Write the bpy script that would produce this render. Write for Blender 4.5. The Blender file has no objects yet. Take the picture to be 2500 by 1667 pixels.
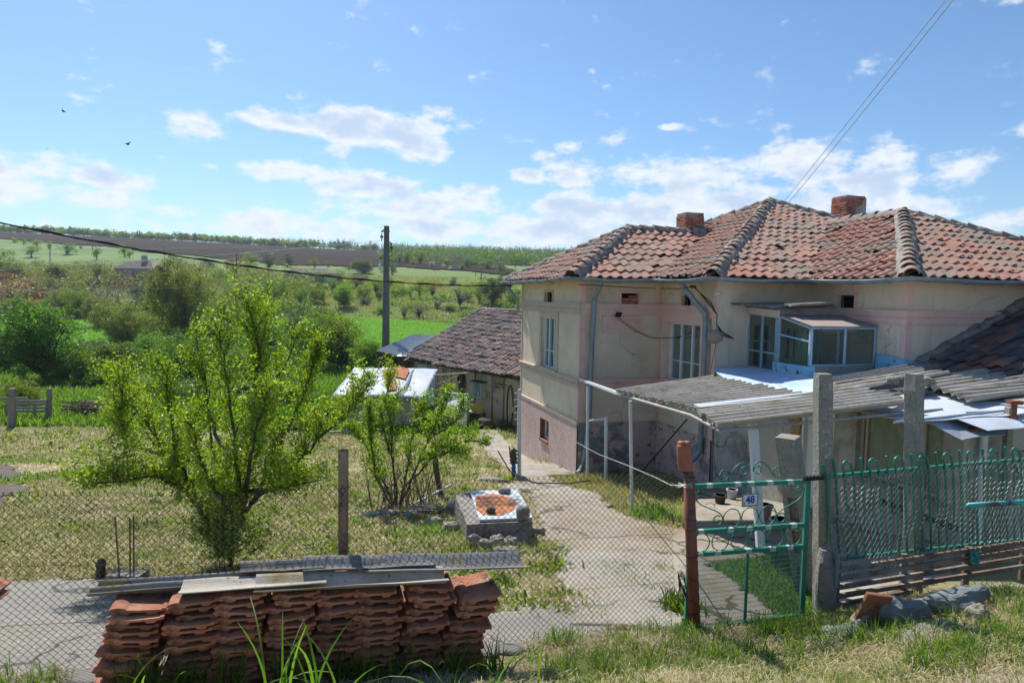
import bpy, bmesh, math, random
import numpy as np
from mathutils import Vector, Matrix, noise as mnoise
random.seed(7); RNG=np.random.default_rng(11)
R=math.radians
sc=bpy.context.scene; C=sc.collection
# ---------------- camera (eye at z = 0) ----------------
cam=bpy.data.cameras.new('camera'); cam.sensor_width=36; cam.lens=36*1600/2500; cam.clip_start=.05; cam.clip_end=6000
co=bpy.data.objects.new('camera',cam); C.objects.link(co)
CM=Matrix.Rotation(R(90-3.86),4,'X')@Matrix.Rotation(R(1.03),4,'Z')
co.matrix_world=CM; sc.camera=co
# ---------------- light ----------------
SUN=Vector((-.30,.62,.72)).normalized()
SUN=Vector((-.46*.64,.888*.64,.768)).normalized()
EL=math.asin(SUN.z); ROT=math.atan2(SUN.x,SUN.y)
sl=bpy.data.lights.new('sun','SUN'); sl.energy=4.6; sl.angle=R(.53); sl.color=(1,.95,.86)
so=bpy.data.objects.new('sun',sl); C.objects.link(so); so.rotation_euler=SUN.to_track_quat('Z','Y').to_euler(); so.location=(0,0,60)
sc.view_settings.view_transform='Standard'; sc.view_settings.look='None'; sc.view_settings.gamma=1; sc.view_settings.exposure=0.46
W=bpy.data.worlds.new('World'); sc.world=W; W.use_nodes=True
nt=W.node_tree; nt.nodes.clear()
def N(t,**k):
    n=nt.nodes.new(t)
    for a,b in k.items(): setattr(n,a,b)
    return n
def L(a,b): nt.links.new(a,b)
def mathn(op,a,b=None,c=None,clamp=False):
    n=N('ShaderNodeMath',operation=op); n.use_clamp=clamp
    for i,v in enumerate((a,b,c)):
        if v is None: continue
        if isinstance(v,(int,float)): n.inputs[i].default_value=v
        else: L(v,n.inputs[i])
    return n.outputs[0]
def mixc(f,a,b):
    n=N('ShaderNodeMix',data_type='RGBA')
    for i,v in ((0,f),(6,a),(7,b)):
        if isinstance(v,(int,float)): n.inputs[i].default_value=v
        elif isinstance(v,tuple): n.inputs[i].default_value=(*v,1) if len(v)==3 else v
        else: L(v,n.inputs[i])
    return n.outputs[2]
def maprange(v,a,b,c=0,d=1,smooth=True):
    n=N('ShaderNodeMapRange'); n.interpolation_type='SMOOTHSTEP' if smooth else 'LINEAR'
    L(v,n.inputs[0])
    for i,x in enumerate((a,b,c,d)): n.inputs[i+1].default_value=x
    return n.outputs[0]
def build_world():
    sky=N('ShaderNodeTexSky',sky_type='NISHITA',sun_disc=False,sun_elevation=EL,sun_rotation=ROT,altitude=200,air_density=1.0,dust_density=.6,ozone_density=2.2)
    tc=N('ShaderNodeTexCoord'); sp=N('ShaderNodeSeparateXYZ'); L(tc.outputs['Generated'],sp.inputs[0])
    az=mathn('ARCTAN2',sp.outputs[0],sp.outputs[1]); el=mathn('ARCSINE',sp.outputs[2])
    cb=N('ShaderNodeCombineXYZ'); L(az,cb.inputs[0]); L(el,cb.inputs[1])
    # noise, stretched sideways; finer towards the horizon
    mp=N('ShaderNodeMapping'); L(cb.outputs[0],mp.inputs[0]); mp.inputs['Scale'].default_value=(1,1.9,1); mp.inputs['Rotation'].default_value=(0,0,R(-8))
    n1=N('ShaderNodeTexNoise'); L(mp.outputs[0],n1.inputs['Vector']); n1.inputs['Scale'].default_value=13; n1.inputs['Detail'].default_value=11; n1.inputs['Roughness'].default_value=.62
    mp2=N('ShaderNodeMapping'); L(cb.outputs[0],mp2.inputs[0]); mp2.inputs['Scale'].default_value=(1,1.9,1); mp2.inputs['Rotation'].default_value=(0,0,R(-8)); mp2.inputs['Location'].default_value=(.006,-.018,0)
    n2=N('ShaderNodeTexNoise'); L(mp2.outputs[0],n2.inputs['Vector']); n2.inputs['Scale'].default_value=13; n2.inputs['Detail'].default_value=5; n2.inputs['Roughness'].default_value=.55
    blobs=[(640,292,45,20,.8),(730,308,120,26,1),(905,322,190,42,1.25),(1010,360,95,40,1.1),(830,368,60,20,.7),(500,318,60,26,1),(410,388,35,10,.6),(505,410,30,8,.5),
     (70,410,190,34,1),(230,432,150,26,.9),(80,465,190,40,.95),(250,490,150,26,.8),(700,425,110,24,1),(880,455,190,36,1.1),(1080,505,150,38,1),(900,510,170,28,.8),(420,522,150,22,.8),(740,560,420,34,.85),
     (1165,462,48,18,.9),(1280,432,45,24,1),(1345,400,70,28,.8),(1400,438,90,26,.85),(1370,372,36,18,.8),(1520,442,70,30,.9),(1500,342,45,24,.75),(1620,318,28,9,.7),(1425,190,16,7,.6),(1294,297,24,9,.7),
     (1690,440,95,48,1.1),(1860,470,120,34,.9),(1930,410,150,46,1.15),(1970,380,50,30,1),(2130,430,130,50,1.15),(2150,400,50,40,1.1),(2290,445,85,28,1),(1480,520,220,50,1.25),(1700,510,220,40,1.15),(1960,490,180,34,.9),
     (2210,510,110,34,1),(2420,268,50,8,.85),(2480,318,35,18,.9),(1340,570,200,50,1.15),(1480,490,150,28,.9),(2400,560,90,28,.7),(1720,370,45,12,.6),(180,560,260,20,.5),(1060,560,200,40,.9)]
    tot=None
    for (x,y,rx,ry,a) in blobs:
        t=(x-1250)/1600; A=math.atan(t); yh=725+(x-1250)*.018; E=math.atan((yh-y)/1600*math.cos(A))
        v=N('ShaderNodeVectorMath',operation='SUBTRACT'); L(cb.outputs[0],v.inputs[0]); v.inputs[1].default_value=(A,E,0)
        m=N('ShaderNodeVectorMath',operation='MULTIPLY'); L(v.outputs[0],m.inputs[0]); m.inputs[1].default_value=(1600/rx*(1+t*t)*.8,1600/ry*.8,0)
        d=N('ShaderNodeVectorMath',operation='LENGTH'); L(m.outputs[0],d.inputs[0])
        o=mathn('MULTIPLY',maprange(d.outputs['Value'],1.45,.1),a)
        tot=o if tot is None else mathn('MAXIMUM',tot,o)
    f=mathn('ADD',mathn('MULTIPLY',mathn('SUBTRACT',n1.outputs[0],.5),2.5),mathn('MULTIPLY',tot,.72))
    dens=maprange(f,.21,.70)
    # thin veil near the horizon
    veil=mathn('MULTIPLY',maprange(el,.20,.0),.30)
    shade=mathn('ADD',mathn('MULTIPLY',mathn('SUBTRACT',n2.outputs[0],.5),2.1),mathn('MULTIPLY',tot,.72))
    sh=maprange(shade,.50,1.0)
    ccol=mixc(sh,(.90,.94,1.0),(.56,.69,.88))
    bg=N('ShaderNodeMix',data_type='RGBA'); bg.blend_type='MULTIPLY'; bg.inputs[0].default_value=1; L(sky.outputs[0],bg.inputs[6]); bg.inputs[7].default_value=(.092,.117,.136,1)
    base=mixc(veil,bg.outputs[2],(.55,.74,.95))
    dn=mathn('MULTIPLY',mathn('MULTIPLY',dens,.93),maprange(sp.outputs[2],.0,.03))
    col=mixc(dn,base,ccol)
    b=N('ShaderNodeBackground'); b.inputs[1].default_value=SKYS; L(col,b.inputs[0])
    o=N('ShaderNodeOutputWorld'); L(b.outputs[0],o.inputs[0])
SKYS=.755
build_world()
W.cycles.sampling_method='MANUAL'; W.cycles.sample_map_resolution=512
sc.cycles.max_bounces=6; sc.cycles.transparent_max_bounces=12

# ---------------- pixel helpers (photo is 2500 x 1667) ----------------
CR=CM.to_3x3()
def ray(px,py):
    d=CR@Vector(((px-1250)/1600,-(py-833.5)/1600,-1)); return d/d.y
def P(px,py,Y): return ray(px,py)*Y
KN=[(-60,-1.6),(-6,-1.62),(2.3,-1.70),(3.1,-2.14),(3.6,-2.40),(4.2,-2.58),(5.1,-2.80),(5.8,-2.97),(9,-3.38),(16,-4.31),(20.6,-5.0),(26,-5.3),(34,-5.6),(45,-5.9),(75,-6),(95,-5.4),(110,-4.2),(140,1.8),(200,6),(260,13),(450,28.5),(520,29),(700,20),(4000,10)]
KX=np.array([k[0] for k in KN],float); KZ=np.array([k[1] for k in KN],float)
def smooth_tab():
    xs=np.concatenate([np.linspace(-60,60,2401),np.linspace(60.5,4000,7880)]); z=np.interp(xs,KX,KZ)
    w=np.clip(np.abs(xs)*.05,.12,14); z2=np.zeros_like(z)
    for o in (-1,-.5,0,.5,1): z2+=np.interp(xs+o*w,xs,z)
    return xs,z2/5
TX,TZ=smooth_tab()
def gz_np(x,y):
    z=np.interp(y,TX,TZ)
    az=x/np.maximum(np.abs(y),1)
    f=np.interp(az,[-.9,-.78,-.5,-.34,-.1,.6],[1.36,1.34,1.2,1.10,1.0,.98])
    z=np.where(z>0,z*(1+(f-1)*np.clip((y-140)/160,0,1)),z)
    b=.035*np.sin(x*1.3+y*.7)*np.sin(y*1.9-x*.4)*np.clip((y-3)/3,0,1)
    b=b+np.clip((y-40)/60,0,1)*.5*np.sin(x*.07+1)*np.sin(y*.05)
    # little rise of the verge to the right
    b=b+.34*np.clip((x-2.5)/1.9,0,1)*np.clip((6.9-y)/1.2,0,1)*np.clip((y-3.2)/1.4,0,1)
    ln=y-(4.2+(x+3.28)*.294); b=b-.06*np.exp(-((ln+.42)/.28)**2)*np.clip((x+3.6)/.5,0,1)*np.clip((.5-x)/.4,0,1)
    # stream bed
    s=np.clip(1-np.abs(y-38.5)/2.6,0,1)*np.clip((-10-x)/6,0,1); b=b-.55*s*s*(3-2*s)
    return z+b
def gz(x,y): return float(gz_np(np.array([x],float),np.array([y],float))[0])
def G(px,py):
    d=ray(px,py); Y=np.concatenate([np.arange(2.5,60,.03),np.arange(60,520,.4)])
    e=gz_np(d.x*Y,Y)-d.z*Y; i=np.argmax(e>0)
    if e[i]<=0: i=len(Y)-1
    return Vector((d.x*Y[i],Y[i],float(gz_np(np.array([d.x*Y[i]]),np.array([Y[i]]))[0])))
U=Vector((.959,.282,0)).normalized(); V=Vector((-U.y,U.x,0)); O=Vector((1.66,16,0))
def H(a,b,z): return O+U*a+V*b+Vector((0,0,z))
def HG(a,b): p=H(a,b,0); p.z=gz(p.x,p.y); return p
# ---------------- object helpers ----------------
def tag(o,label=None,cat=None,group=None,kind=None):
    if label: o['label']=label
    if cat: o['category']=cat
    if group: o['group']=group
    if kind: o['kind']=kind
    return o
def thing(name,label,cat,loc=(0,0,0),group=None):
    o=bpy.data.objects.new(name,None); C.objects.link(o); o.location=loc; o.empty_display_size=.1
    return tag(o,label,cat,group)
def link(name,me,parent=None):
    o=bpy.data.objects.new(name,me); C.objects.link(o)
    if parent is not None:
        o.parent=parent
        w=Vector((0,0,0)); q=parent
        while q is not None: w+=q.location; q=q.parent
        o.location=-w if not getattr(parent,'_x',0) else o.location
    return o
class MB:
    def __init__(s): s.v=[]; s.f=[]; s.m=[]; s.mi=0
    def add(s,vs,fs):
        n=len(s.v); s.v+= [tuple(v) for v in vs]; s.f+=[tuple(n+i for i in f) for f in fs]; s.m+=[s.mi]*len(fs)
    def box(s,c,size,rot=None):
        x,y,z=(q/2 for q in size); vs=[Vector(p) for p in ((-x,-y,-z),(x,-y,-z),(x,y,-z),(-x,y,-z),(-x,-y,z),(x,-y,z),(x,y,z),(-x,y,z))]
        if rot is not None: vs=[rot@v for v in vs]
        c=Vector(c); s.add([c+v for v in vs],[(0,3,2,1),(4,5,6,7),(0,1,5,4),(1,2,6,5),(2,3,7,6),(3,0,4,7)])
    def bar(s,p,q,w,h=None,up=(0,0,1)):
        p=Vector(p);q=Vector(q);h=h or w; d=(q-p); l=d.length
        if l<1e-6:return
        d/=l; u=Vector(up)
        if abs(d.dot(u))>.98: u=Vector((0,1,0)) if abs(d.y)<.9 else Vector((1,0,0))
        x=d.cross(u).normalized(); y=x.cross(d)
        s.box((p+q)/2,(w,l,h),Matrix((x,d,y)).transposed())
    def hbox(s,a0,a1,b0,b1,z0,z1):
        vs=[H(a,b,z) for z in (z0,z1) for a,b in ((a0,b0),(a1,b0),(a1,b1),(a0,b1))]
        s.add(vs,[(0,3,2,1),(4,5,6,7),(0,1,5,4),(1,2,6,5),(2,3,7,6),(3,0,4,7)])
    def hexa(s,vs): s.add(vs,[(0,3,2,1),(4,5,6,7),(0,1,5,4),(1,2,6,5),(2,3,7,6),(3,0,4,7)])
    def tube(s,path,r,n=8,cap=True):
        path=[Vector(p) for p in path]; m=len(path)
        rs=r if isinstance(r,(list,tuple)) else [r]*m
        t0=None; vs=[]
        for i,p in enumerate(path):
            t=(path[min(i+1,m-1)]-path[max(i-1,0)]).normalized()
            if t0 is None:
                u=Vector((0,0,1)) if abs(t.z)<.9 else Vector((1,0,0)); x=t.cross(u).normalized()
            else:
                x=(x-t*x.dot(t))
                if x.length<1e-5: x=t.orthogonal()
                x.normalize()
            t0=t; y=t.cross(x)
            for k in range(n):
                a=2*math.pi*k/n; vs.append(p+(x*math.cos(a)+y*math.sin(a))*rs[i])
        fs=[(i*n+k,i*n+(k+1)%n,(i+1)*n+(k+1)%n,(i+1)*n+k) for i in range(m-1) for k in range(n)]
        if cap: fs+=[tuple(range(n-1,-1,-1)),tuple((m-1)*n+k for k in range(n))]
        s.add(vs,fs)
    def prism(s,poly,vec):
        poly=[Vector(p) for p in poly]; vec=Vector(vec); n=len(poly)
        s.add(poly+[p+vec for p in poly],[tuple(range(n-1,-1,-1)),tuple(range(n,2*n))]+[(i,(i+1)%n,n+(i+1)%n,n+i) for i in range(n)])
    def rock(s,c,size,seed=0,n=10,rough=.25):
        c=Vector(c); vs=[];fs=[]
        m=n//2+2
        for i in range(m+1):
            th=math.pi*i/m
            for k in range(n):
                ph=2*math.pi*k/n; d=Vector((math.sin(th)*math.cos(ph),math.sin(th)*math.sin(ph),math.cos(th)))
                q=1+rough*2*(mnoise.noise(d*1.3+Vector((seed*3.1,seed,0))))+rough*.5*mnoise.noise(d*4+Vector((seed,0,0)))
                # boxier
                mx=max(abs(d.x),abs(d.y),abs(d.z)); q*= (1-.35)+.35/mx*.85
                vs.append(c+Vector((d.x*size[0],d.y*size[1],d.z*size[2]))*q)
        fs=[(i*n+k,(i+1)*n+k,(i+1)*n+(k+1)%n,i*n+(k+1)%n) for i in range(m) for k in range(n)]
        s.add(vs,fs)
    def build(s,name,mat,parent=None,smooth=False,bevel=0):
        me=bpy.data.meshes.new(name); me.from_pydata(s.v,[],s.f)
        for m in (mat if isinstance(mat,(list,tuple)) else [mat]): me.materials.append(m)
        if isinstance(mat,(list,tuple)): me.polygons.foreach_set('material_index',s.m)
        if smooth: me.polygons.foreach_set('use_smooth',[True]*len(me.polygons))
        me.update()
        o=link(name,me,parent)
        if bevel:
            b=o.modifiers.new('bevel','BEVEL'); b.width=bevel; b.segments=2; b.limit_method='ANGLE'
        return o
def np_mesh(name,verts,quads=None,tris=None,mat=None,smooth=False):
    me=bpy.data.meshes.new(name); nv=len(verts); me.vertices.add(nv); me.vertices.foreach_set('co',np.asarray(verts,np.float32).ravel())
    li=[];ls=[];c=0
    for arr in (quads,tris):
        if arr is None or len(arr)==0: continue
        arr=np.asarray(arr,np.int32); k=arr.shape[1]; li.append(arr.ravel()); ls.append(c+np.arange(len(arr))*k); c+=arr.size
    li=np.concatenate(li); ls=np.concatenate(ls).astype(np.int32)
    me.loops.add(len(li)); me.loops.foreach_set('vertex_index',li.astype(np.int32)); me.polygons.add(len(ls)); me.polygons.foreach_set('loop_start',ls)
    me.update(calc_edges=True); me.validate()
    if smooth: me.polygons.foreach_set('use_smooth',np.ones(len(me.polygons),bool))
    if mat: me.materials.append(mat)
    return me
# ---------------- materials ----------------
MATS={}
def mat(name,cols,scale=5,detail=6,rough=.85,bump=.0,bscale=None,metal=0,isl=0,spots=None,stretch=None,spec=.35,coord='Object',contrast=.25,streak=None,dist=0,crack=None):
    """cols: 2-3 colours mixed by noise; spots: list of (colour,scale,threshold,softness); isl: per-island value variation"""
    m=bpy.data.materials.new(name); m.use_nodes=True; t=m.node_tree; n=t.nodes; l=t.links; n.clear()
    out=n.new('ShaderNodeOutputMaterial'); b=n.new('ShaderNodeBsdfPrincipled'); l.new(b.outputs[0],out.inputs[0])
    b.inputs['Roughness'].default_value=rough; b.inputs['Metallic'].default_value=metal; b.inputs['Specular IOR Level'].default_value=spec
    tc=n.new('ShaderNodeTexCoord'); vec=tc.outputs[coord]
    if stretch:
        mp=n.new('ShaderNodeMapping'); l.new(vec,mp.inputs[0]); mp.inputs['Scale'].default_value=stretch; vec=mp.outputs[0]
    def noise(sc_,d=6,r=.6,off=0):
        q=n.new('ShaderNodeTexNoise'); q.noise_dimensions='4D'; q.inputs['W'].default_value=off; l.new(vec,q.inputs['Vector']); q.inputs['Scale'].default_value=sc_; q.inputs['Detail'].default_value=d; q.inputs['Roughness'].default_value=r; q.inputs['Distortion'].default_value=dist; return q.outputs[0]
    nz=noise(scale,detail)
    cr=n.new('ShaderNodeValToRGB'); l.new(nz,cr.inputs[0]); e=cr.color_ramp
    k=len(cols); lo,hi=.5-contrast*.5,.5+contrast*.5
    e.elements[0].position=lo; e.elements[0].color=(*cols[0],1); e.elements[1].position=hi; e.elements[1].color=(*cols[-1],1)
    for i in range(1,k-1):
        x=e.elements.new(lo+(hi-lo)*i/(k-1)); x.color=(*cols[i],1)
    col=cr.outputs[0]
    for j,(c,s_,th,sf) in enumerate(spots or []):
        q=noise(s_,8,.65,off=3.7*j+5); r_=n.new('ShaderNodeMapRange'); l.new(q,r_.inputs[0]); r_.inputs[1].default_value=th-sf; r_.inputs[2].default_value=th+sf
        mx=n.new('ShaderNodeMix'); mx.data_type='RGBA'; l.new(r_.outputs[0],mx.inputs[0]); l.new(col,mx.inputs[6]); mx.inputs[7].default_value=(*c,1); col=mx.outputs[2]
    if streak:
        mp=n.new('ShaderNodeMapping'); l.new(tc.outputs[coord],mp.inputs[0]); mp.inputs['Scale'].default_value=(1,1,.10)
        q=n.new('ShaderNodeTexNoise'); l.new(mp.outputs[0],q.inputs['Vector']); q.inputs['Scale'].default_value=streak[1]; q.inputs['Detail'].default_value=7; q.inputs['Roughness'].default_value=.7
        r_=n.new('ShaderNodeMapRange'); l.new(q.outputs[0],r_.inputs[0]); r_.inputs[1].default_value=streak[2]; r_.inputs[2].default_value=streak[2]+.16; r_.inputs[4].default_value=.75
        mx=n.new('ShaderNodeMix'); mx.data_type='RGBA'; l.new(r_.outputs[0],mx.inputs[0]); l.new(col,mx.inputs[6]); mx.inputs[7].default_value=(*streak[0],1); col=mx.outputs[2]
    if crack:
        q=n.new('ShaderNodeTexNoise'); l.new(vec,q.inputs['Vector']); q.inputs['Scale'].default_value=crack[1]*2.2; q.inputs['Detail'].default_value=6
        ad=n.new('ShaderNodeVectorMath'); ad.operation='MULTIPLY_ADD'; l.new(q.outputs['Color'],ad.inputs[0]); ad.inputs[1].default_value=(.9/crack[1],)*3; l.new(vec,ad.inputs[2])
        vo=n.new('ShaderNodeTexVoronoi'); vo.feature='DISTANCE_TO_EDGE'; l.new(ad.outputs[0],vo.inputs['Vector']); vo.inputs['Scale'].default_value=crack[1]
        q2=noise(crack[1]*1.5,3,.5,off=21); r2=n.new('ShaderNodeMapRange'); l.new(q2,r2.inputs[0]); r2.inputs[1].default_value=.46; r2.inputs[2].default_value=.56; r2.inputs[3].default_value=0; r2.inputs[4].default_value=crack[2]
        lt_=n.new('ShaderNodeMath'); lt_.operation='LESS_THAN'; l.new(vo.outputs['Distance'],lt_.inputs[0]); l.new(r2.outputs[0],lt_.inputs[1])
        mx=n.new('ShaderNodeMix'); mx.data_type='RGBA'; l.new(lt_.outputs[0],mx.inputs[0]); l.new(col,mx.inputs[6]); mx.inputs[7].default_value=(*crack[0],1); col=mx.outputs[2]
    if isl:
        g=n.new('ShaderNodeNewGeometry'); r_=n.new('ShaderNodeMapRange'); l.new(g.outputs['Random Per Island'],r_.inputs[0]); r_.inputs[3].default_value=1-isl; r_.inputs[4].default_value=1+isl*.8
        mx=n.new('ShaderNodeMix'); mx.data_type='RGBA'; mx.blend_type='MULTIPLY'; mx.inputs[0].default_value=1; l.new(col,mx.inputs[6]); l.new(r_.outputs[0],mx.inputs[7]); col=mx.outputs[2]
    l.new(col,b.inputs['Base Color'])
    if bump:
        q=noise(bscale or scale*4,8,.7,off=9); bp=n.new('ShaderNodeBump'); bp.inputs['Strength'].default_value=1; bp.inputs['Distance'].default_value=bump; l.new(q,bp.inputs['Height']); l.new(bp.outputs[0],b.inputs['Normal'])
    MATS[name]=m; return m
def leafmat(name,cols,trans=.55,rough=.5,isl=.0,tcol=None,nscale=0):
    m=bpy.data.materials.new(name); m.use_nodes=True; t=m.node_tree; n=t.nodes; l=t.links; n.clear()
    out=n.new('ShaderNodeOutputMaterial'); g=n.new('ShaderNodeNewGeometry'); cr=n.new('ShaderNodeValToRGB'); l.new(g.outputs['Random Per Island'],cr.inputs[0])
    e=cr.color_ramp; k=len(cols); e.elements[0].color=(*cols[0],1); e.elements[1].color=(*cols[-1],1)
    for i in range(1,k-1): x=e.elements.new(i/(k-1)); x.color=(*cols[i],1)
    col=cr.outputs[0]
    oi=n.new('ShaderNodeObjectInfo'); hs=n.new('ShaderNodeHueSaturation'); l.new(col,hs.inputs['Color'])
    mr=n.new('ShaderNodeMapRange'); l.new(oi.outputs['Random'],mr.inputs[0]); mr.inputs[3].default_value=.485; mr.inputs[4].default_value=.515; l.new(mr.outputs[0],hs.inputs['Hue'])
    mr=n.new('ShaderNodeMapRange'); l.new(oi.outputs['Random'],mr.inputs[0]); mr.inputs[3].default_value=.85; mr.inputs[4].default_value=1.15; l.new(mr.outputs[0],hs.inputs['Value']); col=hs.outputs[0]
    b=n.new('ShaderNodeBsdfPrincipled'); b.inputs['Roughness'].default_value=rough; b.inputs['Specular IOR Level'].default_value=.3; l.new(col,b.inputs['Base Color'])
    tr=n.new('ShaderNodeBsdfTranslucent'); h2=n.new('ShaderNodeHueSaturation'); h2.inputs['Hue'].default_value=.485; h2.inputs['Saturation'].default_value=1.1; h2.inputs['Value'].default_value=1.9; l.new(col,h2.inputs['Color']); l.new(h2.outputs[0],tr.inputs[0])
    mx=n.new('ShaderNodeMixShader'); mx.inputs[0].default_value=trans; l.new(b.outputs[0],mx.inputs[1]); l.new(tr.outputs[0],mx.inputs[2]); l.new(mx.outputs[0],out.inputs[0])
    MATS[name]=m; return m
M=MATS
mat('plaster',[(.66,.54,.405),(.73,.60,.455),(.77,.645,.50)],scale=1.1,bump=.006,bscale=60,streak=((.47,.38,.28),2.6,.56),crack=((.42,.34,.26),.42,.005),spots=[((.52,.43,.32),.5,.62,.12),((.74,.65,.52),2.5,.66,.08),((.30,.27,.22),9,.70,.03)],contrast=.4)
mat('pink_trim',[(.70,.45,.385),(.76,.50,.43)],scale=2,bump=.003,bscale=40,spots=[((.33,.27,.25),3,.66,.1)])
mat('sand_trim',[(.50,.40,.31),(.56,.46,.37)],scale=2,bump=.003,bscale=40,spots=[((.3,.27,.24),4,.68,.1)])
mat('plinth_speck',[(.48,.335,.28),(.58,.42,.36),(.66,.51,.44)],scale=3,bump=.012,bscale=35,spots=[((.20,.17,.17),28,.58,.05),((.52,.45,.40),10,.66,.05)],contrast=.5,stretch=(1,1,.5))
mat('plinth_flake',[(.60,.43,.38),(.52,.37,.34)],scale=2,bump=.012,bscale=18,spots=[((.21,.24,.27),1.6,.50,.02),((.24,.14,.11),4,.59,.02),((.44,.37,.32),8,.60,.02)],contrast=.4)
mat('plinth_pink',[(.70,.49,.41),(.62,.43,.36)],scale=2,bump=.01,bscale=18,spots=[((.22,.18,.17),7,.58,.02),((.25,.24,.27),2.2,.58,.04)],contrast=.4)
mat('brick_dark',[(.16,.10,.085),(.24,.16,.13)],scale=6,bump=.03,bscale=9,spots=[((.36,.27,.25),5,.58,.03)])
mat('roof_tile',[(.34,.155,.105),(.42,.205,.15),(.49,.26,.20)],scale=2.2,bump=.004,bscale=60,isl=.13,spots=[((.29,.24,.19),.8,.52,.10),((.14,.12,.10),14,.60,.05),((.30,.28,.24),34,.66,.03)],contrast=.4)
mat('roof_tile_shaded',[(.20,.085,.06),(.27,.12,.09)],scale=3,bump=.004,bscale=60,isl=.3,spots=[((.09,.085,.09),2.2,.47,.05)],contrast=.4)  # darker copy of the roof tile: shade of the backlit lean-to slope in the colour
mat('ridge_tile',[(.31,.18,.13),(.38,.23,.17)],scale=5,bump=.008,bscale=30,isl=.2,spots=[((.27,.235,.20),3.0,.50,.06),((.42,.24,.07),5,.68,.04)])
mat('mortar',[(.22,.20,.175),(.32,.295,.26)],scale=8,bump=.03,bscale=14,spots=[((.12,.115,.11),5,.56,.05)])
mat('roof_deck',[(.10,.085,.075),(.16,.13,.11)],scale=6,bump=.02)
mat('barn_tile',[(.19,.12,.10),(.27,.18,.155),(.34,.25,.22)],scale=3,bump=.004,isl=.42,spots=[((.15,.14,.135),2.0,.52,.06)],contrast=.4)
mat('mud_wall',[(.52,.39,.22),(.60,.46,.28),(.48,.38,.26)],scale=.9,bump=.02,bscale=9,spots=[((.27,.22,.16),1.6,.56,.06),((.50,.46,.38),3.4,.66,.04),((.20,.15,.10),8,.68,.04)],contrast=.5)
mat('zinc',[(.20,.25,.28),(.28,.33,.36)],scale=4,rough=.5,metal=.35,bump=.002,spots=[((.14,.15,.16),7,.62,.05)])
mat('zinc_light',[(.36,.40,.44),(.46,.50,.54)],scale=3,rough=.42,metal=.3,bump=.003,bscale=6,spots=[((.33,.34,.35),9,.62,.05)])
mat('enamel_white',[(.48,.54,.61),(.56,.61,.67)],scale=2,rough=.45,bump=.004,bscale=3,spots=[((.36,.22,.15),5,.74,.02),((.30,.32,.34),9,.70,.05)])
mat('sheet_grey',[(.27,.32,.38),(.36,.41,.47)],scale=2,rough=.55,bump=.01,bscale=4,spots=[((.33,.20,.14),5,.72,.02),((.28,.30,.33),4,.66,.06)])
mat('bay_board',[(.26,.19,.18),(.33,.25,.23)],scale=4,rough=.7)
mat('blue_sheet',[(.40,.57,.76),(.52,.66,.80)],scale=1.6,rough=.5,bump=.004,bscale=4,spots=[((.34,.22,.17),6,.71,.03),((.66,.72,.78),3,.56,.1)])
mat('window_white',[(.62,.66,.68),(.70,.73,.74)],scale=6,rough=.6,bump=.002,spots=[((.36,.36,.34),14,.66,.03)])
mat('paint_blue',[(.26,.36,.43),(.36,.46,.52)],scale=6,rough=.6,bump=.002,spots=[((.30,.16,.12),13,.62,.03),((.6,.62,.6),9,.66,.03)])
mat('paint_sky',[(.22,.45,.62),(.28,.5,.66)],scale=6,rough=.6,bump=.004,spots=[((.16,.07,.05),7,.60,.02)])
mat('white_metal',[(.58,.62,.66),(.68,.71,.74)],scale=6,rough=.5,bump=.001,spots=[((.30,.17,.11),10,.70,.03)])
mat('asbestos',[(.32,.285,.235),(.41,.37,.31),(.48,.44,.38)],scale=3,bump=.004,bscale=50,isl=.12,spots=[((.28,.20,.06),3.4,.60,.07),((.13,.125,.12),24,.62,.04)],contrast=.4)
mat('asbestos_dark',[(.17,.165,.155),(.24,.235,.22)],scale=3,bump=.005,bscale=50,spots=[((.30,.20,.05),2.6,.60,.08),((.09,.09,.09),24,.60,.04)],contrast=.4)
mat('concrete_post',[(.24,.22,.185),(.31,.285,.245)],scale=5,bump=.016,bscale=22,spots=[((.56,.54,.50),34,.61,.03),((.11,.10,.09),30,.60,.03),((.34,.28,.15),3,.62,.08)],contrast=.4)
mat('concrete',[(.27,.245,.21),(.335,.305,.265),(.385,.355,.315)],crack=((.10,.085,.06),.55,.022),scale=.9,bump=.012,bscale=22,spots=[((.24,.19,.12),.8,.55,.1),((.20,.185,.165),6,.60,.05),((.17,.21,.09),.9,.63,.05)],contrast=.45)
mat('concrete_strip',[(.19,.18,.165),(.25,.235,.215)],crack=((.09,.08,.07),.5,.02),scale=1.2,bump=.012,bscale=26,spots=[((.25,.23,.21),3,.6,.07),((.30,.29,.17),.9,.60,.08)],contrast=.45)
mat('grey_render',[(.40,.365,.31),(.48,.44,.38)],streak=((.24,.22,.19),2.2,.54),crack=((.12,.11,.1),.6,.008),scale=1.1,bump=.01,bscale=14,spots=[((.20,.19,.18),1.7,.58,.08),((.43,.40,.36),3,.66,.05)],contrast=.4)
mat('rust_paint',[(.26,.085,.055),(.19,.06,.04)],scale=5,rough=.6,bump=.003,spots=[((.10,.05,.035),9,.58,.04),((.24,.22,.12),4,.64,.03)])
mat('rust_teal',[(.20,.115,.08),(.25,.22,.14)],scale=5,rough=.75,bump=.003,spots=[((.36,.46,.44),3.5,.585,.02),((.11,.07,.05),11,.6,.04),((.27,.25,.16),2.2,.6,.04)])
mat('clay_pot',[(.30,.09,.055),(.38,.13,.08)],scale=5,rough=.6,bump=.002,spots=[((.30,.11,.07),6,.6,.05)])
mat('rust',[(.17,.075,.045),(.25,.11,.06)],scale=12,rough=.85,bump=.003)
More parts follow.
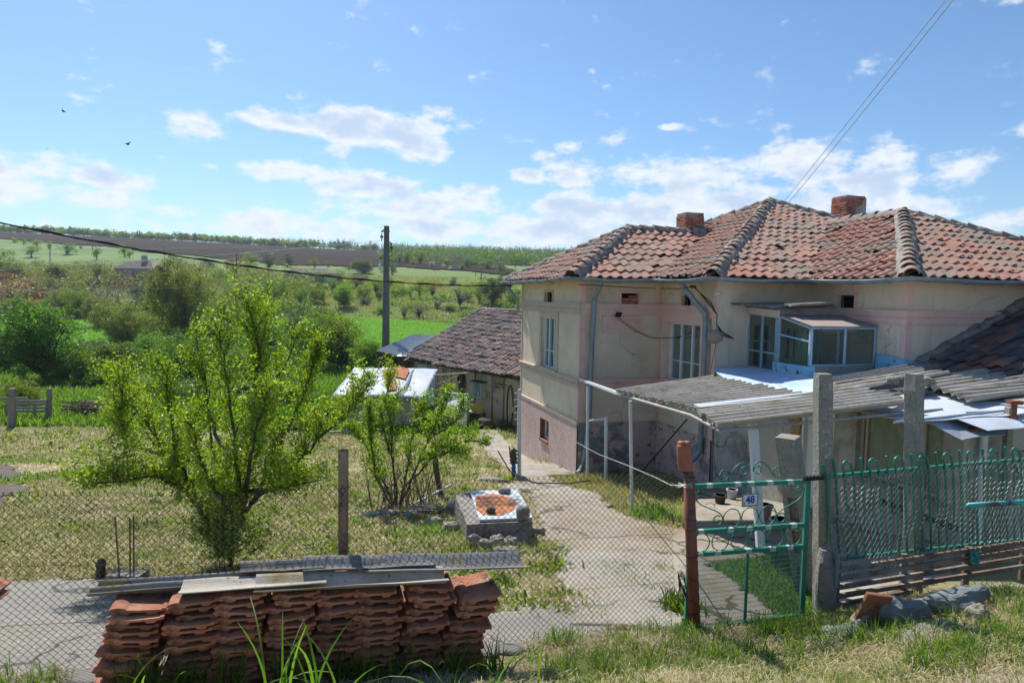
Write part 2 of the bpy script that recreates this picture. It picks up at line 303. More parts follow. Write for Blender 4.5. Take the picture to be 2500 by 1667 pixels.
mat('green_paint',[(.015,.16,.11),(.02,.21,.145)],scale=8,rough=.42,bump=.001,spots=[((.05,.07,.06),14,.66,.03),((.20,.34,.30),24,.68,.03)],spec=.5)
mat('green_mesh',[(.05,.15,.12),(.08,.19,.155)],scale=8,rough=.5)
mat('green_pale',[(.42,.52,.48),(.30,.42,.37)],scale=18,rough=.6)
mat('teal_pipe',[(.03,.30,.25),(.04,.37,.31)],scale=6,rough=.4,spots=[((.05,.06,.06),5,.55,.03)],spec=.5)
mat('wire',[(.045,.033,.026),(.085,.065,.052)],scale=4,rough=.8)
mat('wire_pale',[(.30,.28,.26),(.42,.40,.38)],scale=6,rough=.5,metal=.3)
mat('wire_black',[(.012,.012,.013),(.02,.02,.02)],scale=4,rough=.6)
mat('line_pale',[(.40,.44,.48),(.48,.52,.55)],scale=1,rough=.6)
mat('wood_grey',[(.24,.205,.17),(.32,.28,.24)],scale=3,stretch=(1,1,6),bump=.004,bscale=30,spots=[((.14,.11,.09),5,.6,.06)])
mat('wood_brown',[(.15,.095,.065),(.22,.15,.11)],scale=4,bump=.005,bscale=30,isl=.3,spots=[((.30,.26,.22),3,.56,.06)])
mat('wood_dark',[(.055,.045,.038),(.10,.08,.065)],scale=5,bump=.005)
mat('wood_pale',[(.42,.35,.26),(.50,.43,.33)],scale=6,bump=.003,isl=.2)
mat('brick',[(.36,.12,.08),(.44,.17,.11)],scale=5,bump=.004,bscale=40,isl=.4,spots=[((.42,.36,.30),5,.62,.04),((.12,.10,.09),9,.64,.04)])
mat('stack_tile',[(.34,.115,.065),(.43,.17,.10),(.50,.23,.14)],scale=5,bump=.006,bscale=45,isl=.0,spots=[((.46,.33,.20),6,.60,.05),((.16,.075,.05),8,.57,.06),((.30,.27,.22),22,.64,.03)],contrast=.4)
mat('stone',[(.24,.22,.20),(.34,.315,.285)],scale=5,bump=.045,bscale=12,spots=[((.14,.13,.12),6,.6,.05)])
mat('stone_blue',[(.17,.19,.20),(.25,.27,.275)],scale=5,bump=.05,bscale=11,spots=[((.42,.40,.37),9,.64,.04)])
mat('bark',[(.055,.042,.033),(.10,.08,.062)],scale=12,stretch=(1,1,.3),bump=.01,bscale=30)
mat('twig',[(.14,.11,.085),(.20,.165,.13)],scale=8)
mat('pale_twig',[(.30,.28,.25),(.38,.35,.32)],scale=8)
mat('pole',[(.12,.125,.12),(.16,.165,.155)],scale=3,bump=.003)
mat('porcelain',[(.55,.55,.5),(.65,.65,.6)],scale=3,rough=.25)
mat('curtain',[(.17,.20,.19),(.25,.29,.27)],scale=3,stretch=(9,9,.3),contrast=.3)
mat('dark_inside',[(.012,.013,.015),(.02,.02,.022)],scale=2)
mat('frosted',[(.13,.17,.14),(.22,.26,.22)],scale=4,rough=.12,stretch=(1,1,.6),spots=[((.32,.38,.36),3,.62,.06)],spec=.7)
mat('door_white',[(.62,.64,.64),(.68,.70,.69)],scale=3,rough=.45)
mat('pale_blue_board',[(.42,.50,.56),(.50,.58,.63)],scale=3,rough=.6,stretch=(6,6,.5),spots=[((.26,.26,.25),6,.64,.04)])
mat('yellow_wood',[(.34,.19,.06),(.42,.25,.09)],scale=5)
mat('plastic_pink',[(.42,.22,.19),(.46,.25,.22)],scale=5,rough=.5)
mat('plastic_white',[(.48,.50,.52),(.55,.57,.58)],scale=5,rough=.5)
mat('yellow',[(.42,.33,.07),(.5,.4,.1)],scale=5)
mat('blue_cloth',[(.02,.12,.30),(.03,.17,.38)],scale=9,spots=[((.5,.55,.6),18,.66,.03)])
mat('orange_rust',[(.42,.15,.06),(.52,.22,.09)],scale=5,rough=.9,spots=[((.30,.12,.07),6,.55,.05)])
mat('asphalt',[(.17,.165,.16),(.24,.235,.225)],scale=14,bump=.006,bscale=60,spots=[((.34,.33,.31),70,.64,.03)])
mat('white_paint',[(.66,.68,.66),(.72,.73,.71)],scale=5,rough=.45,spots=[((.35,.2,.1),9,.7,.03)])
mat('digit_blue',[(.012,.03,.28),(.02,.045,.36)],scale=5,rough=.4)
mat('yellow_line',[(.55,.38,.05),(.6,.45,.08)],scale=9)
mat('far_wall',[(.34,.31,.27),(.42,.38,.33)],scale=1,spots=[((.22,.2,.18),1,.6,.08)])
mat('far_blue_wall',[(.38,.48,.48),(.44,.54,.54)],scale=1)
mat('bird',[(.02,.02,.022),(.03,.03,.03)],scale=5)
def glassmat(name,tint=(.8,.9,.9),tr=.62,rough=.03):
    m=bpy.data.materials.new(name); m.use_nodes=True; n=m.node_tree.nodes; l=m.node_tree.links; n.clear()
    o=n.new('ShaderNodeOutputMaterial'); a=n.new('ShaderNodeBsdfTransparent'); a.inputs[0].default_value=(*tint,1); g=n.new('ShaderNodeBsdfGlossy'); g.inputs['Roughness'].default_value=rough; g.inputs[0].default_value=(.7,.75,.78,1)
    d=n.new('ShaderNodeBsdfDiffuse'); d.inputs[0].default_value=(.08,.11,.10,1)
    fr=n.new('ShaderNodeFresnel'); fr.inputs[0].default_value=1.6
    mr=n.new('ShaderNodeMapRange'); l.new(fr.outputs[0],mr.inputs[0]); mr.inputs[3].default_value=.03; mr.inputs[4].default_value=.45
    m1=n.new('ShaderNodeMixShader'); m1.inputs[0].default_value=1-tr; l.new(a.outputs[0],m1.inputs[1]); l.new(d.outputs[0],m1.inputs[2])
    m2=n.new('ShaderNodeMixShader'); l.new(mr.outputs[0],m2.inputs[0]); l.new(m1.outputs[0],m2.inputs[1]); l.new(g.outputs[0],m2.inputs[2]); l.new(m2.outputs[0],o.inputs[0])
    M[name]=m
glassmat('glass',tr=.9); glassmat('dusty_glass',(.82,.88,.88),tr=.80,rough=.08)
leafmat('leaf_plum',[(.085,.17,.02),(.16,.28,.03),(.26,.40,.06)],trans=.56,rough=.36)
leafmat('leaf_bright',[(.075,.15,.018),(.13,.22,.025),(.19,.29,.04)],trans=.45)
leafmat('leaf_lush',[(.040,.10,.012),(.075,.165,.02),(.12,.23,.03)],trans=.45)
leafmat('leaf_olive',[(.085,.12,.025),(.14,.19,.035),(.20,.25,.05)],trans=.4)
leafmat('leaf_dark',[(.035,.07,.018),(.06,.11,.025),(.09,.15,.035)],trans=.35)
leafmat('leaf_red',[(.16,.06,.04),(.24,.10,.06),(.14,.11,.05)],trans=.35)
leafmat('leaf_orange',[(.22,.12,.04),(.28,.17,.06),(.14,.14,.04)],trans=.35)
leafmat('leaf_grey',[(.09,.125,.06),(.14,.18,.09),(.08,.12,.05)],trans=.3)
leafmat('leaf_white',[(.30,.36,.26),(.42,.48,.38),(.16,.24,.12)],trans=.35)
leafmat('leaf_brown',[(.14,.11,.07),(.20,.16,.10),(.12,.14,.05)],trans=.3)
leafmat('straw',[(.34,.27,.14),(.48,.40,.23),(.60,.53,.36),(.30,.27,.15)],trans=.2,rough=.7)
leafmat('grass_green',[(.06,.14,.02),(.11,.22,.03),(.17,.27,.05)],trans=.45)
leafmat('grass_mix',[(.12,.20,.035),(.24,.27,.075),(.42,.37,.18),(.16,.24,.045)],trans=.35)
# ---------------- ground ----------------
def ground_mat():
    m=bpy.data.materials.new('ground'); m.use_nodes=True; t=m.node_tree; n=t.nodes; l=t.links; n.clear()
    out=n.new('ShaderNodeOutputMaterial'); b=n.new('ShaderNodeBsdfPrincipled'); l.new(b.outputs[0],out.inputs[0]); b.inputs['Roughness'].default_value=1; b.inputs['Specular IOR Level'].default_value=.1
    tc=n.new('ShaderNodeTexCoord'); sp=n.new('ShaderNodeSeparateXYZ'); l.new(tc.outputs['Object'],sp.inputs[0])
    def noise(s,d=8,r=.62,w=0,st=None):
        v=tc.outputs['Object']
        if st: mp=n.new('ShaderNodeMapping'); l.new(v,mp.inputs[0]); mp.inputs['Scale'].default_value=st; v=mp.outputs[0]
        q=n.new('ShaderNodeTexNoise'); q.noise_dimensions='4D'; q.inputs['W'].default_value=w; l.new(v,q.inputs['Vector']); q.inputs['Scale'].default_value=s; q.inputs['Detail'].default_value=d; q.inputs['Roughness'].default_value=r; return q.outputs[0]
    def ramp(v,*st):
        c=n.new('ShaderNodeValToRGB'); l.new(v,c.inputs[0]); e=c.color_ramp; e.elements[0].position=st[0][0]; e.elements[0].color=(*st[0][1],1); e.elements[1].position=st[-1][0]; e.elements[1].color=(*st[-1][1],1)
        for p_,c_ in st[1:-1]: x=e.elements.new(p_); x.color=(*c_,1)
        return c.outputs[0]
    def mr(v,a,b_,c=0,d=1):
        q=n.new('ShaderNodeMapRange'); q.interpolation_type='SMOOTHSTEP'; l.new(v,q.inputs[0]); q.inputs[1].default_value=a;q.inputs[2].default_value=b_;q.inputs[3].default_value=c;q.inputs[4].default_value=d; return q.outputs[0]
    def mix(f,a,c):
        q=n.new('ShaderNodeMix'); q.data_type='RGBA'; l.new(f,q.inputs[0]); l.new(a,q.inputs[6]); l.new(c,q.inputs[7]); return q.outputs[2]
    yard=ramp(noise(1.1),(.34,(.12,.10,.07)),(.43,(.17,.19,.07)),(.50,(.27,.245,.13)),(.57,(.32,.30,.17)),(.65,(.12,.18,.04)))
    fine=ramp(noise(28,5,.7,2),(.38,(.10,.085,.05)),(.5,(.27,.24,.13)),(.62,(.42,.37,.22)))
    q=n.new('ShaderNodeMix'); q.data_type='RGBA'; q.inputs[0].default_value=.5; l.new(yard,q.inputs[6]); l.new(fine,q.inputs[7]); yard=q.outputs[2]
    green=ramp(noise(.8,8,.65,4),(.36,(.045,.10,.015)),(.5,(.08,.17,.022)),(.64,(.14,.25,.04)))
    meadow=ramp(noise(.16,10,.66,6,(1,2.2,1)),(.34,(.10,.15,.035)),(.46,(.16,.20,.06)),(.52,(.12,.21,.035)),(.60,(.21,.21,.10)),(.70,(.09,.19,.03)))
    hill=ramp(noise(.045,10,.66,8,(1,2,1)),(.34,(.10,.19,.05)),(.5,(.17,.25,.09)),(.66,(.22,.27,.12)))
    dirt=ramp(noise(3,8,.7,9),(.4,(.06,.045,.03)),(.6,(.14,.11,.08)))
    yw=noise(.25,4,.6,12)
    def wob(lo,hi,amp):
        a=n.new('ShaderNodeMath'); a.operation='MULTIPLY_ADD'; l.new(yw,a.inputs[0]); a.inputs[1].default_value=amp; l.new(sp.outputs[1],a.inputs[2]); return mr(a.outputs[0],lo+amp/2,hi+amp/2)
    c=mix(wob(22,25.5,6),yard,green)
    c=mix(mr(sp.outputs[1],4.0,3.0),c,dirt) if False else c
    c=mix(wob(108,116,10),c,meadow)
    c=mix(wob(185,225,20),c,hill)
    # bare soil at the far left of the garden
    l.new(c,b.inputs['Base Color'])
    bp=n.new('ShaderNodeBump'); bp.inputs['Strength'].default_value=1; bp.inputs['Distance'].default_value=.03; l.new(noise(18,8,.7,3),bp.inputs['Height']); l.new(bp.outputs[0],b.inputs['Normal'])
    M['ground']=m
ground_mat()
mat('crop',[(.10,.27,.014),(.13,.34,.018),(.16,.38,.025)],scale=.35,detail=10,bump=.15,bscale=3,spots=[((.07,.17,.015),3.5,.56,.08),((.15,.27,.04),.12,.58,.08)],stretch=(1,3.2,1),contrast=.4,spec=.05,rough=1)
mat('plough',[(.034,.026,.022),(.047,.036,.030),(.062,.048,.040)],spec=.02,rough=1,scale=.03,detail=10,stretch=(1,5,1),spots=[((.075,.06,.05),.05,.62,.08)],contrast=.5)
mat('water',[(.02,.025,.025),(.03,.035,.03)],scale=1,rough=.06,bump=.02,bscale=5,spec=.9)
mat('mud',[(.03,.022,.018),(.06,.045,.035)],scale=2,bump=.03,bscale=7)
ys=np.concatenate([np.arange(-60,0,3),np.arange(0,12,.12),np.arange(12,60,.35),np.arange(60,150,1.2),np.arange(150,480,2.5),np.arange(480,1000,20),np.arange(1000,1501,100)])
ss=np.linspace(-1.6,1.6,261)
YY,SS=np.meshgrid(ys,ss,indexing='ij'); XX=SS*(14+np.maximum(YY,0)*.95); ZZ=gz_np(XX,YY)
nr,nc=YY.shape; gv=np.stack([XX,YY,ZZ],-1).reshape(-1,3)
ii,jj=np.meshgrid(np.arange(nr-1),np.arange(nc-1),indexing='ij'); gq=np.stack([ii*nc+jj,ii*nc+jj+1,(ii+1)*nc+jj+1,(ii+1)*nc+jj],-1).reshape(-1,4)
gc=gv[gq].mean(1)
tag(link('ground',np_mesh('ground',gv,gq,mat=M['ground'],smooth=True)),'grassy ground of the yard, valley and hillside',kind='structure')
def overlay(name,sel,off,m,label):
    q=gq[sel]; u,inv=np.unique(q,return_inverse=True); v=gv[u].copy(); v[:,2]+=off
    return tag(link(name,np_mesh(name,v,inv.reshape(-1,4),mat=m,smooth=True)),label,kind='structure')
az=gc[:,0]/np.maximum(gc[:,1],1)
overlay('crop_field',(gc[:,1]>66+3*np.sin(gc[:,0]*.05))&(gc[:,1]<108+.02*gc[:,0]+2*np.sin(gc[:,0]*.2))&(gc[:,0]>-75)&(gc[:,0]<38),.15,M['crop'],'bright green crop field in the valley behind the barn')
yb=np.interp(az,[-1.2,-.78,-.56,-.41,-.26,-.15,0.02],[330,312,262,236,226,222,212]); yt=np.interp(az,[-1.2,-.40,-.185,-.16,-.05,.02],[441,441,436,330,255,222])
overlay('ploughed_field',(gc[:,1]>yb+2*np.sin(az*60))&(gc[:,1]<yt),.4,M['plough'],'brown ploughed field on the hillside under the tree line')
def inpoly(x,y,poly):
    c=np.zeros(x.shape,bool); n=len(poly)
    for i in range(n):
        x1,y1=poly[i][0],poly[i][1]; x2,y2=poly[i-1][0],poly[i-1][1]
        k=((y1>y)!=(y2>y)); c^=k&(x<(x2-x1)*(y-y1)/((y2-y1) if y2!=y1 else 1e-9)+x1)
    return c
def vnoise(x,y,s,seed=0):
    r=np.random.default_rng(seed); t=r.random((64,64)); xs=x*s+100;ys_=y*s+100; xi=np.floor(xs).astype(int); yi=np.floor(ys_).astype(int); fx=xs-xi; fy=ys_-yi; fx=fx*fx*(3-2*fx); fy=fy*fy*(3-2*fy)
    a=t[xi%64,yi%64];b=t[(xi+1)%64,yi%64];c=t[xi%64,(yi+1)%64];d=t[(xi+1)%64,(yi+1)%64]
    return (a*(1-fx)+b*fx)*(1-fy)+(c*(1-fx)+d*fx)*fy
def drape(name,poly,holes,m,label,off=.03,step=.06,wob=.10):
    xs=np.arange(min(p[0] for p in poly)-.2,max(p[0] for p in poly)+.2,step); yy=np.arange(min(p[1] for p in poly)-.2,max(p[1] for p in poly)+.2,step)
    X,Y=np.meshgrid(xs,yy,indexing='ij'); Z=gz_np(X,Y)+off; a,b=X.shape
    v=np.stack([X,Y,Z],-1).reshape(-1,3); i,j=np.meshgrid(np.arange(a-1),np.arange(b-1),indexing='ij'); q=np.stack([i*b+j,(i+1)*b+j,(i+1)*b+j+1,i*b+j+1],-1).reshape(-1,4)
    c=v[q].mean(1); wx=c[:,0]+wob*(vnoise(c[:,0],c[:,1],2.2,1)-.5)*2; wy=c[:,1]+wob*(vnoise(c[:,0],c[:,1],2.2,2)-.5)*2
    s=inpoly(wx,wy,poly)
    for h in holes: s&=~inpoly(wx+wob*(vnoise(c[:,0],c[:,1],6,3)-.5)*2,wy,h)
    q=q[s]; u,inv=np.unique(q,return_inverse=True)
    o_=link(name,np_mesh(name,v[u],inv.reshape(-1,4),mat=m,smooth=True)); sd=o_.modifiers.new('slab','SOLIDIFY'); sd.thickness=.10; sd.offset=-1
    return tag(o_,label,kind='structure')
def GP(l): return [tuple(G(x,y)[:2]) for x,y in l]
F0=Vector((-3.28,4.2,0))
def FL(t,off=0): p=F0+U*t+V*off; return Vector((p.x,p.y,gz(p.x,p.y)))
path_poly=GP([(1100,1025),(1150,1050),(1178,1090),(1215,1130),(1262,1162),(1225,1195),(1300,1205),(1322,1300),(1368,1385),(1392,1470)])+[tuple(FL(4.1,.3)[:2]),tuple(FL(4.9,.05)[:2]),tuple(FL(7.0,.05)[:2])]+[tuple(H(2.1,-8.8,0)[:2]),tuple(H(2.1,-2.5,0)[:2]),tuple(H(.2,-.02,0)[:2])]+[tuple(H(-.02,4.9,0)[:2]),tuple(H(.6,9.5,0)[:2]),(-4.4,26)]
isl1=GP([(1345,1165),(1440,1158),(1560,1165),(1700,1180),(1695,1300),(1620,1292),(1540,1272),(1480,1225),(1380,1188)])
isl2=GP([(1735,1385),(1880,1362),(2010,1370),(2010,1545),(1935,1545),(1850,1470)])
crk=GP([(1420,1390),(1560,1360),(1640,1395),(1600,1425),(1500,1400)])
strip_poly=[tuple(FL(-3,-.3)[:2])]+[tuple(FL(4.4,-.1)[:2])]+GP([(1420,1470),(1190,1500),(900,1480),(560,1455),(345,1425),(340,1405),(150,1418),(0,1428)])+[tuple(FL(-3,1.3)[:2])]
drape('concrete_path',path_poly,[isl1,isl2],M['concrete'],'cracked pale concrete path and yard in front of the house',.035)
drape('concrete_strip',strip_poly,[],M['concrete_strip'],'grey concrete strip behind the chain link fence',.02)
drape('road',[(p[0],p[1]) for p in (G(2330,1664),G(2420,1644),G(2520,1638))]+[(9,4.6),(12,3.2),(12,-4),(-8,-4),(-8,1.9),(1.2,2.15)],[],M['asphalt'],'grey asphalt road edge in the bottom corner',.03,.08,.06)
drape('stream_bank',[(-60,36.4),(-20,36.2),(-12,37.5),(-12,39.6),(-20,40.4),(-60,40.5)],[],M['mud'],'dark muddy stream bank',.02,.3,.6)
wv=[(-60,37.6),(-40,37.3),(-24,37.4),(-16,38.3),(-16,38.9),(-24,39.2),(-60,39.6)]
wz=gz(-30,38.5)+.12
tag(link('stream_water',np_mesh('stream_water',[(x,y,wz) for x,y in wv],tris=[(0,i,i+1) for i in range(1,len(wv)-1)],mat=M['water'])),'narrow dark stream with bright glints below the bushes',kind='structure')
soil_poly=GP([(-120,1125),(30,1140),(75,1165),(60,1205),(25,1235),(-120,1260)])
mat('soil',[(.085,.062,.048),(.13,.10,.08)],scale=6,bump=.04,bscale=14,spots=[((.20,.16,.11),9,.62,.04)])
drape('bare_soil',soil_poly,[],M['soil'],'bare brown dug soil at the left edge of the garden',.02,.08,.35)
# ---------------- grass ----------------
def blades(name,X,Y,h,w,m,label,lie=0.0,segs=2,off=0.0,curl=.5,dens=1,parent=None,kind='stuff',Z=None,lean=None,ang=None):
    n=len(X); Z=(gz_np(X,Y) if Z is None else Z)+off; a=RNG.random(n)*6.283 if ang is None else ang; th=RNG.random(n)*6.283
    h=h if hasattr(h,'__len__') else np.full(n,h); h=h*RNG.uniform(.55,1.35,n); w=(w if hasattr(w,'__len__') else np.full(n,w))*RNG.uniform(.7,1.3,n)
    le=np.clip(RNG.normal(lie,.22 if lie<.9 else .08,n),-.1,1.25) if lean is None else lean
    dx,dy=np.cos(a),np.sin(a); px,py=-np.sin(th),np.cos(th)
    V_=[];t=np.linspace(0,1,segs+1)
    for k,tk in enumerate(t):
        ang_=(le*math.pi/2)*(1 if curl==0 else (1-curl)+curl*tk*1.6); s=tk
        x=X+dx*np.sin(ang_)*h*s; y=Y+dy*np.sin(ang_)*h*s; z=Z+np.cos(ang_)*h*s*np.where(np.cos(ang_)<0,.25,1)+.012*np.sin(tk*3.14)
        ww=w*(1-tk)**.6/2+ (w*.1)
        V_.append(np.stack([x-px*ww,y-py*ww,z],-1)); V_.append(np.stack([x+px*ww,y+py*ww,z],-1))
    K=2*(segs+1); v=np.stack(V_,1).reshape(-1,3); b=np.arange(n)[:,None]*K
    q=np.concatenate([b+np.array([[2*k,2*k+1,2*k+3,2*k+2]]) for k in range(segs)])
    o=link(name,np_mesh(name,v,q,mat=m),parent); return tag(o,label,None,None,kind) if kind else o
def scatter(n,x0,x1,y0,y1,polys_out=(),nz=None,thr=.5,seed=0,persp=True):
    X=[];Y=[];tot=0
    while tot<n:
        k=n*2; y=RNG.uniform(y0,y1,k) if not persp else y0*(y1/y0)**RNG.random(k); s=RNG.random(k)
        x=x0(y)+(x1(y)-x0(y))*s; ok=np.ones(k,bool)
        for p in polys_out: ok&=~inpoly(x,y,p)
        if nz: ok&=RNG.random(k)*.35+vnoise(x,y,nz,seed)*.75+vnoise(x,y,nz*3.1,seed+1)*.35-.22>thr
        x=x[ok];y=y[ok]; X.append(x);Y.append(y);tot+=len(x)
    return np.concatenate(X)[:n],np.concatenate(Y)[:n]
fx0=lambda y:-.86*y-.4; fx1=lambda y:.86*y+.4
# verge: straw litter
fline=lambda x:4.2+(x+3.28)*.294
vg=[(-6,1.2),(8,1.2),(8,7.3),(1.9,5.62),(-6,3.3)]
def verge(n,thr,nz,seed,front=3.45):
    X,Y=scatter(int(n),lambda y:fx0(y),lambda y:fx1(y),front,7.2,[],nz,thr,seed,False)
    k=(Y<fline(X)-.06)&~((X>-2.9)&(X<.15)&(Y>fline(X)-(.62 if seed==5 else .95))); return X[k],Y[k]
X,Y=verge(70000,.36,1.7,5); blades('dry_grass_litter',X,Y,.12,.0042,M['straw'],'pale dry cut grass lying on the verge in front of the fence',lie=.93,segs=2,off=.015+RNG.random(len(X))*.035)
X,Y=verge(70000,.36,1.1,9); blades('verge_grass',X,Y,.075,.005,M['grass_mix'],'short green grass tufts growing through the dry verge',lie=.45,segs=3)
# tall clumps along fence foot
cx=np.concatenate([RNG.uniform(-3.6,3.3,150),RNG.uniform(2.2,4.9,110),RNG.uniform(-3.4,-2.2,22)]); cy=fline(cx)-RNG.uniform(.02,1.0,len(cx)); kk_=~((cx>-2.95)&(cx<.12)); cx=cx[kk_]; cy=cy[kk_]
cy=np.where(cx>2.9,fline(cx)-RNG.uniform(.45,1.9,len(cx)),cy)
X=np.repeat(cx,34)+RNG.normal(0,.055,len(cx)*34); Y=np.repeat(cy,34)+RNG.normal(0,.055,len(cx)*34)
blades('tall_verge_grass',X,Y,.15,.0075,M['grass_green'],'taller bright green grass clumps along the foot of the fence',lie=.28,segs=4,curl=.9)
cx=RNG.uniform(-3.8,5,190); cy=RNG.uniform(3.6,4.9,190); X=np.repeat(cx,16)+RNG.normal(0,.045,3040); Y=np.repeat(cy,16)+RNG.normal(0,.04,3040)
k=(Y<fline(X)-.05)&~((X>-2.95)&(X<.15)&(Y>fline(X)-.66)); X,Y=X[k],Y[k]
blades('verge_tufts',X,Y,.11,.007,M['grass_green'],'scattered green tufts near the road edge',lie=.3,segs=3,curl=.8)
# a few big arching maize-like blades in the foreground
big=[(655,1640,.34),(640,1650,.26),(720,1655,.24),(690,1660,.3),(770,1650,.24),(830,1660,.16),(1090,1640,.42),(1100,1645,.36),(1180,1600,.2),(350,1655,.22),(20,1650,.12),(1300,1640,.14)]
X=[];Y=[];Hh=[]
for px,py,h in big:
    yy_=3.42; gx_=ray(px,py).x*yy_
    for k in range(4): X.append(gx_+random.gauss(0,.03));Y.append(yy_+random.gauss(0,.03));Hh.append(.30+h*.85)
X=np.array(X);Y=np.array(Y); blades('arching_grass_blades',X,Y,np.array(Hh),.017,M['grass_green'],'long broad arching grass blades in front of the tile stack',lie=.45,segs=7,curl=1.1)
# garden
X,Y=scatter(66000,fx0,lambda y:np.minimum(fx1(y),y*.12+2.0),5.4,23.5,[strip_poly,path_poly,soil_poly],.55,.40,21)
k=Y>fline(X)+.1; X,Y=X[k],Y[k]; blades('mown_dry_grass',X,Y,.05+.005*Y,.0035+.0009*Y,M['straw'],'mown dry yellowish grass covering the garden',lie=.95,segs=2,off=.01)
X,Y=scatter(100000,fx0,lambda y:np.minimum(fx1(y),y*.12+2.0),5.4,25.5,[strip_poly,path_poly,soil_poly],.45,.43,33)
k=Y>fline(X)+.1; X,Y=X[k],Y[k]; blades('garden_grass',X,Y,.05+.005*Y,.004+.0011*Y,M['grass_mix'],'patches of green grass in the mown garden',lie=.62,segs=2)
for poly,n_,hh in ((isl1,5200,.11),(isl2,6500,.09)):
    xs=[p[0] for p in poly]; yy=[p[1] for p in poly]; X=RNG.uniform(min(xs),max(xs),n_*2);Y=RNG.uniform(min(yy),max(yy),n_*2); k=inpoly(X,Y,poly); X,Y=X[k],Y[k]
    blades('yard_grass',X,Y,hh,.011,M['grass_green'] if poly is isl2 else M['grass_mix'],'green grass growing in the yard behind the gate' if poly is isl2 else 'low grass patch beside the path under the canopy posts',lie=.3,segs=2)
# lush weeds beyond the garden (between garden and stream)
X,Y=scatter(60000,lambda y:-.86*y,lambda y:-.05*y,24.5,46,[[(-60,36.8),(-20,36.8),(-15,38.5),(-20,40),(-60,40)]],.35,.30,51)
blades('lush_weeds',X,Y,.30,.055,M['grass_green'],'lush green weeds between the garden and the stream',lie=.3,segs=2)
X,Y=scatter(16000,lambda y:-.5*y,lambda y:-.27*y,25.5,36,[],.8,.35,57)
blades('nettle_patch',X,Y,.55,.10,M['leaf_lush'],'tall dark green nettles behind the garden',lie=.3,segs=2)
X,Y=scatter(70000,lambda y:-.84*y,lambda y:.10*y,108,190,[],.08,.42,61)
blades('meadow_grass',X,Y,.40,.13,M['grass_mix'],'rough meadow grass beyond the crop field',lie=.3,segs=2)
X,Y=scatter(30000,lambda y:-.84*y,lambda y:.10*y,46,68,[],.2,.4,71)
blades('bank_grass',X,Y,.45,.10,M['grass_green'],'green grass in front of the crop field',lie=.3,segs=2)
def weeds(px,py,n,sp,h,w,m,label,name='weed_clump'):
    g=G(px,py); X=g.x+RNG.normal(0,sp,n);Y=g.y+RNG.normal(0,sp*1.2,n); return blades(name,X,Y,h,w,m,label,lie=.35,segs=3)
weeds(1590,1262,340,.16,.20,.022,M['grass_green'],'bright green weed clump beside the path near the middle canopy post')
weeds(1440,1178,200,.15,.2,.016,M['grass_mix'],'weeds at the foot of the post nearest the house corner')
weeds(1660,1495,260,.09,.17,.02,M['leaf_lush'],'broad leaved weed at the foot of the rusty gate post')
weeds(1520,1395,240,.16,.07,.01,M['grass_green'],'thin green weeds in the path crack near the fence')
weeds(1575,1430,160,.13,.06,.01,M['grass_green'],'small weed patch in the path crack below the larger one')
weeds(1610,1392,100,.09,.08,.01,M['grass_mix'],'yellowish weed tuft in the path crack to the right')
weeds(1380,1478,260,.18,.10,.01,M['grass_mix'],'green tuft where the garden meets the concrete strip')
weeds(1230,1045,260,.22,.35,.03,M['leaf_grey'],'grey green weed by the barn wall beside the white pole')
weeds(1325,1132,60,.14,.18,.014,M['grass_mix'],'small dry weed on the concrete near the house wall')
weeds(100,1170,420,.35,.12,.03,M['grass_green'],'bright green weed patch at the left of the garden')
weeds(30,1130,260,.35,.12,.03,M['grass_green'],'weed patch near the left edge of the garden')
weeds(200,1110,200,.25,.12,.03,M['grass_green'],'green weeds left of the plum tree in the garden')
weeds(180,1038,260,.25,.25,.04,M['leaf_bright'],'green weed below the pallet gate')
weeds(380,1360,150,.18,.09,.01,M['grass_green'],'dark green tuft in the garden left of the plum trunk')
weeds(345,1290,140,.12,.1,.012,M['leaf_dark'],'dark tuft in the garden behind the rusty rods')
weeds(1070,1300,420,.22,.14,.012,M['grass_green'],'green grass clump in front of the rubble by the well')
weeds(710,1330,160,.15,.1,.01,M['grass_green'],'green tuft in the garden right of the plum trunk')

X,Y=[],[]
xs=RNG.uniform(-1.2,3.4,9000); yy=RNG.uniform(5.3,15.5,9000); k=inpoly(xs,yy,path_poly)&(vnoise(xs,yy,1.6,77)*.7+RNG.random(9000)*.5>.62); xs,yy=xs[k],yy[k]
blades('path_litter',xs,yy,.05,.010,M['straw'],'bits of dry grass and dirt lying on the concrete path',lie=1.0,segs=1,off=.045)
xs=RNG.uniform(-4.2,1.5,5000); yy=RNG.uniform(4.2,6.6,5000); k=inpoly(xs,yy,strip_poly)&(vnoise(xs,yy,1.9,79)*.7+RNG.random(5000)*.5>.66); xs,yy=xs[k],yy[k]
blades('strip_litter',xs,yy,.045,.007,M['straw'],'bits of dry grass lying on the concrete strip',lie=1.0,segs=1,off=.03)

cx,cy=scatter(300,fx0,lambda y:np.minimum(fx1(y),y*.10+1.2),5.9,23,[strip_poly,path_poly,soil_poly],.4,.45,91)
k=cy>fline(cx)+.3; cx,cy=cx[k],cy[k]; rr=RNG.uniform(.05,.22,len(cx)); ix=np.repeat(np.arange(len(cx)),34); X=cx[ix]+RNG.normal(size=len(ix))*rr[ix]; Y=cy[ix]+RNG.normal(size=len(ix))*rr[ix]
blades('garden_weeds',X,Y,.06+.006*Y,.022+.0012*Y,M['leaf_bright'],'low broad leaved weeds dotted over the garden',lie=.5,segs=2,curl=.8)

X=RNG.uniform(-62,34,60000); Y=RNG.uniform(68,108,60000); blades('crop_plants',X,Y,.22,.09,M['grass_green'],'young green crop plants in the valley field',lie=.4,segs=1,off=.12)
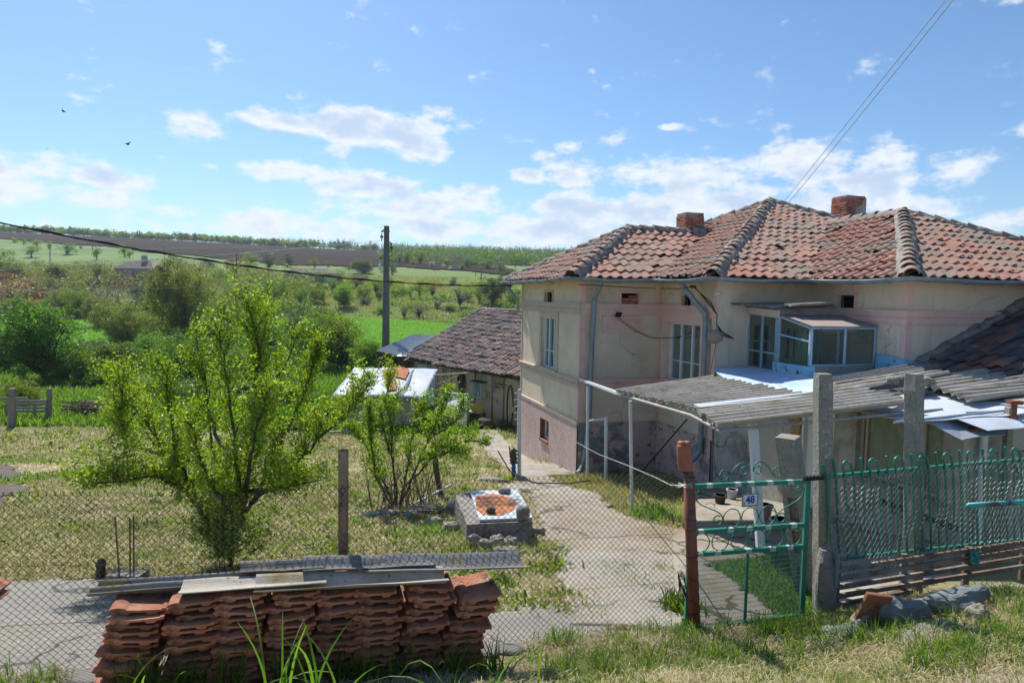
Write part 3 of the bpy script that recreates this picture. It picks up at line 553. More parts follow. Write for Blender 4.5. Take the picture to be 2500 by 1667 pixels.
# ---------------- the house ----------------
def hwall(mb,p0,p1,z0,z1,n,holes=(),rev=.14):
    p0=Vector((*p0,0));p1=Vector((*p1,0)); Ln=(p1-p0).length; d=(p1-p0)/Ln; n=Vector((*n,0))
    xs=sorted({0,Ln,*[h[0] for h in holes],*[h[1] for h in holes]}); zs=sorted({z0,z1,*[h[2] for h in holes],*[h[3] for h in holes]})
    def pt(x,z,o=0): q=p0+d*x-n*o; return H(q.x,q.y,z)
    flip=(d.x*n.y-d.y*n.x)>0
    def quad(a): mb.add(a if not flip else a[::-1],[(0,1,2,3)])
    for i in range(len(xs)-1):
        for j in range(len(zs)-1):
            cx,cz=(xs[i]+xs[i+1])/2,(zs[j]+zs[j+1])/2
            if any(h[0]<cx<h[1] and h[2]<cz<h[3] for h in holes): continue
            quad([pt(xs[i],zs[j]),pt(xs[i+1],zs[j]),pt(xs[i+1],zs[j+1]),pt(xs[i],zs[j+1])])
    for x0,x1,a,b in holes:
        quad([pt(x0,a),pt(x0,b),pt(x0,b,rev),pt(x0,a,rev)]); quad([pt(x1,a,rev),pt(x1,b,rev),pt(x1,b),pt(x1,a)])
        quad([pt(x0,a,rev),pt(x1,a,rev),pt(x1,a),pt(x0,a)]); quad([pt(x0,b),pt(x1,b),pt(x1,b,rev),pt(x0,b,rev)])
    return pt
def wbox(mb,p0,p1,n,x0,x1,z0,z1,o0,o1):
    """box on a wall: x along it, o = distance outward"""
    p0=Vector((*p0,0));p1=Vector((*p1,0)); d=(p1-p0).normalized(); n=Vector((*n,0)); vs=[]
    for z in (z0,z1):
        for x,o in ((x0,o0),(x1,o0),(x1,o1),(x0,o1)):
            q=p0+d*x+n*o; vs.append(H(q.x,q.y,z))
    mb.hexa(vs)
house=thing('house','two storey beige plastered house with a stepped hipped roof of weathered red tiles','house')
nA,nB=(-1,0),(0,-1)
WA=((0,4.79),(0,0),nA); WB=((0,0),(2.19,0),nB); WC=((2.19,0),(2.19,-2.43),nA); WD=((2.19,-2.43),(4.57,-2.43),nB); WE=((4.57,-2.43),(4.57,-5.05),nA); WF=((4.57,-5.05),(11.6,-5.05),nB)
zT=.46; zF=-3.10
hA=[(1.94,3.14,-1.95,-.55),(2.17,2.78,-.12,.16)]; hB=[(1.07,1.56,-.12,.15)]; hC=[(.38,1.86,-1.95,-.55),(1.0,1.42,-.12,.13)]; hE=[(.9,1.36,-.10,.17)]
hD=[(.95,1.5,-1.45,-.5),(1.8,2.28,-1.35,-.55)]
mb=MB()
for w,h in ((WA,hA),(WB,hB),(WC,hC),(WD,hD),(WE,hE),(WF,[])): hwall(mb,w[0],w[1],zF if w in (WA,WB,WC) else -4.6,zT,w[2],h)
for p0,p1,n in (((11.6,-5.05),(11.6,8),(1,0)),((11.6,8),(2.19,8),(0,1)),((2.19,8),(2.19,4.79),(-1,0)),((2.19,4.79),(0,4.79),(0,1))): hwall(mb,p0,p1,-5.8,zT,n)
mb.build('wall',M['plaster'],house)
# plinths: slightly proud
def plinth(w,m,holes=(),o=.035,z0=-5.8,z1=zF,x0=0,x1=None,ext=.035,name='plinth'):
    mb=MB(); p0,p1,n=w; P0=Vector(p0);P1=Vector(p1); d=(P1-P0).normalized(); Ln=(P1-P0).length if x1 is None else x1
    a=P0+d*(x0-ext)+Vector(n)*o; b=P0+d*(Ln+ext)+Vector(n)*o
    hwall(mb,tuple(a),tuple(b),z0,z1,n,[(h[0]+ext-x0,h[1]+ext-x0,h[2],h[3]) for h in holes],rev=.2)
    # top lip
    wbox(mb,p0,p1,n,x0-ext,Ln+ext,z1-.01,z1+.025,-.01,o+.012)
    return mb.build(name,m,house)
plinth(WA,M['plinth_speck'],[(2.05,2.75,-4.02,-3.42)],ext=.035)
plinth(WB,M['plinth_flake'],x1=2.155,ext=0)
plinth(WC,M['plinth_pink'],x0=0,ext=0,x1=2.43)
# bands and mouldings
def band(w,z0,z1,m,ext0=.0,ext1=.0,name='cornice_band'):
    mb=MB(); p0,p1,n=w; Ln=(Vector(p1)-Vector(p0)).length; h=z1-z0
    for f0,f1,o in ((.0,.16,.025),(.16,.42,.05),(.42,.60,.032),(.60,.86,.062),(.86,1,.085)):
        wbox(mb,p0,p1,n,-ext0*o,Ln+ext1*o,z0+h*f0,z0+h*f1,-.002,o)
    return mb.build(name,m,house)
for w,e0,e1,m in ((WA,1,1,'sand_trim'),(WB,0,0,'pink_trim'),(WC,0,1,'pink_trim'),(WE,0,1,'pink_trim'),(WF,0,0,'pink_trim')): band(w,-.40,-.12,M[m],e0,e1)
for w,e0,e1,m in ((WA,1,1,'sand_trim'),(WB,0,0,'pink_trim'),(WC,0,1,'pink_trim')): band(w,-2.22,-1.98,M[m],e0,e1)
mb=MB(); wbox(mb,*WA,-.04,4.83,-3.10,-3.03,.0,.055); mb.build('ledge',M['sand_trim'],house)
def strip(w,x0,x1,z0,z1,m='pink_trim',o=.022):
    mb=MB(); wbox(mb,*w,x0,x1,z0,z1,-.002,o); return mb.build('corner_pilaster',M[m],house)
for z0,z1 in ((-1.98,-.40),(-.12,.44),(-3.0,-2.22)):
    strip(WA,4.69,4.812,z0,z1,'pink_trim'); strip(WB,.0,.13,z0,z1); strip(WC,2.31,2.452,z0,z1); strip(WB,2.09,2.185,z0,z1)
    strip(WA,-.02,.06,z0,z1,'sand_trim')
for z0,z1 in ((-1.98,-.40),(-.12,.44)): strip(WE,2.52,2.642,z0,z1); strip(WF,.0,.14,z0,z1)
# windows
def window(w,x0,x1,z0,z1,leaves=3,trim='pink_trim',rev=.14,bar=.72,curt=.6,lab=None,paint='window_white',frame_t=.034):
    p0,p1,n=w; mb=MB(); t=.16
    for a,b,c,d,o in ((x0-t,x0,z0-.0,z1+t,.03),(x1,x1+t,z0-.0,z1+t,.03),(x0,x1,z1,z1+t,.03),(x0-t-.03,x1+t+.03,z1+t,z1+t+.05,.06)): wbox(mb,p0,p1,n,a,b,c,d,-.002,o)
    mb.build('window_surround',M[trim],house)
    mb=MB(); g=rev-.05
    wbox(mb,p0,p1,n,x0,x1,z0,z0+frame_t,-g-.06,-g+.01); wbox(mb,p0,p1,n,x0,x1,z1-frame_t,z1,-g-.06,-g+.01)
    for i in range(leaves+1):
        x=x0+(x1-x0)*i/leaves; e=frame_t if i in (0,leaves) else frame_t*.8
        a=x if i==0 else (x-e*2 if i==leaves else x-e); b=x+e*2 if i==0 else (x if i==leaves else x+e)
        wbox(mb,p0,p1,n,a,b,z0+frame_t,z1-frame_t,-g-.055,-g+.015)
    if bar:
        zb=z1-(z1-z0)*bar
        for i in range(leaves):
            a=x0+(x1-x0)*i/leaves+frame_t*(2 if i==0 else .8); b=x0+(x1-x0)*(i+1)/leaves-frame_t*(2 if i==leaves-1 else .8)
            wbox(mb,p0,p1,n,a,b,zb-.012,zb+.012,-g-.04,-g)
    f=mb.build('window',M[paint],house)
    mb=MB(); wbox(mb,p0,p1,n,x0+.02,x1-.02,z0+.02,z1-.02,-g-.035,-g-.03); mb.build('pane',M['glass'],f)
    mb=MB(); wbox(mb,p0,p1,n,x0-.1,x1+.1,z0-.1,z1+.1,-g-.9,-g-.85)
    wbox(mb,p0,p1,n,x0-.13,x0-.1,z0-.1,z1+.1,-g-.85,-g-.065); wbox(mb,p0,p1,n,x1+.1,x1+.13,z0-.1,z1+.1,-g-.85,-g-.065)
    wbox(mb,p0,p1,n,x0-.1,x1+.1,z0-.13,z0-.1,-g-.85,-g-.065); wbox(mb,p0,p1,n,x0-.1,x1+.1,z1+.1,z1+.13,-g-.85,-g-.065)
    mb.build('dark_room',M['dark_inside'],f)
    if curt:
        mb=MB(); pp=Vector((*p0,0)); dd=(Vector((*p1,0))-pp).normalized(); nn=Vector((*n,0)); wx=(x1-x0)*curt
        K=40; vs=[]
        for k in range(K+1):
            x=x0+wx*k/K; q=pp+dd*x-nn*(g+.12+.02*math.sin(k*1.7)+.008*math.sin(k*4.1)); vs+=[H(q.x,q.y,z0),H(q.x,q.y,z1)]
        mb.add(vs,[(2*k,2*k+2,2*k+3,2*k+1) for k in range(K)]); mb.build('curtain',M['curtain'],f)
    return f
window(WA,*hA[0],trim='sand_trim',curt=.45,bar=.66); window(WC,*hC[0],curt=.62,bar=.66)
mb=MB(); wbox(mb,*WA,1.80,3.28,-1.99,-1.94,-.13,.10); mb.build('window_sill',M['sand_trim'],house)
mb=MB(); wbox(mb,*WC,.26,1.98,-1.995,-1.945,-.13,.09); mb.build('window_sill',M['pink_trim'],house)
def vent(w,h,trim='pink_trim',brick=False):
    mb=MB(); x0,x1,z0,z1=h; t=.07
    for a,b,c,d in ((x0-t,x0,z0,z1+t),(x1,x1+t,z0,z1+t),(x0,x1,z1,z1+t)): wbox(mb,*w,a,b,c,d,-.002,.03)
    o=mb.build('attic_opening',M[trim],house)
    mb=MB(); wbox(mb,*w,x0-.02,x1+.02,z0-.02,z1+.02,-.5,-.45); wbox(mb,*w,x0-.02,x1+.02,z1+.0,z1+.03,-.45,-.141); wbox(mb,*w,x0-.03,x0,z0,z1,-.45,-.141); wbox(mb,*w,x1,x1+.03,z0,z1,-.45,-.141); mb.build('dark_room',M['dark_inside'],o)
    mb=MB()
    if brick:
        for r in range(3):
            for k in range(2): 
                if r==2 and k==0: continue
                wbox(mb,*w,x0+.01+k*.23+(r%2)*.05,min(x1,x0+.22+k*.23+(r%2)*.05),z0+.004+r*.075,z0+.07+r*.075,-.13,-.05)
        mb.build('loose_brick',M['brick'],o)
    else:
        wbox(mb,*w,x0,x0+.03,z0,z1,-.1,-.07); wbox(mb,*w,x1-.03,x1,z0,z1,-.1,-.07); wbox(mb,*w,x0+.03,x1-.03,z1-.03,z1,-.1,-.07); mb.build('frame',M['wood_dark'],o)
vent(WA,hA[1],'sand_trim'); vent(WB,hB[0],brick=True); vent(WC,hC[1]); vent(WE,hE[0])
# basement window in the left wall
p=(2.05,2.75,-4.02,-3.42); WAo=((-.035,4.825),(-.035,-.035),nA)
mb=MB(); wbox(mb,*WA,2.04,2.06,-4.02,-3.42,-.15,.04); wbox(mb,*WA,2.06,2.75,-4.05,-4.0,-.15,.075); wbox(mb,*WA,2.74,2.76,-4.02,-3.42,-.15,.04); wbox(mb,*WA,2.06,2.74,-3.43,-3.41,-.15,.04); rv=mb.build('window_reveal',[M['rust_paint']],house)
mb=MB()
for a,b,c,d in ((2.08,2.72,-4.0,-3.94),(2.08,2.72,-3.48,-3.43),(2.08,2.14,-3.94,-3.48),(2.66,2.72,-3.94,-3.48)): wbox(mb,*WA,a,b,c,d,-.15,-.10)
f=mb.build('window',M['white_metal'],house); mb=MB(); wbox(mb,*WA,2.1,2.7,-3.98,-3.45,-.135,-.13); mb.build('pane',M['glass'],f); mb=MB(); wbox(mb,*WA,2.0,2.8,-4.1,-3.35,-.6,-.55);wbox(mb,*WA,2.0,2.05,-4.1,-3.35,-.55,-.17);wbox(mb,*WA,2.76,2.8,-4.1,-3.35,-.55,-.17);wbox(mb,*WA,2.05,2.76,-4.1,-4.03,-.55,-.17);wbox(mb,*WA,2.05,2.76,-3.4,-3.35,-.55,-.17); mb.build('dark_room',M['dark_inside'],f)
# relief plaque with the year
mb=MB()
for a,b,c,d,o in ((.58,1.70,-.84,-.42,.012),(.58,.64,-.84,-.42,.03),(1.64,1.70,-.84,-.42,.03),(.64,1.64,-.84,-.77,.03),(.64,1.64,-.48,-.42,.03)): wbox(mb,*WB,a,b,c,d,-.002,o)
pq=mb.build('year_plaque',M['pink_trim'],house)
mb=MB()
def glyph(x,segs):
    for (x0,y0,x1,y1) in segs: wbox(mb,*WB,x+x0,x+x1,-.745+y0,-.745+y1,.010,.036)
w_,h_,s_=.14,.235,.03
seg={'1':[(.06,0,.09,h_),(.02,h_-.03,.06,h_),(.02,0,.13,.03)],'9':[(0,h_-s_,w_,h_),(0,.11,s_,h_-s_),(w_-s_,0,w_,h_-s_),(s_,.11,w_-s_,.14),(0,0,w_-s_,s_)],
 '5':[(0,h_-s_,w_,h_),(0,.11,s_,h_-s_),(s_,.11,w_,.14),(w_-s_,s_,w_,.11),(0,0,w_,s_)],'0':[(0,0,s_,h_),(w_-s_,0,w_,h_),(s_,h_-s_,w_-s_,h_),(s_,0,w_-s_,s_)],'G':[(0,0,s_,h_),(s_,h_-s_,w_,h_),(w_-s_,h_-.075,w_,h_-s_)]}
for k,ch in enumerate('1950G'): glyph(.665+k*.195,seg[ch])
mb.build('year_digits',M['pink_trim'],pq)
# ---- roof ----
def wings(a,b):
    r=[]
    t=[a+.45,b+.45,5.24-b]; m=min(t); r.append((.5+.53*m if m>=-1e-6 and a<9 else -9,t.index(m)))
    t=[a-1.74,b+2.88,13.14-a,8.5-b]; m=min(t); r.append((.5+.46*m if m>=-1e-6 else -9,t.index(m)))
    t=[a-4.12,b+5.5,11.88-a,8.5-b]; m=min(t); r.append((.5+.46*m if m>=-1e-6 else -9,t.index(m)))
    return r
def roofz(a,b): return max(x[0] for x in wings(a,b))
def tile_sheet(mb,org,e,u,s,L_,D,keep,tw=.262,tl=.355,amp=.050,jit=1,nx=8,lip=.022,seed=1,flatpan=True):
    """rows of interlocking tiles; e along the eave, u upslope (horizontal), s slope"""
    rnd=random.Random(seed); sl=(u+Vector((0,0,s))); k=sl.length; sl/=k; nrm=e.cross(sl); 
    if nrm.z<0: nrm=-nrm
    rows=int(D*k/tl)+1; cols=int(L_/tw)+1
    def prof(t):
        if flatpan: return amp*(max(0,math.sin(math.pi*(t-.42)/.58))**.8 if t>.42 else 0)+(-.006*math.sin(math.pi*t/.42) if t<.42 else 0)
        return amp*math.sin(math.pi*t)
    for r in range(rows):
        sag=0
        for c in range(cols):
            x=(c+.5)*tw; y=(r+.5)*tl/k
            if not keep(org+e*x+u*y): continue
            if rnd.random()<.004: continue
            wv_=org+e*x+u*y; j=rnd.uniform(-.010,.010)*jit+.035*mnoise.noise(wv_*.55)+.012*mnoise.noise(wv_*1.9); tilt=rnd.uniform(-.006,.010)*jit; dx=rnd.uniform(-.006,.006)*jit; dy=rnd.uniform(-.022,.022)*jit-(rnd.uniform(.05,.14) if rnd.random()<.02 else 0)
            vs=[]
            for row in range(3):
                for i in range(nx+1):
                    t=i/nx; X=c*tw+dx+t*tw*1.06; h=prof(t)
                    if row==0: S=r*tl-.035+dy; hh=h+.030+j+tilt-lip
                    elif row==1: S=r*tl-.035+dy; hh=h+.030+j+tilt
                    else: S=(r+1)*tl+dy; hh=h*.92+j
                    vs.append(org+e*X+sl*S+nrm*(hh+.01))
            m=nx+1; fs=[(rr*m+i,rr*m+i+1,(rr+1)*m+i+1,(rr+1)*m+i) for rr in (0,1) for i in range(nx)]
            mb.add(vs,fs)
mb=MB(); Zb=.5
planes=[ # wing, term, origin(a,b), e, u, slope, L, D
 (0,0,(-.45,5.24),-V,U,.53,5.7,3.0),(0,1,(-.45,-.45),U,V,.53,7,3.0),
 (1,0,(1.74,4.0),-V,U,.46,6.9,5.8),(1,1,(1.74,-2.88),U,V,.46,11.4,5.8),
 (2,0,(4.12,3.0),-V,U,.46,8.5,4.0),(2,1,(4.12,-5.5),U,V,.46,7.8,4.0),(1,2,(13.14,-2),V,-U,.46,10,5.6)]
def loc(p): q=p-O; return q.dot(U),q.dot(V)
for i,(wg,tm,og,e,u,s,L_,D) in enumerate(planes):
    def keep(p,wg=wg,tm=tm):
        a,b=loc(p); r=wings(a,b); z=[x[0] for x in r]; return r[wg][1]==tm and z[wg]>=max(z)-.02
    tile_sheet(mb,H(og[0],og[1],Zb),Vector(e),Vector(u),s,L_,D,keep,seed=i+3)
roof=mb.build('roof',M['roof_tile'],house,smooth=False)
# deck below the tiles
mb=MB(); st=.15; vs={}; 
def dv(i,j):
    if (i,j) not in vs: a=-.45+i*st; b=-5.5+j*st; z=roofz(a,b); vs[(i,j)]=(len(mb.v)); mb.v.append(tuple(H(a,b,(z if z>-5 else .5)-.015)))
    return vs[(i,j)]
for i in range(int(13.6/st)):
    for j in range(int(14/st)):
        if all(roofz(-.45+(i+x)*st,-5.5+(j+y)*st)>-5 for x in (0,1) for y in (0,1)):
            mb.f.append((dv(i,j),dv(i+1,j),dv(i+1,j+1),dv(i,j+1))); mb.m.append(0)
mb.build('roof_deck',M['roof_deck'],roof,smooth=True)
# soffit boards and rafter ends
eave=[(-.45,5.24),(-.45,-.45),(1.74,-.45),(1.74,-2.88),(4.12,-2.88),(4.12,-5.5),(11.88,-5.5)]
mb=MB()
for (a0,b0,a1,b1) in ((-.43,0.002,5.2,-.43),): pass
mb.hbox(-.44,-.002,-.44,5.2,.42,.455); mb.hbox(-.002,1.74,-.44,-.002,.42,.455); mb.hbox(1.74,2.188,-2.86,-.002,.42,.455); mb.hbox(2.188,4.12,-2.86,-2.432,.42,.455); mb.hbox(4.12,4.568,-5.48,-2.432,.42,.455); mb.hbox(4.568,11.8,-5.48,-5.052,.42,.455)
mb.build('soffit',M['wood_pale'],house)
# gutters
mb=MB(); k8=8
pts=[H(a,b,.455) for a,b in eave]
out=[(-.09,5.33),(-.09-.45+.45,0)]
go=[(-.53,5.3),(-.53,-.53),(1.66,-.53),(1.66,-2.96),(4.04,-2.96),(4.04,-5.58),(11.9,-5.58)]
def halfpipe(mb,pts,r,down=1):
    pts=[Vector(p) for p in pts]; n=9; rings=[]
    for i,p in enumerate(pts):
        d0=(pts[i]-pts[i-1]).normalized() if i else None; d1=(pts[i+1]-pts[i]).normalized() if i<len(pts)-1 else None
        t=((d0 or d1)+(d1 or d0)).normalized(); sd=Vector((t.y,-t.x,0)).normalized(); q=(d1 or d0); c=abs(t.dot(q)); sd/=max(c,.5)
        rings.append([p+sd*r*math.cos(math.pi*k/(n-1))+Vector((0,0,-r*math.sin(math.pi*k/(n-1)))) for k in range(n)])
    vs=[v for rr in rings for v in rr]; mb.add(vs,[(i*n+k,i*n+k+1,(i+1)*n+k+1,(i+1)*n+k) for i in range(len(pts)-1) for k in range(n-1)])
    for e_ in (0,len(pts)-1): mb.add(rings[e_],[tuple(range(n))])
gp_=[]
for i in range(len(go)-1):
    a,b=go[i],go[i+1]; m=max(2,int(math.dist(a,b)/.8))
    for k in range(m):
        f=k/m; sag=-.02*math.sin(f*math.pi)-.012*((k*7)%3)
        gp_.append(H(a[0]+(b[0]-a[0])*f,a[1]+(b[1]-a[1])*f,.50+sag))
gp_.append(H(*go[-1],.5)); halfpipe(mb,gp_,.085); gut=mb.build('gutter',M['zinc'],house,smooth=True)
so_=gut.modifiers.new('solid','SOLIDIFY'); so_.thickness=.006
for i in range(0,len(gp_)-1,1):
    mb=MB(); p=gp_[i]; q=gp_[i+1]; t=(q-p).normalized(); sd=Vector((t.y,-t.x,0)); c=p.lerp(q,.5)
    pa=[c+sd*.094*math.cos(math.pi*k/8)+Vector((0,0,-.094*math.sin(math.pi*k/8))) for k in range(9)]
    mb.tube(pa,.009,5); mb.build('bracket',M['zinc'],gut)
# downpipes
def dpipe(path,r=.055):
    mb=MB(); mb.tube(path,r,12); 
    for i in range(len(path)-1):
        if (path[i+1]-path[i]).length>1.2:
            for f in (.3,.75): c=path[i].lerp(path[i+1],f); d=(path[i+1]-path[i]).normalized(); mb.tube([c-d*.02,c+d*.02],r*1.22,12)
    return mb.build('downpipe',M['zinc'],house,smooth=False)
zg=gz(*H(0,-.2,0)[:2])
dpipe([H(.30,-.50,.42),H(.30,-.46,.30),H(.30,-.14,-.02),H(.27,-.12,-1.2),H(.24,-.13,-3.0),H(.10,-.20,zg+.30),H(-.02,-.28,zg+.13),H(-.14,-.36,zg+.09)])
dpipe([H(1.72,-1.75,.44),H(1.74,-1.78,.30),H(2.06,-2.16,-.28),H(2.08,-2.18,-.45),H(2.08,-2.18,-2.2),H(2.08,-2.16,-3.35),H(1.98,-2.1,-3.55),H(1.86,-2.05,-3.62)],.06)
dpipe([H(-.42,5.2,.42),H(-.38,5.15,.3),H(-.10,4.95,-.12),H(-.08,4.93,-.5)],.05)
# hips and ridges
def caps(p,q,mbt,mbm,seed,w=.12,n=None):
    rnd=random.Random(seed); d=q-p; Ln=d.length; d=d/Ln; n=n or max(2,int(Ln/.36)); sd=d.cross(Vector((0,0,1))).normalized(); up=sd.cross(d)
    for k in range(n):
        a=p+d*(Ln*(k/n)-.05); b=p+d*(Ln*((k+1)/n)+.04); r0=w*rnd.uniform(.95,1.08); r1=w*.80; off=sd*rnd.uniform(-.015,.015); lift=rnd.uniform(.0,.018)
        vs=[]
        for c,r,l in ((a,r0-.02,.03),(a,r0,.035),(b,r1,.0)):
            for i in range(9):
                t=math.pi*i/8; vs.append(c+off+sd*r*math.cos(t)+up*(r*.85*math.sin(t)+l+lift+.01))
        mbt.add(vs,[(rr*9+i,rr*9+i+1,(rr+1)*9+i+1,(rr+1)*9+i) for rr in (0,1) for i in range(8)])
    # mortar bed
    K=int(Ln/.07); rows=[]
    for k in range(K+1):
        c=p+d*Ln*k/K; row=[]
        for i,(x,z) in enumerate(((-1.55,-.6),(-1.35,-.12),(-.8,.25),(0,.5),(.8,.25),(1.35,-.12),(1.55,-.6))):
            nz=mnoise.noise(Vector((k*.35,i*1.3,seed*5)))*.055+mnoise.noise(Vector((k*1.3,i*3,seed*7)))*.02
            row.append(c+sd*x*w*(1+nz*2.5)+up*(z*w*1.25+nz+.045))
        rows+=row
    mbm.add(rows,[(k*7+i,k*7+i+1,(k+1)*7+i+1,(k+1)*7+i) for k in range(K) for i in range(6)])
pk1=H(2.39,2.395,.5+.53*2.845); pk2=H(1.74+5.7,-2.88+5.7,.5+.46*5.7); pk3=H(4.12+3.88,-5.5+3.88,.5+.46*3.88)
r1e=H(4.9,2.395,.5+.53*2.845)
lines=[(H(-.45,-.45,.52),pk1),(H(-.45,5.24,.52),pk1),(pk1,r1e),(H(1.74,-2.88,.52),pk2),(pk2,pk2+(U*-3-V*-3+Vector((0,0,-1.38)))),(pk2,pk2+(U*2.4-V*2.4+Vector((0,0,-1.10)))),(H(4.12,-5.5,.52),pk3),(pk3,pk3+(U*3.88-V*3.88+Vector((0,0,-.46*3.88)))),(pk3,pk3+V*2.5)]
for i,(p,q) in enumerate(lines):
    mt=MB();mm=MB(); caps(p,q,mt,mm,i+2,w=.135 if i in (0,3,6) else .115)
    o=mt.build('ridge_tiles',M['ridge_tile'],roof,smooth=False); mm.build('mortar_bed',M['mortar'],roof,smooth=True)
# chimneys
def chimney(a,b,w,d,z0,z1,seed,patch=False,broken=False):
    rnd=random.Random(seed); mb=MB(); mp=MB(); rows=int((z1-z0)/.075)
    mp.hbox(a-w/2+.015,a+w/2-.015,b-d/2+.015,b+d/2-.015,z0,z1-.02)
    for r in range(rows):
        z=z0+r*.075
        for face in range(4):
            Ln=w if face%2==0 else d; n=max(2,round(Ln/.24)); 
            for k in range(n):
                if broken and r>=rows-3 and rnd.random()<.25*(r-rows+4): continue
                x0=k*Ln/n+(.06 if r%2 else 0); x1=min(Ln,x0+Ln/n-.012); o=rnd.uniform(-.004,.012)
                if x1-x0<.03: continue
                if face==0: mb.hbox(a-w/2+x0,a-w/2+x1,b-d/2-o,b-d/2+.10,z,z+.063)
                if face==2: mb.hbox(a-w/2+x0,a-w/2+x1,b+d/2-.10,b+d/2+o,z,z+.063)
                if face==1: mb.hbox(a+w/2-.10,a+w/2+o,b-d/2+x0,b-d/2+x1,z,z+.063)
                if face==3: mb.hbox(a-w/2-o,a-w/2+.10,b-d/2+x0,b-d/2+x1,z,z+.063)
    ch=mb.build('chimney',M['brick'],house); mp.build('mortar_core',M['mortar'],ch)
    if patch:
        m2=MB(); n=14; pts=[]
        for x,z in ((.28,0),(.32,.5),(.45,.60),(.5,.72),(.78,.79),(.86,.90),(1.0,.93),(1.0,0)): pts.append(H(a-w/2+x*w,b-d/2-.022,z0+z*(z1-z0)))
        m2.prism(pts,V*.03); m2.build('render_patch',M['grey_render'],ch)
    if broken:
        m2=MB()
        for k in range(7): m2.box(H(a+w*.3+rnd.uniform(-.15,.35),b-d/2-rnd.uniform(-.1,.25),z0+(z1-z0)*.45+.04*k*.8),(rnd.uniform(.2,.34),.16,.03),Matrix.Rotation(rnd.uniform(-.6,.6),3,'Z')@Matrix.Rotation(rnd.uniform(-.25,.25),3,'Y'))
        m2.build('broken_tiles',M['roof_tile'],ch)
    return ch
chimney(4.60,2.75,.62,.55,1.7,2.62,3,broken=True); chimney(9.55,1.85,.72,.62,1.95,3.28,5,patch=True)
# floodlight, loudspeaker, insulator, house cables
mb=MB(); c=H(.95,-.14,-.38); mb.box(c,(.16,.03,.12),Matrix.Rotation(.5,3,'Z')@Matrix.Rotation(.5,3,'X')); mb.bar(c,c+V*.13+Vector((0,0,.02)),.02)
fl=mb.build('floodlight',M['wire_black'],house)
mb=MB(); pa=[H(.97,-.10,-.46),H(1.2,-.06,-.62),H(1.55,-.05,-.82),H(1.9,-.05,-.95),H(2.1,-.08,-.96),H(2.1,-.6,-.93),H(2.1,-1.2,-.85)]; mb.tube(pa,.009,5); mb.build('cable',M['wire_black'],house)
mb=MB(); c=H(2.05,-2.60,-.62); mb.tube([c,c+Vector((0,0,-.06)),c+Vector((0,0,-.22)),c+Vector((0,0,-.30))],[.05,.16,.17,.05],14); mb.build('round_lamp',M['ridge_tile'],house,smooth=True)
mb=MB(); c=H(2.0,-2.62,.16); mb.tube([c,c+U*.10,c+U*.16],[.045,.05,.03],10); mb.build('insulator',M['porcelain'],house,smooth=True)
mb=MB(); c0=H(1.72,-2.2,.30)
for k in range(3):
    pa=[c0+Vector((.02*k,0,0)),H(1.95,-2.55,-.02-.05*k),H(2.12,-2.55,-.30),H(2.14,-2.52,-.50),H(2.3,-2.5,-.75+.04*k),H(2.6,-2.5,-.82)]; mb.tube(pa,.010,5)
mb.tube([H(-.3,-.5,.33),H(.6,-.55,.30),H(1.2,-.55,.28),H(1.6,-.8,.27),H(1.7,-1.7,.26),c0],.010,5)
mb.tube([H(2.16,-2.5,-.9),H(2.12,-2.47,-1.2),H(2.05,-2.46,-1.7)],.006,4)
mb.box(c0,(.12,.08,.06)); mb.build('cable',M['wire_black'],house)
# ---- glazed porch on the upper floor ----
AX=3.0; bm_=-3.48; b2=-4.38; a3=4.56; zb=-1.47
def fr(mb,p,q,w=.05): mb.bar(p,q,w)
mb=MB()
for b_ in (-2.47,-2.93,bm_+.05): fr(mb,H(AX,b_,zb),H(AX,b_,-.26),.045)
fr(mb,H(AX,-2.45,-.25),H(AX,bm_,-.31),.055); fr(mb,H(AX,-2.47,-1.06),H(AX,bm_,-1.08),.028); fr(mb,H(AX-.012,bm_+.10,zb),H(AX-.012,bm_+.10,-.30),.03)
pf=mb.build('porch_frame',M['paint_blue'],house)
mb=MB()
fr(mb,H(AX,bm_,-1.25),H(AX,bm_,-.30),.045); fr(mb,H(AX,b2,-1.22),H(AX,b2,-.50),.055); fr(mb,H(a3-.03,b2,-1.22),H(a3-.03,b2,-.50),.045); fr(mb,H(3.80,b2,-1.22),H(3.80,b2,-.50),.05)
fr(mb,H(AX,bm_,-.30),H(AX,b2,-.49),.04); fr(mb,H(AX,b2,-.49),H(a3,b2,-.49),.04); fr(mb,H(AX,b2,-1.22),H(a3,b2,-1.22),.045)
pf2=mb.build('porch_frame',M['paint_blue'],house); mb=MB(); fr(mb,H(AX-.005,bm_,-.66),H(AX-.005,b2,-.76),.03); mb.build('blue_rail',M['paint_sky'],pf2)
def gp4(a,b,c,d,par): mb=MB(); mb.add([a,b,c,d],[(0,1,2,3)]); mb.build('pane',M['dusty_glass'],par)
gp4(H(AX,-2.47,zb),H(AX,bm_,zb),H(AX,bm_,-.31),H(AX,-2.47,-.26),pf); gp4(H(AX,bm_,-1.25),H(AX,b2,-1.2),H(AX,b2,-.49),H(AX,bm_,-.31),pf2); gp4(H(AX,b2,-1.2),H(3.8,b2,-1.2),H(3.8,b2,-.5),H(AX,b2,-.5),pf2); gp4(H(3.8,b2,-1.2),H(a3,b2,-1.2),H(a3,b2,-.5),H(3.8,b2,-.5),pf2)
mb=MB(); K=30; vs=[]
for k in range(K+1): vs+=[H(AX+.08+.5*k/K,b2+.35+.02*math.sin(k*1.9),-1.25),H(AX+.08+.5*k/K,b2+.35+.02*math.sin(k*1.9),-.55)]
mb.add(vs,[(2*k,2*k+2,2*k+3,2*k+1) for k in range(K)]); mb.build('curtain',M['curtain'],pf2)
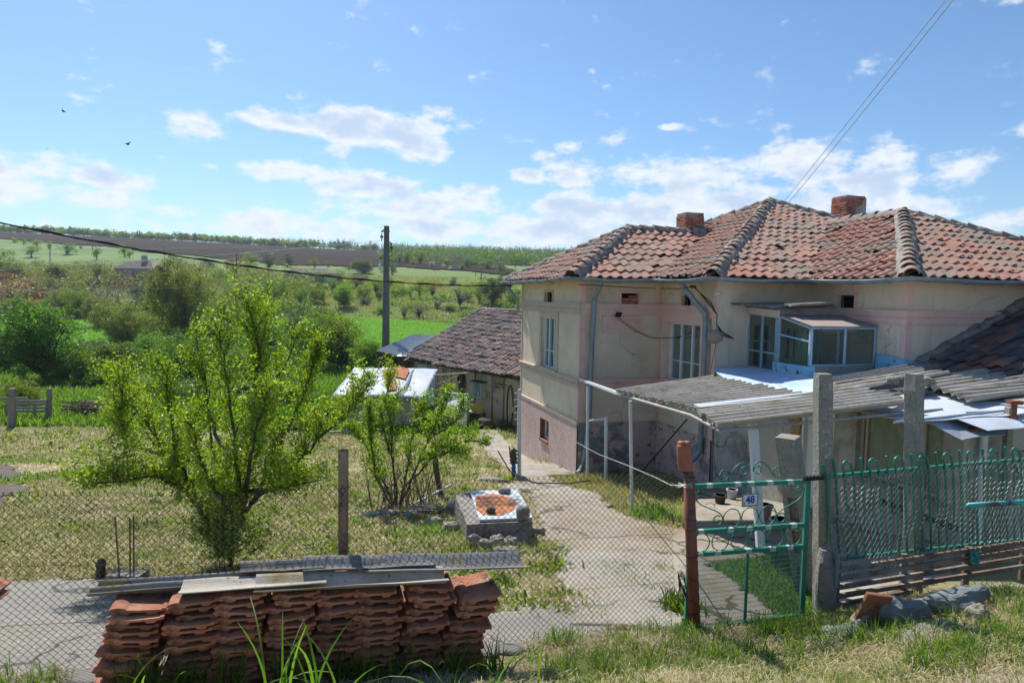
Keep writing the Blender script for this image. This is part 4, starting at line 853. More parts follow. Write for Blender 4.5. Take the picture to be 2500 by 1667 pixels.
mb=MB(); mb.bar(H(4.1,b2+.5,-1.25),H(4.1,b2+.5,-.55),.05); mb.bar(H(3.5,b2+.5,-1.25),H(3.5,b2+.5,-.55),.05); mb.bar(H(3.5,b2+.5,-.57),H(4.5,b2+.5,-.57),.05); mb.build('inner_frame',M['window_white'],pf2)
# parapets, upstand
mb=MB(); mb.hexa([H(AX-.05,bm_+.12,-1.55),H(AX-.05,b2-.05,-1.5),H(AX+.09,b2-.05,-1.5),H(AX+.09,bm_+.12,-1.55),H(AX-.05,bm_+.12,-1.24),H(AX-.05,b2-.05,-1.235),H(AX+.09,b2-.05,-1.235),H(AX+.09,bm_+.12,-1.24)]); mb.build('parapet',M['paint_sky'],house)
mb=MB(); mb.hexa([H(AX+.09,b2-.05,-1.5),H(a3,b2-.05,-1.45),H(a3,b2+.08,-1.45),H(AX+.09,b2+.08,-1.5),H(AX+.09,b2-.05,-1.245),H(a3,b2-.05,-1.225),H(a3,b2+.08,-1.225),H(AX+.09,b2+.08,-1.245)]); mb.build('parapet',M['concrete_post'],house)
mb=MB(); mb.hexa([H(4.50,-4.45,-1.5),H(4.50,-5.1,-1.5),H(4.55,-5.1,-1.5),H(4.55,-4.45,-1.5),H(4.52,-4.45,-.98),H(4.52,-5.1,-1.04),H(4.56,-5.1,-1.04),H(4.56,-4.45,-.98)]); mb.hexa([H(4.50,-5.10,-1.5),H(4.95,-5.12,-1.4),H(4.95,-5.055,-1.4),H(4.55,-5.055,-1.5),H(4.50,-5.10,-1.04),H(4.9,-5.12,-1.10),H(4.9,-5.055,-1.10),H(4.55,-5.055,-1.04)]); mb.build('flashing',M['paint_sky'],house)
# bay roof: corrugated board, mortar above, and asbestos lid
def corrug(mb,p00,p10,p11,p01,n,amp,thick=.007,per=8,ragged=0,seed=0):
    """corrugations run p00->p10; n waves counted across p00->p01"""
    p00,p10,p11,p01=(Vector(p) for p in (p00,p10,p11,p01)); nrm=(p10-p00).cross(p01-p00).normalized()
    if nrm.z<0: nrm=-nrm
    K=n*per; vs=[]; M_=4; rnd=random.Random(seed)
    ends=[rnd.uniform(-1,1)*ragged for _ in range(n+2)]
    for k in range(K+1):
        f=k/K; h=amp*math.cos(2*math.pi*f*n)
        e=ends[int(f*n)]
        for m in range(M_+1):
            g=m/M_; g2=g+(e if m in (0,M_) else 0)*(1 if m==M_ else .5); pt=(p00.lerp(p10,g2)).lerp(p01.lerp(p11,g2),f)
            vs.append(pt+nrm*(h+.012*mnoise.noise(Vector((f*3,g*3,seed)))))
    fs=[(k*(M_+1)+m,k*(M_+1)+m+1,(k+1)*(M_+1)+m+1,(k+1)*(M_+1)+m) for k in range(K) for m in range(M_)]
    n0=len(vs); vs2=[v-nrm*thick for v in vs]; fs2=[tuple(n0+i for i in f[::-1]) for f in fs]
    ed=[]
    for k in range(K):
        for m in (0,M_):
            a=k*(M_+1)+m;b=(k+1)*(M_+1)+m; ed.append((a,b,n0+b,n0+a) if m==0 else (b,a,n0+a,n0+b))
    for m in range(M_):
        for k in (0,K):
            a=k*(M_+1)+m;b=a+1; ed.append((b,a,n0+a,n0+b) if k==0 else (a,b,n0+b,n0+a))
    mb.add(vs+vs2,fs+fs2+ed)
mb=MB(); corrug(mb,H(AX-.04,bm_+.05,-.245),H(AX-.06,b2-.07,-.45),H(a3,b2-.07,-.45),H(a3-.02,bm_+.05,-.245),34,.008,.006,6)
mb.build('bay_roof',M['bay_board'],house)
mb=MB(); mb.hexa([H(AX-.04,bm_-.02,-.29),H(a3-.01,bm_-.02,-.25),H(a3-.01,-2.44,-.25),H(AX-.04,-2.44,-.25),H(AX-.0,bm_+.10,-.13),H(a3-.01,bm_+.15,-.08),H(a3-.01,-2.44,-.06),H(AX-.04,-2.44,-.10)]); mb.build('porch_ceiling',M['grey_render'],house)
mb=MB(); corrug(mb,H(2.50,-2.46,-.055),H(4.35,-2.46,-.02),H(4.35,-3.45,-.04),H(2.72,-3.62,-.10),7,.022,.008); mb.build('porch_roof',M['asbestos_dark'],house)
mb=MB(); corrug(mb,H(3.05,-3.50,-.05),H(4.1,-3.45,-.0),H(4.1,-3.68,-.01),H(3.05,-3.74,-.07),2,.02,.008); mb.build('porch_roof',M['asbestos'],house)
mb=MB(); mb.hexa([H(AX-.10,-2.45,-.24),H(AX-.10,bm_-.04,-.32),H(AX-.05,bm_-.04,-.32),H(AX-.05,-2.45,-.24),H(AX-.12,-2.45,-.12),H(AX-.12,bm_-.04,-.17),H(AX-.05,bm_-.04,-.17),H(AX-.05,-2.45,-.12)]); mb.build('fascia',M['sand_trim'],house)
# interior door and windows seen behind the porch glass
f=window(WD,*hD[0],leaves=2,curt=0,bar=.4,trim='plaster'); f=window(WD,*hD[1],leaves=2,curt=0,bar=0,trim='plaster',frame_t=.055)
# ---------------- annex with flat sheet roof ----------------
annex=thing('annex','low grey rendered annex with white door, large window and patched sheet roof','building')
AW=((2.2,-2.5),(2.2,-8.25),nA); AF=((2.2,-8.25),(10.5,-8.25),nB)
dh=(2.70,3.46,-3.62,-1.62); wh=(3.92,5.45,-2.73,-1.66)
mb=MB(); hwall(mb,*AW[:2],-4.3,-1.52,nA,[(dh[0],dh[1],dh[2],-1.7),(wh[0],wh[1],wh[2],wh[3])],rev=.16); hwall(mb,*AF[:2],-4.3,-1.42,nB); hwall(mb,(10.5,-8.25),(10.5,-5.05),-4.3,-1.4,(1,0)); mb.build('wall',M['grey_render'],annex)
mb=MB(); wbox(mb,*AW,2.70,3.46,-3.62,-1.95,-.10,-.06); wbox(mb,*AW,2.78,3.38,-2.75,-2.02,-.06,-.052); dr=mb.build('door',M['door_white'],annex)
mb=MB(); wbox(mb,*AW,3.38,3.41,-2.85,-2.62,-.06,-.045); wbox(mb,*AW,3.30,3.41,-2.70,-2.68,-.045,-.01); mb.build('handle',M['wire_pale'],dr)
mb=MB(); wbox(mb,*AW,2.70,2.745,-3.62,-1.70,-.06,.01); wbox(mb,*AW,3.415,3.46,-3.62,-1.70,-.06,.01); wbox(mb,*AW,2.745,3.415,-1.95,-1.90,-.06,.01); mb.build('door_frame',M['door_white'],dr)
mb=MB(); wbox(mb,*AW,2.75,3.41,-1.90,-1.70,-.10,-.09); mb.build('transom',M['frosted'],dr)
mb=MB(); wbox(mb,*AW,2.50,2.66,-3.2,-1.72,-.002,.03); mb.build('yellow_panel',M['yellow_wood'],annex)
mb=MB()
for a,b,c,d in ((wh[0],wh[1],wh[2],wh[2]+.05),(wh[0],wh[1],wh[3]-.05,wh[3]),(wh[0],wh[0]+.06,wh[2]+.05,wh[3]-.05),(wh[1]-.06,wh[1],wh[2]+.05,wh[3]-.05),(4.02,4.06,wh[2]+.05,wh[3]-.05),(5.05,5.10,wh[2]+.05,wh[3]-.05)): wbox(mb,*AW,a,b,c,d,-.14,-.09)
f=mb.build('window',M['sand_trim'],annex); mb=MB(); wbox(mb,*AW,wh[0]+.02,wh[1]-.02,wh[2]+.02,wh[3]-.02,-.125,-.12); mb.build('pane',M['frosted'],f)
mb=MB(); wbox(mb,*AW,3.80,5.60,-2.80,-2.735,-.10,.07); mb.build('window_sill',M['concrete_post'],annex)
mb=MB(); wbox(mb,*AW,4.5,5.75,-3.05,-2.99,.0,.05); mb.build('ledge_rail',M['wood_dark'],annex)
mb=MB(); c=H(2.45,-8.33,0); mb.tube([Vector((c.x,c.y,-1.62)),Vector((c.x,c.y,-4.1))],.045,12); mb.build('downpipe',M['white_metal'],annex)
mb=MB(); c=H(2.75,-8.42,0); mb.box((c.x,c.y,-2.7),(.07,.09,2.7)); mb.build('corner_post',M['concrete_post'],annex)
mb=MB(); mb.bar(H(2.0,-8.45,-1.66),H(2.8,-8.45,-1.50),.13,.10); mb.tube([H(2.72,-8.5,-1.62),H(2.72,-8.5,-1.28)],.035,8); mb.box(H(2.72,-8.5,-1.27),(.16,.10,.05)); mb.build('rusty_bracket',M['rust_paint'],annex)
def sheet(poly,th,m,name='roof_sheet',seed=0,wav=.012,par=None):
    """flat sheet over (a,b,z) polygon, slightly buckled"""
    par=par or annex; bm=bmesh.new(); vs=[bm.verts.new(H(*p)) for p in poly]; bm.faces.new(vs)
    bmesh.ops.triangulate(bm,faces=bm.faces[:]); 
    for _ in range(4): bmesh.ops.subdivide_edges(bm,edges=bm.edges[:],cuts=1,use_grid_fill=True)
    for v in bm.verts: v.co.z+=wav*2*mnoise.noise(Vector((v.co.x*1.6,v.co.y*1.6,seed*4.1)))
    me=bpy.data.meshes.new(name); bm.to_mesh(me); bm.free(); me.materials.append(m); o=link(name,me,par); md=o.modifiers.new('s','SOLIDIFY'); md.thickness=th; md.offset=-1; return o
def zr(a,b=0): return -1.47+.06*(a-2.2) if a>2.2 else -1.47+.075*(a-2.2)
def Q(*ab,dz=0): return [(a,b,zr(a)+dz) for a,b in ab]
sheet(Q((2.1,-2.46),(1.0,-5.0),(.95,-6.6),(4.6,-6.6),(4.6,-4.9),(4.5,-2.46)),.012,M['blue_sheet'],seed=1,wav=.012)
sheet(Q((1.2,-6.45),(1.35,-8.3),(3.3,-8.55),(3.4,-6.45),dz=.014),.012,M['enamel_white'],seed=2,wav=.02)
sheet(Q((3.2,-6.4),(3.15,-8.6),(6.2,-8.6),(6.2,-6.3),dz=.03),.012,M['enamel_white'],seed=3,wav=.016)
sheet(Q((6.0,-5.1),(6.0,-8.65),(10.6,-8.65),(10.6,-5.1),dz=.015),.012,M['blue_sheet'],seed=4,wav=.016)
sheet(Q((4.4,-5.1),(4.4,-6.7),(6.1,-6.7),(6.1,-5.1),dz=.02),.012,M['blue_sheet'],seed=5,wav=.01)
sheet([(1.55,-8.3,-1.56),(1.7,-8.62,-1.68),(2.35,-8.68,-1.63),(2.75,-8.35,-1.47),(2.3,-8.0,-1.47)],.008,M['zinc_light'],seed=6,wav=.04)
sheet([(1.9,-8.35,-1.50),(2.0,-8.72,-1.57),(2.9,-8.75,-1.52),(2.9,-8.35,-1.42)],.008,M['enamel_white'],seed=7,wav=.03)
# tiled lean-to roof rising to the right against the house wall
mb=MB()
def keepA(p): a,b=loc(p); return -8.0<b<-5.1 and a>4.6
tile_sheet(mb,H(4.72,-5.08,-1.24),-V,U,.46,2.9,5.2,keepA,seed=41,tw=.30,tl=.40,jit=1.4)
lt=mb.build('tiled_roof',M['roof_tile_shaded'],annex)
mb=MB(); mb.add([H(4.72,-5.06,-1.27),H(4.72,-8.0,-1.27),H(9.9,-8.0,-1.27+.46*5.18),H(9.9,-5.06,-1.27+.46*5.18)],[(0,1,2,3)]); mb.build('roof_deck',M['roof_deck'],lt)
mb=MB(); hwall(mb,(4.72,-7.95),(9.9,-7.95),-1.6,-1.27,nB); mb.add([H(4.72,-7.95,-1.28),H(9.9,-7.95,-1.28),H(9.9,-7.95,-1.29+.46*5.18)],[(0,1,2)]); mb.build('gable',M['grey_render'],annex)
mm=MB(); mt=MB(); caps(H(4.72,-5.09,-1.2),H(8.9,-5.09,-1.2+.46*4.18),mt,mm,77,w=.09); mm.build('mortar_bed',M['mortar'],lt,smooth=True)
# loose asbestos sheets lying on the annex roof
def loose(label,c4,n,amp,m='asbestos',name='corrugated_sheet',rag=.0,seed=0,cat='roof sheet',group=None,per=8):
    mb=MB(); corrug(mb,*[H(*p) for p in c4],n,amp,.008,per,rag,seed); o=mb.build(name,M[m],None); return tag(o,label,cat,group)
G_='loose corrugated sheets on the annex roof'
loose('long mossy corrugated sheet at the back of the pile on the annex roof',[(2.0,-6.15,-1.33),(4.6,-5.9,-1.10),(4.6,-5.4,-1.08),(2.3,-5.7,-1.31)],3,.03,'asbestos_dark',seed=1,group=G_)
loose('broken grey corrugated sheet in the middle of the pile behind the left concrete post',[(1.55,-6.75,-1.38),(4.0,-6.5,-1.16),(4.1,-6.0,-1.13),(1.8,-6.1,-1.35)],3,.032,'asbestos',rag=.06,seed=2,group=G_)
loose('grey corrugated sheet right of the right concrete post, under the tiled roof',[(3.0,-7.5,-1.31),(5.3,-7.3,-1.14),(5.3,-6.3,-1.10),(3.1,-6.4,-1.26)],6,.034,'asbestos',rag=.03,seed=3,group=G_)
loose('front corrugated sheet of the pile with mossy ridges near the right edge',[(2.75,-7.9,-1.34),(5.8,-7.9,-1.17),(5.8,-7.3,-1.13),(3.0,-7.2,-1.28)],4,.034,'asbestos',rag=.03,seed=4,group=G_)
loose('small broken corrugated piece below the pile on the white sheet',[(1.75,-7.15,-1.44),(3.0,-7.1,-1.35),(3.0,-6.75,-1.33),(1.9,-6.7,-1.40)],2,.03,'asbestos_dark',rag=.05,seed=5,group=G_)
mb=MB()
for k in range(5): mb.rock(H(2.55+.13*k,-6.75-.12*(k%3),-1.20+.05*(k%2)),(.11,.09,.07),seed=k+3)
tag(mb.build('rubble_lump',M['mortar'],None,smooth=True),'lump of broken mortar on the sheets beside the right concrete post','rubble')
mb=MB()
for k in range(5): mb.bar(H(3.40,-8.1+.05*k,-1.345),H(4.0,-8.04+.05*k,-1.315),.035,.02)
mb.bar(H(3.42,-8.14,-1.36),H(3.42,-7.85,-1.36),.03,.02); mb.bar(H(3.98,-8.08,-1.335),H(3.98,-7.8,-1.335),.03,.02)
tag(mb.build('wooden_slat_tray',M['wood_pale'],None),'small pale slatted wooden board lying on the sheet roof near the right edge','board')
mb=MB()
for k in range(4): mb.bar(H(1.55+.1*k,-7.55+.06*k,-1.40),H(2.35,-7.35+.07*k,-1.37),.05,.022)
tag(mb.build('wooden_sticks',M['wood_pale'],None),'bundle of pale wooden sticks on the roof between the concrete posts','sticks')
mb=MB(); mb.tube([H(1.0,-8.25,-1.52),H(2.9,-8.35,-1.40)],.018,8); tag(mb.build('metal_rod',M['zinc_light'],None),'thin grey metal rod lying along the roof edge between concrete posts','rod')
# ---------------- canopy ----------------
can=thing('yard_canopy','corrugated asbestos canopy on white posts in front of the house door','canopy')
mb=MB(); corrug(mb,H(-1.13,-4.46,-1.60),H(.95,-4.30,-1.40),H(1.25,-6.75,-1.44),H(-.72,-6.55,-1.61),15,.030,.008,8,ragged=.03,seed=3)
mb.build('corrugated_sheet',M['asbestos'],can)
mb=MB(); corrug(mb,H(-1.30,-7.8,-1.56),H(1.75,-7.95,-1.33),H(1.85,-6.8,-1.29),H(-.95,-6.68,-1.55),7,.03,.009,10,ragged=.02,seed=9); mb.build('corrugated_sheet',M['asbestos'],can)
mb=MB(); mb.hexa([H(-.9,-6.75,-1.52),H(1.2,-6.85,-1.365),H(1.2,-6.6,-1.36),H(-.85,-6.5,-1.52),H(-.9,-6.75,-1.515),H(1.2,-6.85,-1.36),H(1.2,-6.6,-1.355),H(-.85,-6.5,-1.515)]); mb.build('flat_strip',M['enamel_white'],can)
mb=MB(); mb.bar(H(.0,-.08,-1.97),H(-1.05,-4.5,-1.66),.06,.05); mb.build('beam',M['white_metal'],can)
mb=MB(); mb.tube([H(-1.06,-4.4,-1.67),H(-.95,-6.6,-1.66),H(-1.25,-7.8,-1.64)],.022,8); mb.tube([H(-1.25,-7.75,-1.64),H(2.2,-7.9,-1.45)],.022,8); mb.build('beam',M['wire_pale'],can)
mb=MB(); mb.tube([H(-1.0,-5.6,-1.66),H(2.2,-5.6,-1.55)],.022,6); mb.tube([H(-1.0,-4.5,-1.66),H(1.0,-4.3,-1.47)],.022,6); mb.build('rafter',M['wood_grey'],can)
def post(a,b,z1,r,par=can,m='white_metal'):
    g=HG(a,b); mb=MB(); mb.tube([g+Vector((0,0,-.1)),Vector((g.x,g.y,z1))],r,12); return mb.build('post',M[m],par)
g=G(1543,1245); mb=MB(); mb.tube([g,P(1539,978,g.y)],.032,12); mb.build('post',M['white_metal'],can)
g=G(1434,1168); mb=MB(); mb.tube([g,P(1435,942,g.y)],.036,12); mb.build('post',M['white_metal'],can)
g=G(1858,1350); q=P(1838,1032,g.y); mb=MB(); mb.bar(g,q,.105,.09,up=(0,1,0)); mb.build('post',M['white_metal'],can)
sp_=thing('clothes_pole','short white steel pole with a crossbar near the house corner','pole'); g=G(1479,1172)
mb=MB(); mb.tube([g,P(1480,1018,g.y)],.042,12); mb.build('pole',M['white_metal'],sp_); mb=MB(); mb.tube([P(1480,1022,g.y)-Vector((.03,0,0)),P(1438,1027,g.y)],.022,8); mb.build('crossbar',M['white_metal'],sp_)
wp=thing('wall_side_pole','tall thin white steel pole standing at the left corner of the house','pole'); g=G(1268,1166)
mb=MB(); mb.tube([g,P(1267,1030,g.y),P(1268,950,g.y)],[.045,.045,.03],12); mb.build('pole',M['white_metal'],wp); mb=MB()
for k in range(5): mb.tube([P(1268,955+k*16,g.y)+Vector((0.03,0,0)),P(1262-3*(k%2),960+k*16,g.y)+Vector((-.05,0,0)),P(1272,962+k*16,g.y)],.006,4)
mb.build('wire_tie',M['wire_pale'],wp)
tp=thing('wrapped_tap_post','garden tap post wrapped in dark cloth above and blue cloth below','tap'); g=G(1254,1168)
mb=MB(); 
n0=[]
for k in range(10): n0.append(g.lerp(P(1254,1130,g.y),k/9)+Vector((.01*math.sin(k*2),0,0)))
mb.tube(n0,[.05+.012*math.sin(k*2.3) for k in range(10)],10); mb.build('blue_wrapping',M['blue_cloth'],tp,smooth=True)
mb=MB(); n0=[P(1254,1130,g.y).lerp(P(1252,1098,g.y),k/8)+Vector((.025*math.sin(k*3),.01,0)) for k in range(9)]; mb.tube(n0,[.085+.02*math.sin(k*2.9+1) for k in range(9)],9); mb.build('dark_wrapping',M['bark'],tp)
mb=MB(); mb.tube([P(1250,1100,g.y),P(1243,1090,g.y),P(1246,1112,g.y)],.02,6); mb.build('rag_end',M['stone'],tp)
mb=MB(); mb.tube([P(1215,1100,g.y+.2),P(1245,1150,g.y),P(1300,1178,g.y-1.2),P(1390,1180,g.y-1.6),P(1440,1172,g.y-.9)],.014,6); tag(mb.build('hose',M['wire_black'],None),'black hose lying on the path towards the house corner','hose')
# things under the canopy
def pot(px,py,Y,r,h,m,label,name='plant_pot'):
    q=P(px,py,Y); z=gz(q.x,q.y)+.03; mb=MB(); mb.tube([(q.x,q.y,z),(q.x,q.y,z+h*.85),(q.x,q.y,z+h*.85),(q.x,q.y,z+h),(q.x,q.y,z+h),(q.x,q.y,z+h*.6)],[r*.72,r*.95,r*1.08,r*1.08,r*.88,r*.8],16); return tag(mb.build(name,M[m],None,smooth=False),label,'pot')
pot(1868,1205,10.6,.13,.24,'plastic_pink','pale pink flower pot on the yard behind the gate'); pot(1788,1180,12.3,.10,.2,'plastic_white','small white bucket by the house wall behind the gate','bucket')
pot(1908,1225,9.9,.16,.13,'plastic_white','low white bowl on the yard behind the leaning post','bowl')
for k,(px,py) in enumerate(((1840,1190),(1760,1170))): pot(px,py,11.8,.11,.16,'wood_dark',('dark flower pot behind the big white post','dark pot at the foot of the house corner')[k])
# pallet / stick leaning on the wall
mb=MB(); mb.bar(H(1.2,-.9,gz(*H(1.2,-.9,0)[:2])),H(2.1,-1.55,-2.75),.03); tag(mb.build('iron_bar',M['wire_black'],None),'long dark iron bar leaning on the house wall','bar')
# ---------------- well ----------------
well=thing('covered_well','low concrete well with a rusty white metal cover in the garden','well')
g=G(1230,1300); wc=[G(1160,1318),G(1302,1318)]
wz=-2.97; A=P(1155,1272,9.0);
def at(px,py,z): d=ray(px,py); return d*(z/d.z)
c1,c2,c3,c4=at(1140,1275,-3.0),at(1300,1266,-3.0),at(1262,1192,-3.0),at(1110,1200,-3.0)
def slab(mb,pts,z0,z1,seed=0,sub=6):
    vs=[];n=0; P_=[]
    for i in range(len(pts)):
        a=pts[i];b=pts[(i+1)%len(pts)]
        for k in range(sub):
            q=Vector(a).lerp(Vector(b),k/sub); q.x+=.02*mnoise.noise(Vector((i*3+k*.9,seed,0))); q.y+=.03*mnoise.noise(Vector((i*3+k*.9,seed,4))); P_.append(q)
    n=len(P_); mb.add([(p.x,p.y,z0) for p in P_]+[(p.x,p.y,z1) for p in P_],[tuple(range(n-1,-1,-1)),tuple(range(n,2*n))]+[(i,(i+1)%n,n+(i+1)%n,n+i) for i in range(n)])
mb=MB(); slab(mb,[c1,c2,c3,c4],-3.5,-3.03,3); mb.build('base',M['stone'],well)
mb=MB(); w1,w2,w3,w4=at(1170,1268,-2.99),at(1301,1262,-2.99),at(1264,1194,-2.99),at(1147,1197,-2.99); slab(mb,[w1,w2,w3,w4],-3.026,-2.99,5,3); mb.build('cover',M['enamel_white'],well,bevel=.006)
mb=MB(); pts=[at(x,y,-2.985) for x,y in ((1160,1212),(1200,1204),(1240,1212),(1262,1228),(1255,1244),(1222,1258),(1180,1256),(1162,1240))]; slab(mb,pts,-2.988,-2.984,8,4); mb.build('rust_patch',M['orange_rust'],well)
def stone(px,py,z,s,m,label,seed,name='stone'):
    q=at(px,py,z); mb=MB(); mb.rock(q,s,seed,14,.12); o=mb.build(name,M[m],None,smooth=True); return tag(o,label,'stone')
stone(1277,1250,-2.90,(.10,.10,.10),'stone','round grey stone on the corner of the white well cover',3); stone(1198,1245,-2.95,(.07,.06,.05),'wood_dark','dark lump on the rust patch of the well cover',5); stone(1232,1197,-2.95,(.10,.06,.045),'stone','flat grey stone at the back of the well cover',8)
mb=MB(); rnd=random.Random(4)
for k in range(90):
    q=at(rnd.uniform(1160,1250),rnd.uniform(1212,1235),-2.97); a=rnd.uniform(-.5,.5); mb.tube([q,q+Vector((math.cos(a)*rnd.uniform(.05,.2),math.sin(a)*.1,rnd.uniform(-.005,.02)))],.003,3)
tag(mb.build('twig_litter',M['twig'],None),'brown dry twigs scattered over the rusty well cover','twigs','',None); bpy.data.objects['twig_litter']['kind']='stuff'
lab=['boulder in front of the well, left of the others','dark boulder at the front left corner of the well','pale rubble block left of the well','grey boulder below the white well cover','rubble stone right of the middle in front of the well','dark stone by the shrub stems left of the well','flat stone slab behind the well cover','grey stone at the right end behind the well','rubble stone near the white pipe']
lab+=['knobbly stone at the foot of the well, third from its left corner','light stone under the front edge of the well, fourth from the left','brown stone under the front edge of the well near its right corner','small stone at the right front corner of the well','long low stone in the grass before the well']
for k,(px,py,s) in enumerate(((1100,1300,(.14,.12,.10)),(1060,1285,(.16,.12,.09)),(1115,1250,(.20,.16,.12)),(1186,1342,(.12,.09,.09)),(1246,1338,(.10,.08,.10)),(950,1258,(.16,.10,.06)),(1205,1178,(.36,.12,.07)),(1272,1175,(.16,.12,.08)),(1005,1262,(.14,.1,.06)),(1160,1338,(.12,.10,.11)),(1212,1336,(.11,.09,.10)),(1270,1330,(.12,.09,.11)),(1312,1310,(.10,.09,.10)),(1235,1350,(.17,.09,.05)))):
    g=G(px,py); mb=MB(); mb.rock(g+Vector((0,0,s[2]*.6)),s,k+20,12,.2); tag(mb.build('rubble_stone',M['stone' if k%2 else 'concrete_post'],None),lab[k],'stone','rubble stones around the well')
mb=MB(); a=G(855,1265)+Vector((0,0,.03)); b=G(925,1258)+Vector((0,0,.04)); mb.tube([a,b],.022,8); tag(mb.build('white_pipe',M['white_metal'],None),'white pipe on the grass left of the shrub','pipe')
mb=MB(); a=G(1010,1238)+Vector((0,0,.06)); b=G(1100,1215)+Vector((0,0,.25)); mb.tube([a,b],.02,8); tag(mb.build('white_pipe',M['white_metal'],None),'white pipe running from the shrub to the well','pipe')
# ---------------- barn ----------------
barn=thing('mud_barn','old ochre mud walled barn with a sagging brown tiled roof','barn')
B0=Vector((.33,26,0)); bd=Vector((-5.16,6.5,0)).normalized(); bn=Vector((.783,.622,0)); bn=(bn-bd*bn.dot(bd)).normalized()
def BP(s,o,z): p=B0+bd*s+bn*o; return Vector((p.x,p.y,z))
S0,S1=-1.3,8.3
mb=MB()
vs=[];K=40
def bw(mb,s0,s1,o0,o1,z0,z1):
    vs=[BP(s,o,z) for z in (z0,z1) for s,o in ((s0,o0),(s1,o0),(s1,o1),(s0,o1))]; mb.hexa(vs)
bw(mb,S0,S1,0,.3,-5.9,-2.95); bw(mb,S1-.3,S1,.3,5.5,-5.9,-2.8); bw(mb,S0,S0+.3,.3,5.5,-5.9,-2.8)
mb.prism([BP(S1,-.0,-2.95),BP(S1,4.2,-.75),BP(S1,8.4,-2.95)],-bd*.3); mb.build('wall',M['mud_wall'],barn)
mb=MB(); tile_sheet(mb,BP(S1+.35,-.5,-3.08),-bd,bn,.50,S1-S0+.5,4.75,lambda p:True,seed=91,tw=.27,tl=.36,amp=.10,jit=2.2,flatpan=False,nx=6,lip=.03)
for i,v in enumerate(mb.v):
    v=Vector(v); s=(v-B0).dot(bd); w=max(0,-3.2-0); v.z-= .10*math.sin((s+1)/9*math.pi)+.03*mnoise.noise(v*.6); mb.v[i]=tuple(v)
br=mb.build('roof',M['barn_tile'],barn)
mb=MB(); mb.add([BP(S1+.35,-.45,-3.22),BP(S0,-.45,-3.22),BP(S0,4.25,-.87),BP(S1+.35,4.25,-.87)],[(0,1,2,3)]); mb.add([BP(S1+.35,4.25,-.72),BP(S0,4.25,-.72),BP(S0,8.9,-3.0),BP(S1+.35,8.9,-3.0)],[(0,1,2,3)]); mb.build('roof_deck',M['roof_deck'],br)
mt=MB();mm=MB(); caps(BP(S1+.3,4.25,-.72),BP(S0,4.25,-.78),mt,mm,55,w=.12); mt.build('ridge_tiles',M['barn_tile'],br)
mb=MB()
for (s0,s1,z0,z1,o) in ((6.25,6.95,-5.6,-3.45,-.03),(7.0,7.85,-5.6,-3.35,-.04)): bw(mb,s0,s1,o,o+.03,z0,z1)
d_=mb.build('door',M['pale_blue_board'],barn); mb=MB(); bw(mb,6.7,6.95,-.07,-.03,-4.35,-4.25); mb.build('latch',M['wire_black'],d_)
mb=MB()
for s in (6.1,5.55,4.9,3.0,1.75,.95): mb=MB(); bw(mb,s,s+.09,-.02,.02,-5.6,-3.15); mb.build('wall_post',M['wood_brown'],barn)
mb=MB(); rnd=random.Random(8)
for k in range(60):
    s=rnd.choice([rnd.uniform(.4,1.9),rnd.uniform(1.4,1.8),rnd.uniform(5.2,5.8)]); z=rnd.uniform(-3.9,-3.2); mb.tube([BP(s,-.04,z),BP(s+rnd.uniform(-.15,.15),-.07,z-rnd.uniform(.1,.35))],.012,3)
mb.build('lath',M['wood_pale'],barn)
mb=MB(); bw(mb,.8,1.45,-.28,.0,-3.62,-3.58); bw(mb,1.35,1.4,-.2,0,-3.78,-3.62); mb.build('shelf',M['wood_grey'],barn)
hn=thing('horse_harness','dark leather harness straps hanging on the barn wall','harness'); mb=MB()
for k in range(9):
    s=3.85+.07*(k%5); mb.tube([BP(s,-.08,-3.45),BP(s+.1*math.sin(k),-.12,-3.8),BP(s-.08*math.cos(k*2),-.1,-4.2-.06*k),BP(s+.05,-.1,-3.9)],.028,5)
mb.build('strap',M['wood_dark'],hn); mb=MB(); pa=[BP(4.02+.22*math.cos(t*.52),-.1,-3.68+.30*math.sin(t*.52)) for t in range(13)]; mb.tube(pa,.05,7,cap=False); mb.build('collar',M['wire_black'],hn)
nb=thing('nest_box','small greenish wooden box with a lamp fixed to the barn wall','box'); mb=MB(); bw(mb,2.25,2.3,-.28,0,-4.3,-3.65); bw(mb,2.85,2.9,-.28,0,-4.3,-3.65); bw(mb,2.3,2.85,-.03,0,-4.3,-3.65); bw(mb,2.3,2.85,-.28,0,-4.3,-4.25); mb.build('box',M['green_pale'],nb); mb=MB(); bw(mb,2.15,3.0,-.36,.02,-3.65,-3.6); mb.build('lid',M['wood_dark'],nb)
mb=MB(); q=BP(2.6,-.15,-4.12); mb.tube([q+Vector((0,0,-.12)),q,q+Vector((0,0,.06))],[.06,.06,.03],8); mb.build('jar',M['porcelain'],nb)
q=BP(1.9,-.7,0); z=gz(q.x,q.y)
ba=thing('old_barrel','dark battered barrel standing by the barn wall','barrel'); mb=MB(); mb.tube([(q.x,q.y,z),(q.x,q.y,z+.3),(q.x,q.y,z+.62)],[.32,.36,.34],16); mb.build('barrel_body',M['wood_dark'],ba); mb=MB(); mb.tube([(q.x,q.y,z+.58),(q.x,q.y,z+.625)],.36,16); mb.build('rim',M['wire_pale'],ba)
mb=MB(); 
for s,t in ((-.22,0),(.22,0)): mb.bar(Vector((q.x+s,q.y-.15,z+.76)),Vector((q.x+s,q.y+.15,z+.76)),.02,.26)
for s,t in ((-.15,0),(.15,0)): mb.bar(Vector((q.x-.21,q.y+s,z+.76)),Vector((q.x+.21,q.y+s,z+.76)),.02,.26)
mb.bar(Vector((q.x-.21,q.y,z+.64)),Vector((q.x+.21,q.y,z+.64)),.28,.02); tag(mb.build('yellow_crate',M['yellow'],None),'faded yellow crate on top of the dark barrel','crate')
